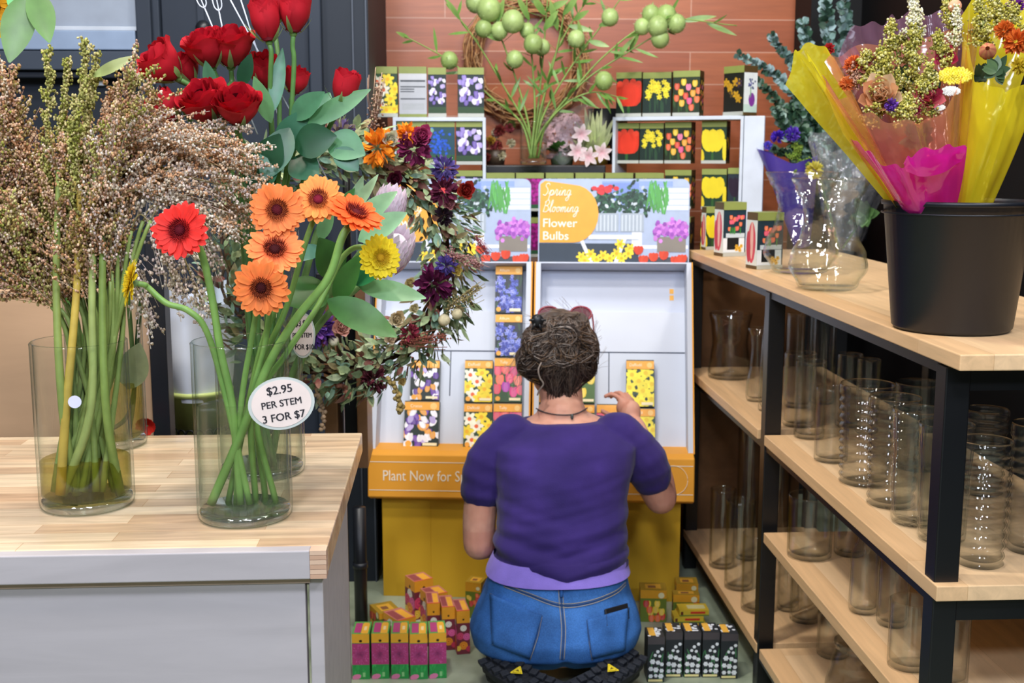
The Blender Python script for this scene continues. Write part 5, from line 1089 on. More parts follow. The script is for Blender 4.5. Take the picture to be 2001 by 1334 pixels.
def sepals(q):
    m = MB(); m.ell((0, 0, -.30), (.20, .20, .20), C('#6f9a50'), None, 10, 7)
    for k in range(5): g = 2 * PI * k / 5 + q.random(); m.leaf((.24 * math.cos(g), .24 * math.sin(g), -.34), (math.cos(g) * 1.25, math.sin(g) * 1.25, .75), (-math.cos(g), -math.sin(g), 1.2), q.uniform(1.0, 1.45), .25, C('#6f9a48'), q.uniform(.35, 1.1), .2, 7, .3, C('#a3b878'))
    return m
GL = C('#2f6a3e'); GL2 = C('#1f4d2e'); GL3 = C('#588f66')
def pxleaf(m, x0, y0, Y0, x1, y1, Y1, wpx, col, col2=None, fold=.18, bend=.15, nrm=None):
    a = at(x0, y0, Y0); b = at(x1, y1, Y1); L = (b - a).length; m.leaf(a, b - a, nrm if nrm is not None else (CAM - a).normalized() + Vector((0, 0, .3)), L, wpx / ppm(a), col, -bend, fold, 10, .45, col2)
def rose(label, px, py, Y, rpx, d, op, seed, path, leaves=(), hh=1.15):
    q = random.Random(seed); p = at(px, py, Y); s = rpx / ppm(p) / .95; dn = Vector(d).normalized(); M = frame(p - dn * s * .45, dn, (1, 0, 0), q.random() * 6); t = thing('rose', label, 'flower', M=M, group='red roses')
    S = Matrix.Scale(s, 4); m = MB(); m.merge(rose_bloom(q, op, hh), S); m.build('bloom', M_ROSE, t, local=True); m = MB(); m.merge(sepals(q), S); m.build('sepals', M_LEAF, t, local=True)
    b = p - dn * s * .9; m = MB(); P = spline([b, b - dn * s * .5] + [at(*a_) for a_ in path], 7); m.tube(P, .0032, jit(C('#5f8a48'), .1, q), 8); m.build('stem', M_STEM, t)
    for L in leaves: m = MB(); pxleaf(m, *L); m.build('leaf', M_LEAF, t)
    return t
yc = VC.y; U = Vector
def rp(x, dy=0): return [(x, 440, yc + dy), (513 + (x - 513) * .5, 700, yc + dy), (513 - (x - 513) * .6, 910, yc + dy)]
rose('open red rose at the far left of the bunch', 318, 128, yc - .05, 45, U((-.72, -.35, .62)), .8, 11, [(352, 200, yc - .04), (430, 330, yc - .02)] + rp(470))
rose('red rose half hidden behind the leftmost rose', 362, 138, yc - .01, 36, U((-.35, -.3, .9)), .5, 12, [(380, 220, yc), (450, 330, yc)] + rp(480, .01))
rose('red rose in the upper row, second from the left', 405, 98, yc - .03, 43, U((-.2, -.35, .9)), .8, 13, [(418, 190, yc - .02), (470, 330, yc)] + rp(490, -.01), [(416, 180, yc - .03, 402, 120, yc - .05, 26, GL3)])
rose('red rose in the upper row beside the tall rose buds', 450, 94, yc - .02, 45, U((.05, -.3, .95)), .8, 14, [(446, 190, yc - .02), (480, 330, yc)] + rp(500, .02), [(470, 170, yc - .03, 490, 105, yc - .04, 30, GL2)])
rose('dark red rose at the left of the lower row', 325, 212, yc - .05, 38, U((-.6, -.25, .75)), .25, 15, [(370, 280, yc - .04), (440, 360, yc - .02)] + rp(475, -.02))
rose('open red rose in the middle of the lower row', 400, 205, yc - .07, 46, U((-.25, -.5, .8)), .9, 16, [(425, 290, yc - .05), (470, 370, yc - .03)] + rp(490, -.02))
rose('open red rose with ruffled edge, right of the lower row', 465, 212, yc - .08, 44, U((.05, -.52, .85)), 1., 17, [(485, 300, yc - .05), (497, 380, yc - .03)] + rp(500, -.03), [(505, 345, yc - .06, 545, 262, yc - .07, 62, GL2), (500, 330, yc - .05, 525, 365, yc - .08, 70, C('#35694a'))])
rose('tall red rose bud left of the two highest roses', 521, 52, yc - .05, 37, U((-.12, -.12, 1)), .1, 18, [(528, 180, yc - .03), (532, 330, yc)] + rp(525, -.01), [(530, 240, yc - .04, 497, 150, yc - .06, 34, C('#6a9a62')), (533, 220, yc - .04, 552, 90, yc - .02, 30, C('#3f7a58'))], 1.6)
rose('highest red rose at the right with long green sepals', 575, 34, yc - .04, 38, U((.10, -.10, 1)), .35, 19, [(574, 140, yc - .03), (560, 330, yc)] + rp(540, .0), [(566, 250, yc - .04, 512, 352, yc - .08, 60, GL2, C('#3f7a5a')), (570, 232, yc - .02, 630, 180, yc - .05, 44, GL3)], 1.45)
rose('red rose at the top edge behind the two tall buds', 536, 14, yc + .03, 38, U((0, -.1, 1)), .5, 20, [(545, 140, yc + .02), (545, 330, yc + .01)] + rp(535, .02), (), 1.4)
rose('shaded red rose under the tall buds', 518, 143, yc + .02, 40, U((.1, -.3, .95)), .4, 21, [(530, 230, yc + .01), (535, 340, yc + .01)] + rp(530, .03), [(545, 300, yc - .02, 600, 215, yc - .03, 60, C('#3a7050'))])
rose('small red rose behind the right hand stem', 578, 160, yc + .04, 30, U((.25, -.2, .9)), .2, 22, [(585, 230, yc + .03), (565, 340, yc + .02)] + rp(545, .03), [(575, 285, yc - .03, 655, 265, yc - .05, 70, GL2), (570, 310, yc - .02, 620, 345, yc - .05, 62, C('#2f6244'))])
rose('red rose bud at the right, half wrapped by leaves', 672, 180, yc - .02, 33, U((.28, -.15, .9)), .15, 23, [(648, 240, yc - .01), (600, 340, yc)] + rp(560, .01), [(600, 245, yc - .03, 722, 172, yc - .04, 40, C('#46804a'), C('#6f9f68')), (640, 270, yc - .03, 712, 300, yc - .05, 66, C('#3f7a4a'), C('#5f9668')), (655, 290, yc - .04, 700, 332, yc - .05, 46, C('#2f6a48')), (606, 255, yc - .02, 645, 178, yc, 50, C('#4f8a5c'))], 1.5)

# ---- proteas with long leathery leaves
def protea(label, px, py, Y, rpx, d, seed, path, leaves):
    q = random.Random(seed); p = at(px, py, Y); s = rpx / ppm(p); t = thing('protea', label, 'flower', M=frame(p, d, (1, 0, 0)), group='proteas')
    m = MB(); m.ell((0, 0, .1 * s), (.66 * s, .66 * s, .95 * s), C('#f6e8ee'), None, 16, 10)
    for i in range(90):
        f = i / 90; g = i * 2.39996; zz = -.85 + 1.35 * f; rr = .72 * math.cos(min(1.3, abs(zz) * .8)) ; m.leaf(Vector((rr * math.cos(g), rr * math.sin(g), zz)) * s, Vector((.28 * math.cos(g) * (1 - 1.6 * f), .28 * math.sin(g) * (1 - 1.6 * f), 1)), Vector((math.cos(g), math.sin(g), 0)), s * .95, s * .36, jit(mix(C('#d07a98'), C('#f0d4e2'), min(1, f * 1.6)), .1, q), .1, .25, 5, .5, jit(C('#f8eaf2'), .06, q))
    m.build('bracts', M_PETAL, t, local=True); dn = Vector(d).normalized(); m = MB(); m.tube(spline([p - dn * s * .8] + [at(*a_) for a_ in path], 6), .0050, C('#6a8a4c'), 8); m.build('stem', M_STEM, t)
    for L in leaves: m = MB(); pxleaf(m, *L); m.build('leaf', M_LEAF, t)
PG = C('#8fbf8a'); PG2 = C('#4f8a4a'); PG3 = C('#6f9a62')
protea('pink protea behind the right yellow gerbera', 764, 497, yc + .02, 44, U((.42, -.35, .8)), 31, [(700, 560, yc + .03), (620, 640, yc + .03), (560, 760, yc + .02), (530, 900, yc + .02)],
       [(640, 585, yc - .02, 772, 652, yc - .08, 62, C('#3f7a30'), C('#6a9a58')), (700, 558, yc - .01, 828, 578, yc - .06, 42, C('#6a9a5a'), C('#8fb88c')), (640, 560, yc, 560, 590, yc - .05, 74, C('#3f7028')), (660, 540, yc, 628, 470, yc - .06, 66, C('#3d6a2c')), (690, 545, yc, 742, 530, yc - .06, 44, C('#2f7a44')), (655, 590, yc - .01, 700, 500, yc - .05, 44, C('#447a34'))])
protea('pale protea above the right yellow gerbera', 758, 412, yc + .05, 38, U((.30, -.3, .9)), 32, [(700, 500, yc + .05), (630, 600, yc + .05), (570, 760, yc + .04), (520, 900, yc + .03)],
       [(690, 440, yc - .01, 772, 374, yc - .04, 40, PG, C('#a8cf9a')), (700, 470, yc - .02, 790, 415, yc - .06, 48, PG, C('#9cc79a')), (685, 420, yc, 736, 342, yc - .03, 22, C('#9cc08a'), C('#c0dba8')), (680, 430, yc, 708, 345, yc - .02, 26, C('#a8c89a')), (690, 430, yc, 745, 400, yc - .03, 36, PG2), (660, 420, yc + .01, 690, 370, yc - .02, 26, PG2)])
protea('dark red protea bud below the light orange gerbera', 630, 415, yc + .05, 26, U((.1, -.2, 1)), 33, [(615, 470, yc + .05), (580, 600, yc + .05), (540, 760, yc + .04), (505, 900, yc + .03)], [(625, 470, yc + .02, 648, 400, yc, 30, PG3), (622, 480, yc + .02, 590, 505, yc - .03, 34, C('#5a8a72'))])

# ---- millet
mq = random.Random(9)
MC = [C('#cfa078'), C('#b98860'), C('#dab692'), C('#a08c54'), C('#e2ccb0'), C('#9a8648'), C('#c09a84')]; MG = [C('#a8a65c'), C('#bcb46c'), C('#cabc80'), C('#8f9040')]; MW = [C('#e8dcc8'), C('#d8c8ae'), C('#c4ae98'), C('#d0bcb0')]
def panicle(m, P, spread, nb, ns, pal, blen, sr, q):
    n = len(P)
    for i in range(nb):
        f = (i + q.random()) / nb; k = min(int(f * (n - 1)), n - 2); p = P[k].lerp(P[k + 1], f * (n - 1) - k); t = (P[k + 1] - P[k]).normalized()
        o_ = t.orthogonal(); o_ = Matrix.Rotation(q.uniform(0, 2 * PI), 3, t) @ o_; L = blen * (1 - .55 * f) * q.uniform(.7, 1.25); d = (t + o_ * spread * q.uniform(.5, 1.2)).normalized(); B = [p, p + d * L * .5, p + d * L + t * L * .1 + Vector((0, 0, -L * .12))]
        B = spline(B, 3); m.tube(B, .0004, q.choice(pal), 3, False); c = q.choice(pal)
        for j in range(ns):
            u = q.uniform(.12, 1) * (len(B) - 1); a = min(int(u), len(B) - 2); s = B[a].lerp(B[a + 1], u - a) + Vector((q.uniform(-1, 1), q.uniform(-1, 1), q.uniform(-1, 1))) * .0034
            m.ell(s, (sr, sr, sr * 1.5), jit(c if q.random() < .6 else q.choice(pal), .22, q), Matrix.Rotation(q.uniform(0, 3), 3, 'X'), 5, 3)
def millet(label, tip, mid, rim, botp, spread, nb, ns, pal, blen, sr, headfrac, seed, leaf=None, scol=None):
    q = random.Random(seed); P = spline([at(*botp), at(*rim), at(*mid), at(*tip)], 12); k = int(len(P) * (1 - headfrac)); t = thing('millet_stalk', label, 'dried grass', P[0], 0, None, Matrix.Translation(P[0])); t['group'] = 'millet stalks in the glass vase'
    m = MB(); m.tube(P[:k + 1], [.0046 - .0022 * i / k for i in range(k + 1)], [jit(scol or mix(C('#8fa25a'), C('#7c8f48'), q.random()), .08, q) for _ in range(k + 1)], 7)
    m.tube(P[k:], .0011, C('#9a8a58'), 4); m.build('stem', M_STEM, t); m = MB(); panicle(m, P[k:], spread, nb, ns, pal, blen, sr, q); m.build('seed_head', M_DRY, t)
    if leaf: m = MB(); pxleaf(m, *leaf); m.build('leaf', M_LEAF, t)
ya = VA.y
ML = 'brown millet stalk in the bushy bunch at the front left'
specs = []
for i, (tx, ty, mx_, my) in enumerate([(-60, 130, 20, 420), (5, 150, 50, 440), (35, 215, 75, 450), (95, 112, 100, 430), (130, 140, 118, 420), (165, 92, 140, 400), (188, 130, 160, 400), (225, 200, 165, 420), (272, 148, 190, 400), (300, 200, 200, 420), (-40, 330, 20, 520), (60, 300, 70, 500), (150, 260, 130, 460), (240, 290, 180, 450), (100, 380, 105, 520), (200, 390, 160, 520), (10, 420, 45, 540), (330, 285, 210, 430), (-20, 230, 30, 470), (120, 290, 110, 480)]):
    specs.append((tx, ty, mx_, my))
for i, (tx, ty, mx_, my) in enumerate(specs):
    dy = mq.uniform(-.05, .06); gp = MG if i in (3, 5, 6, 4) else MC if i % 4 else MC + MG; bx = mq.uniform(105, 235); rx = 95 + (mx_ + 60) * .5 * .9
    millet(ML if i not in (3, 5) else ('tall greenish millet head standing up at the left of the bunch' if i == 3 else 'tallest greenish millet head in the middle of the bunch'), (tx, ty, ya + dy), (mx_, my, ya + dy * .6), (max(82, min(236, rx)), 655, ya + dy * .4), (bx, 960, ya + mq.uniform(-.035, .03)), .55 if gp is not MG else .25, 84 if gp is not MG else 52, 24, gp, .078 if gp is not MG else .045, .0016, .56, 100 + i)
DW = [(485, 330, 330, 300), (470, 290, 310, 270), (495, 370, 340, 330), (440, 250, 300, 260), (430, 440, 320, 350), (480, 410, 330, 360), (455, 305, 300, 300)]
for i, (tx, ty, mx_, my) in enumerate(DW):
    dy = mq.uniform(-.03, .05)
    millet('pale millet stalk arching to the right towards the roses', (tx, ty, ya + dy + .03), (mx_ - 80, my + 30, ya + dy), (mq.uniform(195, 240), 655, ya + dy * .4), (mq.uniform(110, 200), 960, ya + mq.uniform(-.03, .03)), .40, 64, 22, MW + MC[:3], .085, .0016, .55, 200 + i)
for i, (tx, ty, mx_, my) in enumerate([(395, 590, 300, 400), (345, 560, 270, 420), (285, 620, 235, 470), (410, 480, 320, 390)]):
    millet('sparse drooping millet sprig hanging in front of the white bag', (tx, ty, ya - .02 + .015 * i), (mx_, my, ya - .01), (225, 655, ya - .01), (150 + 15 * i, 960, ya + .01 * i - .02), .34, 26, 13, MW, .075, .0019, .42, 300 + i)
m = None
for i, (x0, x1, x2, c) in enumerate([(140, 150, 118, '#c2a64a'), (232, 180, 122, '#9aa860'), (95, 110, 150, '#8a9a50'), (180, 200, 235, '#7a9046')]):
    m = MB(); m.tube(spline([at(x2, 965, ya - .04 + .01 * i), at((x0 + x2) / 2, 800, ya - .045), at(x1, 560, ya - .03), at(x1 + 6, 330, ya - .01)], 8), [.0062 - .0001 * k for k in range(25)], C(c), 8); s_ = m.build('cane_stem', M_STEM, None)
    tag(s_, ['thick yellowish cane at the front of the millet vase', 'thick cane leaning to the right inside the millet vase', 'thick green cane at the left inside the millet vase', 'green cane at the right of the millet vase'][i], 'stem', 'canes in the millet vase')
m = MB(); pxleaf(m, 180, 150, ya, 262, 108, ya - .02, 22, C('#a8b86a'), C('#c9cf98')); s_ = m.build('grass_blade', M_LEAF, None); tag(s_, 'single curled green blade sticking out above the millet', 'leaf')

# ---- sunflower at the upper left and its leaves
p = at(-28, 12, 1.76); d = (CAM - p).normalized() + Vector((.2, 0, -.15)); t = thing('sunflower', 'sunflower at the top left edge with two hanging leaves', 'flower', M=frame(p, d)); m = MB(); q = random.Random(2)
for k in range(34): g = 2 * PI * k / 17 + q.uniform(-.1, .1); m.leaf(Vector((math.cos(g), math.sin(g), 0)) * .016, (math.cos(g), math.sin(g), .25 * (k % 2)), (0, 0, 1), .030 + .006 * q.random(), .014, jit(C('#f0a020'), .1, q), -.2, .2, 6, .5, C('#f5cf30'))
m.build('petals', M_PETAL, t, local=True); m = MB(); m.ell((0, 0, 0), (.02, .02, .008), C('#3a2412'), None, 16, 8); m.build('flower_centre', M_DRY, t, local=True)
m = MB(); m.tube(spline([p - d.normalized() * .006, at(-40, 60, 1.80), at(-20, 300, 1.83), at(120, 560, 1.81), at(220, 850, 1.80)], 8), .0045, C('#5a8a3a'), 8); m.build('stem', M_STEM, t)
for L in ((50, -10, 1.76, 18, 118, 1.72, 62, C('#4f7a34'), C('#6a8f4c')), (66, -20, 1.77, 96, 78, 1.73, 52, C('#4a7434'), C('#5f8a44')), (30, -30, 1.77, 40, 40, 1.75, 40, C('#5fae6a'))): m = MB(); pxleaf(m, *L); m.build('leaf', M_LEAF, t)
# a round leaf and stems in the vase behind
t = thing('leafy_sprig', 'sprig with a round leaf seen through the vase behind the millet', 'foliage', VD); m = MB(); m.tube(spline([VD + Vector((.03, 0, .015)), at(262, 760, VD.y), at(252, 600, VD.y - .01), at(235, 470, VD.y)], 6), .0035, C('#4f6a3a'), 7); m.tube(spline([VD + Vector((-.01, .01, .015)), at(255, 800, VD.y), at(270, 640, VD.y), at(280, 560, VD.y)], 6), .0035, C('#3f5a34'), 7); m.build('stem', M_STEM, t)
m = MB(); pxleaf(m, 250, 760, VD.y - .02, 272, 672, VD.y - .03, 60, C('#7d8f6a'), C('#8a9a78')); m.build('leaf', M_LEAF, t)
# clear plastic card picks among the roses
for i, (x0, y0, x1, y1, lab) in enumerate([(400, 16, 421, 66, 'clear plastic card pick, leftmost above the roses'), (428, 22, 436, 62, 'clear plastic card pick, second from the left above the roses'), (446, -8, 486, 66, 'long clear plastic card pick slanting behind the tall rose bud'), (470, -2, 490, 60, 'clear plastic card pick nearest the tall rose bud')]):
    a = at(x0, y0, yc + .05); b = at(x1, y1, yc + .05); t = thing('card_pick', lab, 'card pick', b, 0, 'clear card picks'); m = MB(); m.tube([b + (b - a) * 4, b, a], .0011, C('#c9d4e0'), 6); m.build('stick', M_CER, t)
    m = MB(); ax = (a - b).normalized(); sd = ax.cross(Vector((0, 1, 0))).normalized()
    for k in (-1, 0, 1): m.tube(spline([a, a + sd * .005 * k + ax * .006, a + sd * .006 * k + ax * .018], 4), .0010, C('#d5dee8'), 5)
    m.build('fork', M_CER, t)

# ================================================================== DRIED WREATH
WC = at(668, 512, 2.32); WR = .212; wd_ = (CAM - WC).normalized() + Vector((.12, 0, 0)); WM = frame(WC, wd_, (1, 0, 0)); wr = thing('dried_wreath', 'large wreath of dried flowers and leaves hanging behind the roses', 'wreath', M=WM)
q = random.Random(4); m = MB()
for k in range(16):
    ph = q.uniform(0, 6.3); rr = q.uniform(.0, .028); m.tube([Vector(((WR + rr * math.cos(g * 5 + ph)) * math.cos(g), (WR + rr * math.cos(g * 5 + ph)) * math.sin(g), rr * math.sin(g * 5 + ph))) for g in [2 * PI * i / 60 for i in range(61)]], .003, jit(C('#5a4230'), .3, q), 5, False)
m.build('twig_ring', M_TWIG, wr, local=True)
pal = [C('#7f9670'), C('#98ab7c'), C('#657a56'), C('#aab080'), C('#8a7650'), C('#84a892'), C('#8a4444'), C('#bcc8a0')]
for sec in range(12):
    m = MB(); 
    for i in range(170):
        g = 2 * PI * (sec + q.random()) / 12; ps = q.uniform(-1.3, 1.9); rr = .055 * q.uniform(.45, 1.15); p = Vector(((WR + rr * math.sin(ps)) * math.cos(g), (WR + rr * math.sin(ps)) * math.sin(g), rr * math.cos(ps))); o_ = Vector((math.sin(ps) * math.cos(g), math.sin(ps) * math.sin(g), math.cos(ps))); tg = Vector((-math.sin(g), math.cos(g), 0)) * (-1); d = o_ * q.uniform(.2, 1) + tg * q.uniform(.2, 1.2) + Vector((q.uniform(-.5, .5), q.uniform(-.5, .5), q.uniform(-.4, .4))); L = q.uniform(.018, .036)
        c = q.choice(pal); m.leaf(p, d, o_, L, L * q.uniform(.34, .5), jit(c, .2, q), q.uniform(-.5, .8), .2, 4, .45, jit(mix(c, C('#a8b08a'), .3), .15, q))
    m.build('foliage', M_DRY, wr, local=True)
WI = WM.inverted()
def wp(px, py, lift=.055): return WI @ at(px, py, WC.y - lift)
def puff(name, px, py, rpx, cols, kind, lift=.055):
    p = wp(px, py, lift); s = rpx / 985 * 1.2; m = MB(); r = random.Random(px * 3 + py)
    if kind == 'ball': m.ell(p, s, cols[0], None, 12, 8)
    elif kind == 'pom':
        for i in range(70): o_ = Vector((r.gauss(0, 1), r.gauss(0, 1), abs(r.gauss(0, .8)))).normalized(); m.leaf(p + o_ * s * .2, o_, Vector((r.gauss(0, 1), r.gauss(0, 1), r.gauss(0, 1))), s * r.uniform(.7, 1), s * .34, jit(r.choice(cols), .15, r), r.uniform(-.4, .8), .3, 4, .7)
    elif kind == 'rose':
        for i in range(26): f = i / 26; g = i * 2.4; o_ = Vector((math.cos(g) * f, math.sin(g) * f, 1 - .6 * f)); m.leaf(p + o_ * s * .15, o_, Vector((-math.cos(g), -math.sin(g), .6)), s * (.6 + .4 * f), s * .7, jit(r.choice(cols), .12, r), .7, .4, 5, .6)
    elif kind == 'spray':
        ax = Vector((cols[1][0], cols[1][1], .25)).normalized()
        for i in range(150): u = r.random(); o_ = Vector((r.gauss(0, 1), r.gauss(0, 1), r.gauss(0, 1))) * s * .22 * (1.1 - u * .8); m.ell(p + ax * s * 2.2 * u + o_, s * .055, jit(r.choice(cols[0]), .2, r), None, 5, 3)
        for i in range(14): o_ = Vector((r.gauss(0, 1), r.gauss(0, 1), r.gauss(0, 1))) * s * .25; m.tube([p, p + ax * s * 1.2 + o_, p + ax * s * 2.1 + o_ * 1.2], s * .018, jit(r.choice(cols[0]), .2, r), 3)
    m.build(name, M_DRY if kind != 'rose' else M_PETAL, wr, local=True)
for a in [('marigold', 738, 288, 30, [C('#ef8420'), C('#f59a2c')], 'pom'), ('marigold', 796, 262, 19, [C('#ef8a22')], 'pom'), ('strawflower', 822, 265, 24, [C('#c85a86'), C('#b84476')], 'rose'), ('cockscomb', 808, 292, 28, [C('#6a1f44'), C('#7a2a50')], 'pom'), ('white_rose', 762, 272, 19, [C('#e0d9c4'), C('#cfd0b4')], 'rose'),
          ('cockscomb', 770, 350, 19, [C('#5a1a30')], 'rose'), ('lavender_head', 868, 330, 22, [C('#6a5a9a'), C('#5a4a88')], 'pom'), ('cockscomb', 866, 372, 26, [C('#5a2038'), C('#6f2c44')], 'pom'), ('trumpet_flower', 908, 372, 22, [C('#9a2a26'), C('#b03a2c')], 'rose'), ('pink_rose', 876, 398, 15, [C('#b87a7e')], 'rose'), ('seed_cone', 866, 422, 16, [C('#2a1a24')], 'pom'),
          ('cockscomb', 846, 556, 32, [C('#4f1436'), C('#641c48')], 'pom'), ('lavender_head', 872, 518, 19, [C('#5a4a92')], 'pom'), ('yellow_strawflower', 892, 528, 13, [C('#d9c26a')], 'rose'), ('yellow_strawflower', 800, 552, 13, [C('#d8c890')], 'rose'), ('yellow_strawflower', 808, 602, 12, [C('#e0d6a8')], 'rose'), ('cream_ball', 868, 625, 10, [C('#ddd0a8')], 'ball'), ('cream_ball', 893, 613, 9, [C('#d5c8a0')], 'ball'), ('cream_ball', 652, 666, 9, [C('#e8dfc0')], 'ball'),
          ('pink_rose', 668, 636, 24, [C('#d8a090'), C('#e0b4a0')], 'rose'), ('cream_rose', 774, 622, 20, [C('#d9c49a'), C('#e6d8b4')], 'rose'), ('cream_rose', 762, 660, 15, [C('#d8c0a0')], 'rose'), ('cockscomb', 730, 742, 22, [C('#4a1a24'), C('#5a2430')], 'pom'), ('cream_rose', 722, 764, 12, [C('#d8d0a4')], 'rose'), ('cream_rose', 655, 733, 12, [C('#cfc890')], 'rose'), ('statice', 620, 640, 30, [C('#5a3a8a'), C('#7a4a9a')], 'pom'), ('statice', 800, 650, 16, [C('#8a3040')], 'pom'), ('pink_spray', 866, 492, 30, ([C('#a87878'), C('#b88a86'), C('#8a5a52')], (.5, -.2)), 'spray'), ('red_spray', 930, 462, 16, ([C('#8a3040'), C('#9a4a50')], (.3, -.5)), 'spray'),
          ('wheat_spray', 730, 255, 34, ([C('#a88a72'), C('#8f7060'), C('#b89a80')], (.1, 1)), 'spray'), ('wheat_spray', 870, 605, 30, ([C('#a89868'), C('#8f8058')], (.8, .55)), 'spray'), ('amaranth_spray', 780, 668, 34, ([C('#a0604f'), C('#8a5044')], (.9, .1)), 'spray'), ('lavender_head', 665, 262, 24, [C('#6a5a80'), C('#8a7a68')], 'pom'), ('strawflower', 785, 745, 10, [C('#c8b070')], 'rose')]: puff(*a)
for pts, c in (([(612, 735), (622, 775), (630, 800), (632, 838)], '#b89a7c'), ([(755, 738), (775, 762), (782, 790), (778, 805)], '#a89058'), ([(650, 745), (672, 758), (685, 775)], '#a8705a')):
    m = MB(); P = spline([wp(x, y, .05) for x, y in pts], 8); r = random.Random(len(c) + pts[0][0])
    for pnt in P: m.ell(pnt + Vector((r.gauss(0, .003), r.gauss(0, .003), r.gauss(0, .003))), (.005, .005, .005), jit(C(c), .2, r), None, 6, 4)
    m.tube(P, [.005 - .004 * i / (len(P) - 1) for i in range(len(P))], C(c), 5); m.build('amaranth_tail', M_DRY, wr, local=True)
# the stand the wreath hangs from, dark brown wood and black steel
st = thing('wreath_stand', 'dark stand with brown boards carrying the dried wreath, right of the counter', 'stand', (at(680, 900, 2.5).x, 2.5, 0))
a = at(636, 800, 2.48); b = at(719, 800, 2.48)
m = MB(); m.box2((a.x, 2.46, .62), (a.x + .028, 2.62, 1.02), C('#4a3420')); m.build('side_board', M_BROWN, st, bevel=.002); m = MB(); m.box2((b.x - .022, 2.46, .62), (b.x, 2.62, 1.02), C('#4a3420')); m.build('side_board', M_BROWN, st, bevel=.002)
m = MB(); m.box2((a.x - .01, 2.45, 1.02), (b.x + .001, 2.63, 1.04), BLK); m.build('top_board', M_METAL, st, bevel=.002); m = MB(); m.box2((a.x + .03, 2.60, .62), (b.x - .024, 2.615, 1.0), BLK); m.build('back_board', M_METAL, st)
for x in (a.x + .012,):
    for y in (2.462, 2.598): m = MB(); m.box2((x, y, 0), (x + .018, y + .018, .62), BLK); m.build('leg', M_METAL, st)
m = MB(); hp = at(668, 330, 2.40); m.tube([(hp.x, 2.5, 1.03), (hp.x, 2.5, WC.z + WR + .02)], .008, BLK, 8); m.tube([(hp.x, 2.5, WC.z + WR + .015), (hp.x, 2.3, WC.z + WR - .0)], .004, BLK, 8); m.build('hanging_post', M_METAL, st)
p = at(704, 1100, 3.1); m = MB(); m.tube([(p.x, 3.1, 0), (p.x, 3.1, .34)], .018, C('#14161b'), 14); m.tube([(p.x, 3.1, .17), (p.x, 3.1, .185)], .021, C('#1d2026'), 14); tag(m.build('floor_pipe', M_METAL, None), 'short black pipe standing on the floor right of the counter', 'pipe')

# ================================================================== BEHIND THE COUNTER
a = at(-150, 850, 2.35); b = at(300, 850, 2.35); zt = at(100, 566, 2.35).z; m = MB(); m.box2((a.x, 2.35, 0), (b.x, 2.37, zt), (1, 1, 1)); tag(m.build('plywood_board', M_PLY, None, bevel=.002), 'large upright plywood board behind the vases at the left', 'board')
a = at(305, 850, 2.32); b = at(338, 850, 2.32); m = MB(); m.box2((a.x, 2.30, 0), (b.x, 2.345, 1.13), C('#181b22')); tag(m.build('black_post', M_METAL, None, bevel=.002), 'black upright post beside the plywood board', 'post')
a = at(300, 850, 2.55); b = at(470, 850, 2.55); zt = at(380, 858, 2.5).z; lt = thing('low_table', 'low black table behind the counter, carrying the yellow green pot', 'table', ((a.x + b.x) / 2, 2.55, 0)); m = MB(); m.box2((a.x - .1, 2.40, zt - .03), (b.x, 2.72, zt), BLK); m.build('tabletop', M_METAL, lt, bevel=.002)
for x in (a.x - .09, b.x - .04):
    for y in (2.41, 2.68): m = MB(); m.box2((x, y, 0), (x + .03, y + .03, zt - .03), BLK); m.build('leg', M_METAL, lt)
pc = at(392, 852, 2.55); pc.z = zt + .001; pt = thing('plant_pot', 'pale yellow green pot with black scallops at its foot, wrapped in white paper', 'pot', pc); s = 1 / ppm(pc); hP = at(392, 758, 2.55).z - zt
m = MB(); m.lathe([(.001, 0), (50 * s, 0), (62 * s, hP * .9), (66 * s, hP * .9), (66 * s, hP), (60 * s, hP), (48 * s, .02), (.001, .02)], C('#d9e68a'), n=28); m.build('pot', M_CER, pt, local=True); m = MB()
for k in range(18):
    g = 2 * PI * k / 18; rr = 51.5 * s; m.tube([Vector((rr * math.cos(g + .17 * math.cos(h_)), rr * math.sin(g + .17 * math.cos(h_)), .008 + .012 * math.sin(h_))) for h_ in [PI * i / 8 for i in range(9)]], .0022, C('#16181a'), 5)
m.build('scallop_band', M_INK, pt, local=True); hw = at(392, 572, 2.55).z - zt
def sleeve(u, v): g = 2 * PI * u; k = (58 + 20 * v + 5 * math.sin(g * 3 + v * 4)) * s; return Vector((k * math.cos(g), k * math.sin(g), hP * .8 + (hw - hP * .8) * v + .02 * v * math.sin(g * 2)))
m = MB(); m.surf(sleeve, 40, 10, C('#dfe5f2'), True); m.build('paper_sleeve', M_WHITE, pt, local=True)
p = at(288, 830, 2.26); t = thing('red_flower', 'small red flower low in front of the plywood board', 'flower', p); m = MB(); q = random.Random(8)
for k in range(16): g = k * 2.4; m.leaf(p, (math.cos(g), -.5, math.sin(g) * .8), (0, -1, 0), .026, .02, jit(C('#c8281c'), .15, q), .4, .2, 5, .6)
m.build('petals', M_PETAL, t); m = MB(); m.tube([p, p + Vector((0, .03, -.1)), (p.x, 2.30, .001)], .003, C('#4f7a3c'), 6); m.build('stem', M_STEM, t)

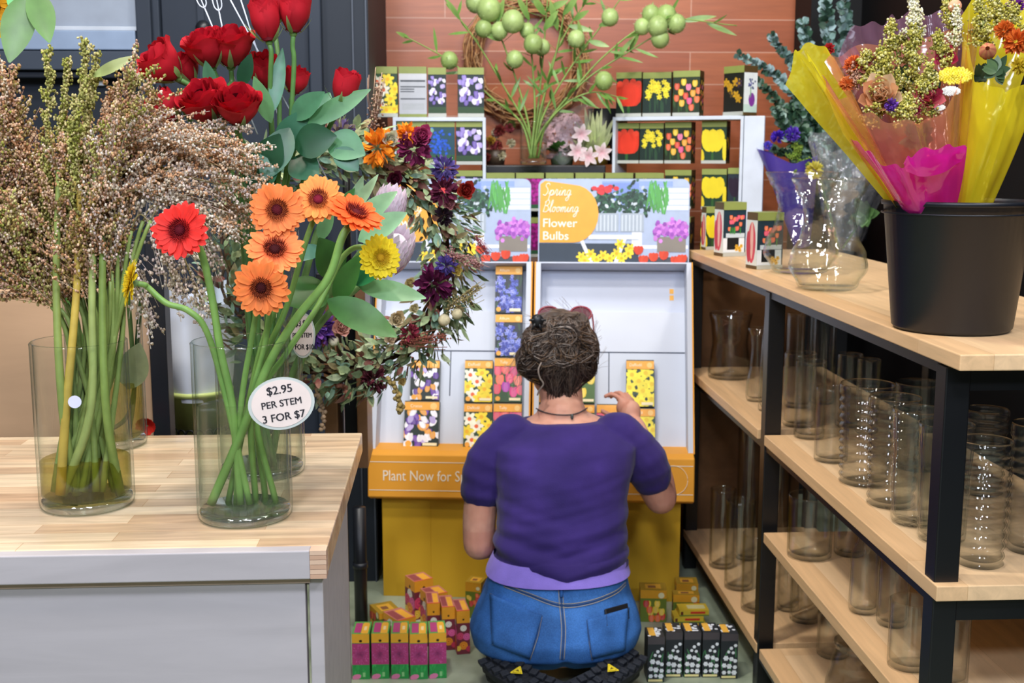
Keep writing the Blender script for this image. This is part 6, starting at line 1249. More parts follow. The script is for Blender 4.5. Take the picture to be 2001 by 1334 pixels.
# ================================================================== GLASS ON THE SHELVES
def glassware(kind, xl, xr, yt, yb_, z, label, taper=1., group=None):
    cx = (xl + xr) / 2; p = on(cx, yb_, z); r_ = (xr - xl) / 2 / ppm(p); c = p + Vector((0, r_, 0)); r_ = (xr - xl) / 2 / ppm(c); c.z = z + .0005; h = at(cx, yt, c.y).z - z; th = .0032
    nm = {'cyl': 'cylinder_vase', 'flare': 'flared_vase', 'neck': 'necked_vase', 'cone': 'tapered_vase', 'rib': 'ribbed_vase', 'wave': 'rippled_vase', 'bottle': 'milk_bottle', 'square': 'square_vase', 'hurr': 'hourglass_vase', 'bowl': 'bell_vase'}[kind]
    F = {'cyl': [(0, 1), (1, taper)], 'flare': [(0, .98), (.12, 1.), (.3, .9), (.55, .82), (.8, .88), (1, .99)], 'neck': [(0, .92), (.1, 1), (.25, .96), (.5, .66), (.72, .55), (.88, .62), (1, .95)], 'cone': [(0, 1), (.4, .92), (1, .62)],
         'wave': [(0, .84), (.05, .88), (.5, .92), (1, 1)], 'bottle': [(0, .97), (.03, 1), (.60, 1), (.70, .95), (.80, .68), (.86, .56), (.94, .55), (.95, .63), (1, .63)], 'square': [(0, .92), (.9, .96), (.92, 1.02), (1, 1.02)], 'bowl': [(0, 1), (.2, .98), (.6, .82), (.9, .66), (.93, .72), (1, .72)],
         'hurr': [(0, .72), (.05, .78), (.2, 1.), (.32, .94), (.5, .72), (.64, .63), (.78, .70), (.92, .89), (1, 1.)]}.get(kind)
    if kind == 'rib': prof = [(r_ * (.86 + .12 * i / 60 + .045 * math.cos(i * 2 * PI / 5)), h * i / 60) for i in range(57)] + [(r_ * 1.0, h * .95), (r_ * 1.0, h * .985)]
    else:
        prof = []; n = 26
        for i in range(n + 1):
            t = i / n
            for k in range(len(F) - 1):
                if F[k][0] <= t <= F[k + 1][0]: u = (t - F[k][0]) / (F[k + 1][0] - F[k][0]); u = u if kind in ('cyl', 'square', 'bottle') else u * u * (3 - 2 * u); prof.append((r_ * (F[k][1] * (1 - u) + F[k + 1][1] * u), h * t)); break
    bt = .010; inner = [(max(.001, a - th), b) for a, b in prof if b > bt + .002]
    full = [(.0005, .0004), (prof[0][0] * .9, .0004)] + [(prof[0][0], .004)] + [q for q in prof if q[1] > .006] + [(prof[-1][0] - th * .5, h + .0012)] + inner[::-1] + [(inner[0][0] - .004, bt), (.0005, bt)]
    m = MB()
    if kind == 'square':
        m.lathe([(a * 1.3, b) for a, b in full], (1, 1, 1), (0, 0, 0), 4, Matrix.Rotation(R(45 + 6), 3, 'Z')); m.flat = [True] * len(m.f)
    else: m.lathe(full, (1, 1, 1), (0, 0, 0), 40)
    o = bpy.data.objects.new(nm, m.mesh(nm, {'rib': M_GLASSB, 'wave': M_GLASSW, 'hurr': M_CRYST}.get(kind, M_GLASSB))); COL.objects.link(o); o.location = c; return tag(o, label, 'vase', group or 'glassware on the shelving unit')
for a in [('flare', 1393, 1477, 612, 745, Z2, 'wide flared glass vase at the far end of the middle shelf'), ('neck', 1462, 1502, 641, 787, Z2, 'slim glass vase with a narrow neck on the middle shelf, left of the middle post'), ('cone', 1486, 1522, 610, 806, Z2, 'tall tapered glass vase on the middle shelf, touching the middle post'),
          ('cyl', 1540, 1592, 612, 800, Z2, 'tallest cylinder vase at the back of the middle shelf, right of the middle post'), ('cyl', 1590, 1636, 612, 792, Z2, 'second tallest cylinder vase at the back of the middle shelf'), ('cyl', 1538, 1600, 690, 838, Z2, 'plain cylinder vase on the middle shelf just right of the middle post'), ('cyl', 1560, 1618, 706, 861, Z2, 'plain cylinder vase in front of the one by the middle post'),
          ('cyl', 1640, 1688, 692, 838, Z2, 'plain cylinder vase at the back of the middle shelf, behind the small one'), ('cyl', 1678, 1722, 702, 850, Z2, 'plain cylinder vase deep in the middle shelf, behind the first ribbed vase'), ('cyl', 1601, 1665, 757, 908, Z2, 'short plain cylinder vase at the board edge, left of the ribbed vases'),
          ('rib', 1653, 1758, 750, 957, Z2, 'ribbed glass vase on the middle shelf, first from the left'), ('rib', 1708, 1808, 776, 1000, Z2, 'ribbed glass vase on the middle shelf, second from the left'), ('wave', 1754, 1850, 800, 1036, Z2, 'rippled glass vase on the middle shelf, left of two'), ('wave', 1808, 1912, 828, 1071, Z2, 'rippled glass vase on the middle shelf, behind the near post'), ('rib', 1884, 1986, 860, 1118, Z2, 'ribbed glass vase on the middle shelf right of the near post'),
          ('cyl', 1762, 1857, 748, 925, Z2, 'wide plain glass vase at the back behind the ribbed vases'), ('rib', 1896, 1980, 800, 975, Z2, 'ribbed glass vase at the back of the middle shelf, right of the near post'), ('rib', 1985, 2075, 828, 1090, Z2, 'ribbed glass vase cut by the right edge of the picture'),
          ('cyl', 1551, 1636, 968, 1100, Z3, 'wide cylinder vase at the far end of the lower shelf'), ('cyl', 1640, 1700, 985, 1092, Z3, 'cylinder vase at the back of the lower shelf behind the bottles'), ('bottle', 1668, 1724, 1026, 1205, Z3, 'glass milk bottle on the lower shelf, left of two'), ('bottle', 1724, 1784, 1040, 1231, Z3, 'glass milk bottle on the lower shelf, right of two'),
          ('cyl', 1750, 1832, 1172, 1318, Z3, 'cylinder vase on the lower shelf in front of the bottles'), ('cyl', 1826, 1905, 1196, 1350, Z3, 'cylinder vase on the lower shelf behind the near post'),
          ('cyl', 1391, 1440, 955, 1114, Z4, 'cylinder vase at the far end of the bottom shelf'), ('cyl', 1422, 1478, 978, 1157, Z4, 'cylinder vase on the bottom shelf, second from the far end'), ('cyl', 1456, 1520, 1042, 1202, Z4, 'cylinder vase on the bottom shelf left of the middle post'), ('cyl', 1442, 1488, 800, 1098, Z4, 'very tall cylinder vase at the back of the bottom shelf'), ('cyl', 1500, 1546, 830, 1085, Z4, 'very tall cylinder vase behind the middle post'),
          ('cyl', 1524, 1566, 1100, 1198, Z4, 'cylinder vase on the bottom shelf right of the middle post'), ('cyl', 1552, 1611, 1080, 1222, Z4, 'cylinder vase on the bottom shelf under the lower shelf end'), ('cyl', 1606, 1668, 1195, 1292, Z4, 'short cylinder vase on the bottom shelf under the lower board'), ('bowl', 1630, 1742, 1252, 1388, Z4, 'bell shaped glass vase cut by the bottom edge of the picture'),
          ('square', 1866, 1938, 1216, 1400, Z4, 'square glass vase on the bottom shelf right of the near post'), ('square', 1948, 2046, 1238, 1450, Z4, 'square glass vase at the lower right corner of the picture'),
          ('hurr', 1564, 1716, 349, 574, 1.0, 'hourglass shaped glass vase on the shelf top, front one beside the black bucket'), ('hurr', 1512, 1656, 337, 540, 1.0, 'hourglass shaped glass vase on the shelf top, behind the front one')]: glassware(*a)

# ================================================================== BUCKET AND BOUQUETS ON THE SHELF TOP
def bucket(name, label, c, rb, rt, h, col=C('#10141c')):
    t = thing(name, label, 'bucket', c); m = MB(); m.lathe([(.001, .001), (rb * .95, .001), (rb, .006), (rt, h - .008), (rt + .004, h - .007), (rt + .004, h), (rt - .003, h), (rt - .004, h - .01), (rb - .004, .008), (.001, .008)], col, n=56); m.build('body', M_PLAST, t, local=True)
    m = MB()
    for s in (-1, 1): m.lathe([(.0, 0), (.008, 0), (.008, .004), (0, .004)], col, (0, 0, 0), 12, Matrix.Rotation(s * PI / 2, 3, 'Y')); 
    m2 = MB(); m2.tube([Vector((rt * 1.02 * math.cos(g), rt * 1.02 * math.sin(g), h - .02)) for g in [2 * PI * i / 48 for i in range(49)]], .0018, col, 5); m2.build('rim_bead', M_PLAST, t, local=True); return t
BK = on(1858, 642, 1.0); BK.z = 1.0005; BY = BK.y; hB_ = at(1866, 396, BY - .1).z - 1.0
bucket('flower_bucket', 'black plastic flower bucket on the near end of the shelf top', BK, 112 / ppm(BK), 137 / ppm(BK), hB_)
def sheet(name, m_, par, cols, nv=14, wav=.006, seed=0, curl=0.):
    """a sheet of wrapping: every column runs from a bottom point to a top point"""
    n = len(cols); B = spline([at(c[0], c[1], c[2]) for c in cols], 10); T = spline([at(c[3], c[4], c[5]) for c in cols], 10); k = len(B); m = MB(); vs = []
    for j in range(nv + 1):
        v = j / nv
        for i in range(k):
            p = B[i].lerp(T[i], v); q = noise.noise(Vector((i * .11 + seed, v * 1.4, seed * 3.1))); r_ = noise.noise(Vector((i * .2 + seed, v * 2.2, 7)))
            p = p + Vector((q * wav * .5, -(q * 2 + r_) * wav * (.3 + v), r_ * wav * v)); p = p + (T[i] - B[i]).normalized() * r_ * .006 * (v == 1)
            if curl and v > .8: p = p + Vector((0, -curl, -curl * .6)) * ((v - .8) / .2) ** 2
            vs.append(p)
    m.add(vs, [(j * k + i, j * k + i + 1, (j + 1) * k + i + 1, (j + 1) * k + i) for j in range(nv) for i in range(k - 1)], (1, 1, 1)); return m.build(name, m_, par)
def bsheet(name, m_, par, cols, **k): return sheet(name, m_, par, [(1858 + (c[0] - 1858) * .5, c[1], BY + (c[2] - BY) * .4, c[3], c[4], c[5]) for c in cols], **k)
def plume(par, name, px, py, Y, px2, py2, wpx, cols, seed, n=420, sr=.0021):
    r = random.Random(seed); a = at(px, py, Y); b = at(px2, py2, Y + .01); ax = (b - a); L = ax.length; w_ = wpx / ppm(a); m = MB(); n = n * 2; nb = max(12, n // 34)
    for i in range(nb):
        f = (i + r.random()) / nb; o_ = Vector((r.gauss(0, 1), r.gauss(0, .8), r.gauss(0, .6))).normalized(); p = a + ax * f * .85; e = p + o_ * w_ * (1.15 - f) + ax.normalized() * L * .16; m.tube([p, (p + e) / 2 + Vector((0, 0, .003)), e], .0006, C('#8a9a4c'), 3)
        for j in range(n // nb): u = r.random() ** .7; m.ell(p.lerp(e, u) + Vector((r.gauss(0, 1), r.gauss(0, 1), r.gauss(0, 1))) * .0030, sr * r.uniform(.7, 1.2), jit(r.choice(cols), .2, r), None, 5, 3)
    m.tube([a, b], .0014, C('#8a9a4c'), 4); m.build(name, M_DRY, par)
def bloom(par, name, px, py, Y, rpx, cols, kind, seed):
    r = random.Random(seed); p = at(px, py, Y); s = rpx / ppm(p); F = frame(p, (CAM - p).normalized() + Vector((r.uniform(-.3, .3), 0, r.uniform(0, .5)))); m = MB()
    if kind == 'rose':
        for i in range(30): f = i / 30; g = i * 2.4; m.leaf(Vector((math.cos(g) * f * .3, math.sin(g) * f * .3, -.35 * f)) * s, (math.cos(g) * f, math.sin(g) * f, 1.1 - f * .9), (-math.cos(g), -math.sin(g), .5), s * (.7 + .35 * f), s * .8, jit(r.choice(cols), .12, r), .6, .4, 5, .6)
    elif kind == 'pom':
        for i in range(110): o_ = Vector((r.gauss(0, 1), r.gauss(0, 1), abs(r.gauss(0, .8)))).normalized(); m.leaf(o_ * s * .15, o_, (r.gauss(0, 1), r.gauss(0, 1), r.gauss(0, 1)), s * r.uniform(.75, 1), s * .3, jit(r.choice(cols), .15, r), r.uniform(-.5, .6), .3, 4, .7)
    elif kind == 'flat':
        for i in range(120): f = (i / 120) ** .5; g = i * 2.4; m.ell((s * .55 * f * math.cos(g), s * f * math.sin(g), s * .15 * (1 - f)), s * .10, jit(r.choice(cols), .15, r), None, 6, 4)
    elif kind == 'bud': m.surf(lambda u, v: Vector((math.cos(u * 2 * PI) * s * .6 * math.sin(PI * (.12 + .80 * v)) * (1 + .06 * math.sin(u * 2 * PI * 7)), math.sin(u * 2 * PI) * s * .6 * math.sin(PI * (.12 + .80 * v)), s * (1.5 * v - .75))), 28, 9, lambda u, v: jit(mix(cols[0], cols[-1], .5 + .5 * math.sin(u * 2 * PI * 7)), .05, r), True)
    elif kind == 'ball': m.ell((0, 0, 0), s, cols[0], None, 14, 9)
    elif kind == 'leafy':
        for i in range(16): g = r.uniform(0, 6.3); m.leaf((0, 0, 0), (math.cos(g), math.sin(g), r.uniform(0, .8)), (0, 0, 1), s * r.uniform(.7, 1.1), s * .5, jit(r.choice(cols), .2, r), .3, .2, 5)
    m.merge(MB(), None); m.build(name, M_PETAL if kind in ('rose', 'pom') else M_DRY, par, local=False) if False else None
    m.v = [tuple(F @ Vector(v)) for v in m.v]; m.build(name, M_LEAF if kind == 'leafy' else M_PETAL if kind in ('rose', 'pom') else M_DRY, par)
GR = [C('#b8ae50'), C('#a39c42'), C('#c8bf6c'), C('#94903e'), C('#cfc88e')]; CRM = [C('#e6e0c0'), C('#d8d0a0'), C('#f0ecd8')]
b1 = thing('wrapped_bouquet', 'dried flower bouquet in magenta and orange wrap, in the black bucket', 'bouquet', (BK.x - .02, BY - .02, 1.02), 0, 'bouquets in the black bucket')
bb = 480
bsheet('pale_pink_wrap', M_CEL_L, b1, [(1760, bb, BY + .01, 1640, 118, BY + .05), (1775, bb, BY + .03, 1672, 52, BY + .08), (1795, bb, BY + .04, 1735, 42, BY + .11), (1815, bb, BY + .04, 1770, 24, BY + .12), (1835, bb, BY + .04, 1830, 26, BY + .11), (1850, bb, BY + .02, 1885, 20, BY + .08), (1858, bb, BY, 1915, 90, BY + .03)], seed=1, wav=.01)
bsheet('orange_wrap', M_CEL_O, b1, [(1770, bb, BY + .0, 1606, 145, BY + .02), (1772, bb, BY - .02, 1618, 175, BY - .04), (1785, bb, BY - .05, 1665, 205, BY - .085), (1805, bb, BY - .065, 1725, 232, BY - .115), (1825, bb, BY - .065, 1790, 240, BY - .125), (1842, bb, BY - .055, 1850, 215, BY - .11), (1852, bb, BY - .03, 1892, 130, BY - .07), (1856, bb, BY, 1896, 30, BY)], seed=2, wav=.008)
bsheet('orange_wrap', M_CEL_O, b1, [(1768, bb, BY + .02, 1612, 120, BY + .045), (1785, bb, BY + .035, 1668, 96, BY + .075), (1815, bb, BY + .035, 1760, 80, BY + .09), (1848, bb, BY + .025, 1880, 60, BY + .07)], seed=7, wav=.01)
bsheet('magenta_wrap', M_CEL_P, b1, [(1760, bb, BY - .01, 1662, 262, BY - .05), (1768, bb, BY - .04, 1688, 292, BY - .085), (1785, bb, BY - .065, 1735, 322, BY - .115), (1808, bb, BY - .075, 1775, 322, BY - .125), (1832, bb, BY - .07, 1828, 305, BY - .125), (1850, bb, BY - .055, 1886, 288, BY - .11)], seed=3, wav=.006)
sheet('magenta_fold', M_CEL_P, b1, [(1770, 335, BY - .125, 1764, 318, BY - .142), (1800, 345, BY - .128, 1795, 296, BY - .150), (1840, 338, BY - .128, 1850, 286, BY - .148), (1880, 315, BY - .118, 1887, 286, BY - .130)], seed=5, wav=.005, nv=8)
bsheet('yellow_wrap', M_CEL_Y, b1, [(1760, bb, BY + .045, 1532, 168, BY + .075), (1758, bb, BY + .03, 1552, 100, BY + .05), (1757, bb, BY + .0, 1575, 112, BY + .01), (1762, bb, BY - .025, 1598, 150, BY - .035), (1768, bb, BY - .04, 1640, 262, BY - .06)], seed=4, wav=.007)
bsheet('yellow_wrap', M_CEL_Y, b1, [(1764, bb, BY + .06, 1560, 96, BY + .10), (1770, bb, BY + .05, 1595, 86, BY + .08), (1778, bb, BY + .045, 1632, 112, BY + .065)], seed=8, wav=.007)
plume(b1, 'goldenrod', 1745, 215, BY - .04, 1722, 92, 38, GR, 1, 520); plume(b1, 'goldenrod', 1700, 160, BY - .02, 1690, 100, 30, GR, 2, 260); plume(b1, 'goldenrod', 1790, 190, BY - .03, 1787, 40, 34, GR, 3, 520); plume(b1, 'astilbe', 1788, 80, BY - .02, 1782, -10, 20, CRM, 4, 300); plume(b1, 'goldenrod', 1778, 240, BY - .09, 1770, 185, 40, GR, 5, 300); plume(b1, 'goldenrod', 1842, 130, BY - .03, 1835, 60, 22, GR, 6, 220); plume(b1, 'white_filler', 1862, 100, BY, 1872, 10, 16, CRM, 7, 160); plume(b1, 'goldenrod', 1755, 120, BY, 1742, 40, 30, GR, 8, 300); plume(b1, 'goldenrod', 1718, 250, BY - .07, 1712, 150, 34, GR, 9, 260); plume(b1, 'goldenrod', 1822, 230, BY - .09, 1812, 120, 34, GR, 10, 300); plume(b1, 'goldenrod', 1675, 175, BY + .0, 1668, 120, 20, [C('#c9a088'), C('#b88a70')], 14, 160); plume(b1, 'goldenrod', 1858, 60, BY + .02, 1850, 0, 22, GR, 15, 200)
for a in [('dried_rose', 1722, 186, BY - .065, 42, [C('#d8a478'), C('#e6c49c'), C('#c98a60')], 'rose', 1), ('dried_rose', 1812, 190, BY - .08, 32, [C('#c84860'), C('#d86a70'), C('#a83048')], 'rose', 2), ('dried_rose', 1848, 112, BY - .02, 24, [C('#c03858'), C('#d04a6a')], 'rose', 3), ('statice', 1742, 206, BY - .085, 14, [C('#6a3aa0'), C('#8a5ac0')], 'pom', 4), ('yarrow', 1866, 148, BY - .06, 32, [C('#e6cf3c'), C('#f0dc58')], 'flat', 5), ('white_filler', 1858, 178, BY - .08, 18, [C('#e8e6dc')], 'flat', 6), ('peach_ball', 1866, 12, BY + .02, 13, [C('#e6a884')], 'ball', 7), ('dark_leaves', 1828, 160, BY - .03, 30, [C('#3a4a2c'), C('#2a3a24')], 'leafy', 8), ('red_flower', 1620, 96, BY + .09, 12, [C('#b83030')], 'pom', 9), ('orange_flower', 1668, 128, BY + .01, 20, [C('#e0763a'), C('#d8683a')], 'pom', 24), ('orange_flower', 1655, 165, BY + .0, 16, [C('#e0864a'), C('#d8783a')], 'pom', 25), ('dried_rose', 1700, 130, BY - .01, 22, [C('#c8746a'), C('#d89a88')], 'rose', 10), ('dark_leaves', 1760, 160, BY, 34, [C('#4a5a34'), C('#3a4a2c')], 'leafy', 17), ('dark_leaves', 1800, 270, BY - .06, 40, [C('#5a6a3c'), C('#3f4f30')], 'leafy', 18), ('white_filler', 1835, 210, BY - .09, 12, [C('#e8e6dc')], 'flat', 19), ('statice', 1790, 215, BY - .09, 10, [C('#b03a5a')], 'pom', 20)]: bloom(b1, *a)
b2 = thing('wrapped_bouquet', 'dried flower bouquet in yellow wrap at the right edge, in the black bucket', 'bouquet', (BK.x + .06, BY - .02, 1.02), 0, 'bouquets in the black bucket')
bsheet('yellow_wrap', M_CEL_Y, b2, [(1862, bb, BY - .0, 1886, 40, BY + .01), (1866, bb, BY - .03, 1896, 105, BY - .05), (1880, bb, BY - .06, 1915, 160, BY - .10), (1900, bb, BY - .075, 1945, 178, BY - .13), (1925, bb, BY - .07, 1985, 172, BY - .13), (1945, bb, BY - .05, 2040, 140, BY - .10), (1952, bb, BY - .01, 2080, 60, BY - .03)], seed=11, wav=.008)
bsheet('yellow_wrap', M_CEL_Y, b2, [(1870, bb, BY + .02, 1880, 30, BY + .05), (1900, bb, BY + .04, 1950, -40, BY + .10), (1935, bb, BY + .03, 2060, -20, BY + .08)], seed=12, wav=.008)
plume(b2, 'goldenrod', 1925, 90, BY - .03, 1915, 0, 30, GR, 11, 360); plume(b2, 'goldenrod', 1975, 80, BY - .04, 1978, 0, 34, GR, 12, 360); plume(b2, 'goldenrod', 1950, 70, BY, 1945, -40, 30, GR, 13, 260)
for a in [('dried_rose', 1930, 100, BY - .08, 27, [C('#c88a5c'), C('#b0604c')], 'bud', 11), ('marigold', 1985, 82, BY - .07, 27, [C('#d8682a'), C('#e07a30')], 'pom', 12), ('marigold', 1962, 60, BY - .06, 20, [C('#d8702a')], 'pom', 13), ('dark_leaves', 1948, 140, BY - .09, 34, [C('#5f7a50'), C('#3a5238'), C('#8aa08a')], 'leafy', 14), ('yellow_flower', 1992, 128, BY - .08, 18, [C('#d8c03a')], 'pom', 15), ('purple_flower', 1984, 12, BY - .03, 18, [C('#8a3aa8')], 'pom', 16), ('dark_leaves', 1915, 150, BY - .06, 26, [C('#2c3a28')], 'leafy', 17)]: bloom(b2, *a)

# ---- eucalyptus standing behind the hourglass vases
EC = on(1660, 470, 1.0); EC.z = 1.0005; bucket('flower_bucket', 'small black bucket holding the eucalyptus, behind the hourglass vases', EC, .055, .07, .17)
def euca(label, pts, seed, lr, pal):
    r = random.Random(seed); P = spline([EC + Vector((r.uniform(-.02, .02), r.uniform(-.02, .02), .03))] + [at(x, y, EC.y + dy) for x, y, dy in pts], 9); t = thing('eucalyptus_branch', label, 'foliage', P[0], 0, 'eucalyptus branches'); m = MB(); m.tube(P, [.003 * (1 - .7 * i / (len(P) - 1)) for i in range(len(P))], C('#5a6a5a'), 5); m.build('stem', M_STEM, t); m = MB(); n = len(P); k0 = int(n * .22)
    for i in range(k0 * 4, n * 4 - 4):
        k = i // 4; p = P[k].lerp(P[min(k + 1, n - 1)], (i % 4) / 4); tg = (P[min(k + 1, n - 1)] - P[k]).normalized() if k < n - 1 else Vector((0, 0, 1))
        for s in (0, 1, 2): o_ = Matrix.Rotation(r.uniform(0, 2 * PI), 3, tg) @ tg.orthogonal(); L = lr * r.uniform(.7, 1.2) * (1.1 - .55 * i / (4 * n)); m.leaf(p, o_ + tg * .5, (CAM - p).normalized() + Vector((r.uniform(-.8, .8), r.uniform(-.5, .5), r.uniform(-.3, .8))), L, L * .85, jit(r.choice(pal), .2, r), r.uniform(-.3, .4), .12, 5, .5)
    m.build('leaves', M_LEAF, t)
EP = [C('#5f8078'), C('#4a6a5c'), C('#88a8a4'), C('#3a5a48'), C('#a8c4c8')]; EP2 = [C('#3f6048'), C('#5a7a5c'), C('#2c4a38'), C('#8aa89a')]
for i, (pts, lr, lab) in enumerate([([(1600, 300, .02), (1540, 170, .04), (1440, 105, .05)], .022, 'eucalyptus branch bending furthest to the left over the rack'), ([(1600, 320, 0), (1555, 240, .02), (1475, 152, .03)], .024, 'eucalyptus branch with round leaves above the iris box'), ([(1610, 300, .04), (1560, 150, .05), (1505, 66, .06)], .024, 'eucalyptus branch rising left of the dark wall edge'), ([(1620, 280, .05), (1590, 140, .06), (1568, 40, .07)], .030, 'eucalyptus branch with large pale leaves against the dark wall'), ([(1640, 270, .06), (1625, 120, .07), (1612, 0, .08)], .030, 'eucalyptus branch rising to the top edge behind the yellow wrap'), ([(1650, 260, .06), (1655, 110, .08), (1648, -20, .09)], .030, 'rightmost eucalyptus branch at the top edge'), ([(1610, 340, -.02), (1550, 280, 0), (1515, 210, 0)], .024, 'eucalyptus branch hanging beside the white riser panel'), ([(1620, 330, -.02), (1570, 260, -.02), (1560, 170, 0)], .026, 'dense eucalyptus branch in the middle of the bunch'), ([(1615, 350, -.03), (1560, 310, -.03), (1505, 290, -.02)], .020, 'lowest eucalyptus branch above the violet bouquet'), ([(1640, 320, .0), (1610, 230, .02), (1600, 120, .03)], .026, 'eucalyptus branch close to the yellow wrap'), ([(1600, 330, -.01), (1565, 260, .0), (1545, 205, .01)], .026, 'short eucalyptus branch right of the iris box'), ([(1615, 330, .02), (1590, 250, .02), (1575, 150, .03)], .028, 'eucalyptus branch between the iris box and the yellow wrap'), ([(1620, 350, -.03), (1590, 300, -.03), (1545, 255, -.03)], .026, 'low eucalyptus branch over the purple flowers'), ([(1625, 330, .03), (1610, 200, .05), (1585, 90, .06)], .028, 'eucalyptus branch crossing the dark wall edge')]): euca(lab, pts, 40 + i, lr * 1.45, EP if i in (0, 2, 3, 4, 5, 13) else EP2)

# ---- violet wrapped bunch and the clear cellophane bunch behind the hourglass vases
vp = on(1560, 478, 1.0); vY = vp.y; bv = thing('wrapped_bouquet', 'small violet paper bouquet with purple flowers behind the hourglass vases', 'bouquet', (vp.x, vY, 1.0))
sheet('violet_paper', M_CEL_V, bv, [(1560, 478, vY + .02, 1512, 300, vY + .05), (1552, 480, vY, 1480, 285, vY + .01), (1556, 484, vY - .02, 1498, 300, vY - .04), (1570, 484, vY - .025, 1560, 318, vY - .05), (1582, 480, vY - .01, 1600, 300, vY - .01)], seed=21, wav=.006)
for a in [('purple_flower', 1520, 268, vY, 14, [C('#5a3ac8'), C('#4a2ab0')], 'pom', 21), ('purple_flower', 1548, 262, vY - .01, 16, [C('#5a3ab8'), C('#7a5ad0')], 'pom', 22), ('purple_flower', 1500, 285, vY - .01, 10, [C('#6a5ad8')], 'pom', 23)]: bloom(bv, *a)
plume(bv, 'green_filler', 1560, 330, vY - .01, 1552, 280, 32, [C('#7a9a3a'), C('#6a8a34'), C('#9ab04a')], 21, 420, .0024)
cp = on(1640, 492, 1.0); cY = cp.y; bc2 = thing('wrapped_bouquet', 'bouquet in clear cellophane with a yellow bloom, behind the front hourglass vase', 'bouquet', (cp.x, cY, 1.0))
sheet('clear_wrap', M_CEL_C, bc2, [(1620, 490, cY + .02, 1585, 255, cY + .04), (1618, 494, cY, 1590, 275, cY), (1625, 498, cY - .02, 1615, 290, cY - .05), (1645, 500, cY - .03, 1665, 300, cY - .06), (1665, 498, cY - .02, 1715, 330, cY - .05), (1672, 494, cY + .01, 1740, 350, cY)], seed=22, wav=.012)
sheet('clear_wrap', M_CEL_C, bc2, [(1622, 490, cY + .03, 1590, 250, cY + .05), (1640, 488, cY + .04, 1630, 265, cY + .07), (1662, 490, cY + .03, 1700, 320, cY + .05)], seed=23, wav=.012)
bloom(bc2, 'yellow_bloom', 1592, 332, cY - .01, 18, [C('#d8cf4a'), C('#e6dc70')], 'pom', 31); bloom(bc2, 'green_leaves', 1690, 420, cY - .01, 40, [C('#4a6a3c'), C('#6a8a5a')], 'leafy', 32); m = MB(); m.tube([cp + Vector((0, 0, .01)), at(1600, 340, cY)], .003, C('#5f8a48'), 6); m.tube([cp + Vector((.01, 0, .01)), at(1690, 420, cY)], .003, C('#5f8a48'), 6); m.build('stems', M_STEM, bc2)

# ================================================================== BACK ROW: BALLOON PLANT, POTS, TWIG WREATH
m = MB(); m.box2((.13, 3.935, .956), (.53, 4.22, 1.250), C('#1a1a1e')); tag(m.build('black_crate', M_PLAST, None, bevel=.004), 'black crate behind the middle box row, carrying the potted flowers', 'crate')
GV = Vector((at(1042, 322, 3.86).x, 3.86, 1.2530)); gv = vase('flower_vase', 'clear glass vase of balloon plant branches on the middle box row', GV, .044, at(1042, 236, 3.86).z - 1.253, .06, M_WATER)
FB = C('#93ad60'); FB2 = C('#b2c982')
def balloon(label, pts, fruits, leaves, seed):
    r = random.Random(seed); P = spline([GV + Vector((r.uniform(-.018, .018), r.uniform(-.018, .018), .02))] + [at(x, y, GV.y + dy) for x, y, dy in pts], 10); t = thing('balloon_plant_branch', label, 'foliage', P[0], 0, 'balloon plant branches'); m = MB(); m.tube(P, [.0042 * (1 - .6 * i / (len(P) - 1)) for i in range(len(P))], jit(C('#7f9a4c'), .15, r), 6); m.build('stem', M_STEM, t)
    for x, y, rp_, dy in fruits:
        p = at(x, y, GV.y + dy); s = rp_ / ppm(p); m = MB(); q = min(P, key=lambda v: (v - p).length); fc = jit(mix(FB, FB2, r.random()), .08, r)
        m.ell(p, (s, s, s * 1.05), lambda v, fc=fc: mix(fc, FB2, v * .4), None, 16, 10)
        for i in range(60): o_ = Vector((r.gauss(0, 1), r.gauss(0, 1), r.gauss(0, 1))).normalized(); m.tube([p + o_ * s * .97, p + o_ * (s + .006)], [.0005, .0002], C('#c9d8a0'), 3)
        m.tube([q, (q + p) / 2 + Vector((0, 0, .015)), p + Vector((0, 0, s))], .0012, C('#8fa85c'), 4); m.build('balloon_fruit', M_LEAF, t)
    for x0, y0, x1, y1, w_ in leaves: m = MB(); pxleaf(m, x0, y0, GV.y - .02, x1, y1, GV.y - .05, w_, C('#5f8a3f'), C('#8fae5c')); m.build('leaf', M_LEAF, t)
    m = MB()
    for i in range(13):
        k = r.randint(len(P) // 3, len(P) - 2); tg = (P[k + 1] - P[k]).normalized(); o_ = Matrix.Rotation(r.uniform(0, 6.3), 3, tg) @ tg.orthogonal(); m.leaf(P[k], o_ + tg * .9, (0, -1, .3), r.uniform(.04, .09), .010, jit(C('#6f9a48'), .25, r), r.uniform(-.4, .5), .15, 5)
    m.build('foliage', M_LEAF, t)
balloon('balloon plant branch with the big cluster of fruits at the upper right', [(1080, 230, 0), (1180, 110, -.03), (1290, 40, -.06), (1440, 50, -.08)], [(1272, 28, 18, -.05), (1302, 30, 20, -.06), (1322, 46, 18, -.07), (1255, 52, 16, -.05), (1285, 52, 20, -.08), (1290, 76, 18, -.07)], [(1330, 42, 1400, 30, 12), (1380, 45, 1440, 68, 10)], 1)
balloon('balloon plant branch reaching right above the box row', [(1070, 240, -.01), (1140, 160, -.02), (1230, 100, -.03), (1330, 40, -.05)], [(1180, 158, 18, -.03)], [(1230, 100, 1250, 60, 10), (1200, 120, 1240, 70, 10)], 2)
balloon('low balloon plant branch curving to the right', [(1062, 250, -.01), (1110, 200, -.02), (1160, 180, -.02), (1210, 190, -.02)], [], [], 3)
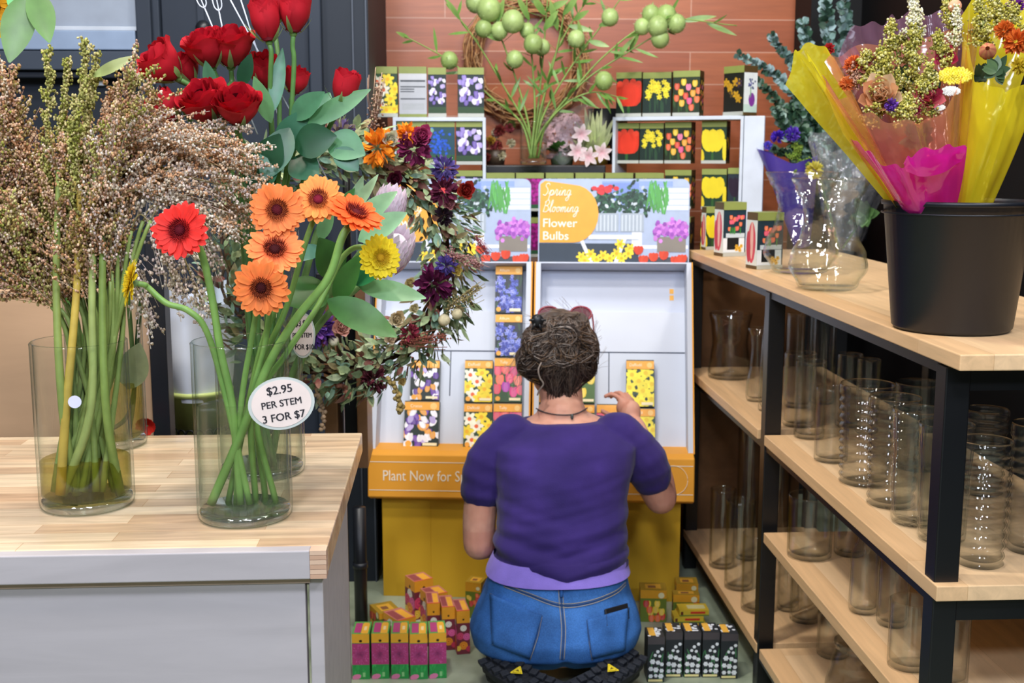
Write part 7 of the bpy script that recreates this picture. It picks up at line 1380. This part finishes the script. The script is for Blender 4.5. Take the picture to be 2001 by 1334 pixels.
balloon('balloon plant branch straight up in the middle', [(1045, 220, 0), (1040, 120, 0), (1030, 20, -.02), (1030, -30, -.02)], [(1042, 86, 19, -.05), (1006, 116, 17, -.04), (1002, 42, 22, -.05), (976, 60, 17, -.03)], [(1035, 40, 1010, -10, 12)], 4)
balloon('balloon plant branch leaning to the upper right with one fruit at its side', [(1058, 220, .01), (1080, 120, .01), (1120, 40, .0), (1165, -20, -.02)], [(1126, 76, 17, -.03), (1192, 34, 17, -.03)], [(1120, 40, 1150, 20, 12), (1110, 50, 1160, 60, 12)], 5)
balloon('balloon plant branch leaning to the upper left', [(1025, 240, 0), (985, 170, 0), (930, 80, -.01), (870, 0, -.02)], [(945, 56, 17, -.03), (955, 18, 24, -.03)], [(900, 40, 870, -5, 10)], 6)
balloon('long balloon plant branch arching far left with a single fruit', [(1018, 240, 0), (960, 190, -.01), (880, 120, -.03), (790, 70, -.05)], [(878, 118, 17, -.03)], [(800, 75, 775, 62, 8)], 7)
balloon('balloon plant branch at the top with leaves between the two large fruits', [(1050, 220, .02), (1062, 100, .03), (1070, 0, .03), (1075, -40, .03)], [(930, 5, 20, .0), (968, 22, 18, .01)], [(1062, 60, 1090, 20, 14), (1065, 30, 1040, -10, 14), (1070, 20, 1110, 0, 14)], 8)
balloon('leafy balloon plant branch reaching the top edge, right of the middle', [(1055, 220, .0), (1085, 110, .0), (1105, 10, -.01), (1112, -40, -.01)], [(1060, 92, 15, -.01)], [(1090, 60, 1075, 0, 14), (1100, 30, 1130, -10, 14)], 9)
balloon('leafy balloon plant branch fanning to the upper right', [(1060, 230, .01), (1110, 140, .0), (1175, 50, -.01), (1225, -20, -.02)], [], [(1170, 50, 1205, 40, 12), (1150, 80, 1190, 90, 12), (1140, 100, 1130, 40, 12)], 10)
balloon('leafy balloon plant branch fanning to the upper left', [(1030, 230, .01), (1000, 130, .01), (965, 40, .0), (935, -30, .0)], [(1030, 60, 15, -.02)], [(980, 80, 940, 60, 12), (970, 50, 985, -5, 12)], 11)
# potted flowers on the crate
def pot_flowers(name, label, cat, px, Y, rpx, col, hpx):
    c = Vector((at(px, 322, Y).x, Y, 1.2510)); s = 1 / ppm(c); t = thing(name, label, cat, c); m = MB(); h = hpx * s; m.lathe([(.001, 0), (rpx * .8 * s, 0), (rpx * s, h), (rpx * .93 * s, h), (rpx * .75 * s, .01), (.001, .01)], col, n=24); m.build('pot', M_PLAST, t, local=True); return t
t = pot_flowers('potted_hydrangea', 'pale pink hydrangea in clear wrap beside the balloon plant vase', 'flower pot', 1098, 4.00, 26, C('#6a7a5a'), 34)
for i, (x, y, r_) in enumerate([(1082, 258, 27), (1112, 246, 25), (1100, 282, 28), (1074, 290, 20)]):
    r = random.Random(i); p = at(x, y, 3.99); s = r_ / ppm(p); m = MB()
    for k in range(90):
        o_ = Vector((r.gauss(0, 1), -abs(r.gauss(0, 1)), r.gauss(0, 1))).normalized(); q = p + o_ * s
        for j in range(4): g = j * PI / 2 + r.random(); m.leaf(q, frame(q, o_).to_3x3() @ Vector((math.cos(g), math.sin(g), .15)), o_, s * .26, s * .22, jit(C('#eec6ca'), .12, r), .1, .1, 3)
    m.build('flower_head', M_PETAL, t)
m = MB(); r = random.Random(5)
for i in range(20): g = r.uniform(0, PI); p = at(1094, 296, 3.97); m.leaf(p, (math.cos(g), -.6, .4 * math.sin(g) - .1), (0, -.4, 1), .06, .034, jit(C('#5a8a42'), .25, r), .3, .2, 5)
m.build('foliage', M_LEAF, t)
def wrapfn(u, v): g = PI + PI * u; k = (30 + 26 * v + 3 * math.sin(u * 17)) / 575; return Vector((at(1104, 300, 3.99).x + k * math.cos(g), 3.99 + .7 * k * math.sin(g), 1.262 + .175 * v + .012 * math.sin(u * 11)))
m = MB(); m.surf(wrapfn, 40, 8, (1, 1, 1)); m.build('clear_wrap', M_CEL_C, t)
t = pot_flowers('potted_lily', 'lily with pale green buds and pink white blooms right of the hydrangea', 'flower pot', 1166, 4.03, 26, C('#b89a3a'), 36)
m = MB(); r = random.Random(6)
for i in range(44): x = r.uniform(1120, 1200); y = r.uniform(210, 292); pxleaf(m, 1160 + (x - 1160) * .3, 300, 4.0, x, y, 3.96 + r.uniform(-.03, .03), 10, jit(C('#b8cc78'), .2, r), C('#e0e8b4'))
m.build('buds', M_LEAF, t)
for x, y in ((1136, 262), (1150, 306), (1176, 298), (1128, 296)):
    p = at(x, y, 3.93); m = MB()
    for k in range(6): g = k * PI / 3 + .3; m.leaf(p, (math.cos(g), -.5, math.sin(g)), (0, -1, 0), .036, .018, C('#e8b0bc'), -.5, .2, 5, .5, C('#f6eef0'))
    m.build('lily_bloom', M_PETAL, t)
m = MB(); p = Vector((at(1182, 215, 4.1).x, 4.12, 1.2510)); m.lathe([(.001, 0), (.045, 0), (.058, .19), (.055, .19), (.042, .01), (.001, .01)], C('#121318'), p, 24); tag(m.build('black_pot', M_PLAST, None), 'empty black pot behind the lily', 'pot')
c = Vector((at(968, 322, 4.0).x, 4.0, 1.2510)); t = thing('dried_posy', 'small posy of dried red and yellow flowers left of the balloon plant vase', 'bouquet', c); m = MB(); m.lathe([(.001, 0), (.03, 0), (.036, .05), (.032, .05), (.001, .012)], C('#4a3a2c'), c, 18); m.build('pot', M_PLAST, t)
for i in range(16): r = random.Random(50 + i); bloom(t, 'dried_flower', r.uniform(945, 1000), r.uniform(240, 312), 3.98 + r.uniform(-.02, .02), r.uniform(7, 12), [r.choice([C('#8a3a34'), C('#c8a040'), C('#6a7a3a'), C('#a84a54'), C('#d8d0b0')])], 'pom', 50 + i)
# twig wreath on the tiled wall
TW = at(1030, 118, 4.455); tw = thing('twig_wreath', 'round wreath of pale twisted twigs hanging on the brown tiled wall', 'wreath', TW); r = random.Random(12); m = MB(); m2 = MB()
RW_ = 108 / ppm(TW)
for k in range(34):
    a0 = r.uniform(0, 6.3); ln = r.uniform(2, 6); rr = r.uniform(-.030, .030); yy = r.uniform(-.03, .015); fr_ = r.uniform(3, 8); P = [TW + Vector(((RW_ + rr + .010 * math.sin(fr_ * t)) * math.cos(a0 + t), yy + .008 * math.cos(fr_ * t), (RW_ + rr + .010 * math.sin(fr_ * t)) * math.sin(a0 + t))) for t in [ln * i / 24 for i in range(25)]]
    m.tube(P, r.uniform(.002, .004), jit(r.choice([C('#c89a6c'), C('#b58658'), C('#8a6040')]), .2, r), 5)
m.build('ring', M_TWIG, tw)
for k in range(160):
    a0 = r.uniform(0, 6.3); p = TW + Vector(((RW_ + r.uniform(-.03, .035)) * math.cos(a0), r.uniform(-.045, .0), (RW_ + r.uniform(-.03, .035)) * math.sin(a0))); d = Vector((r.gauss(0, 1), -abs(r.gauss(0, .5)), r.gauss(0, 1))).normalized() * r.uniform(.015, .04); m2.tube(spline([p, p + d * .5 + Vector((r.gauss(0, .006), 0, r.gauss(0, .006))), p + d], 3), .0013, jit(C('#d8b084'), .2, r), 4)
m2.build('tendrils', M_TWIG, tw)['kind'] = 'stuff'
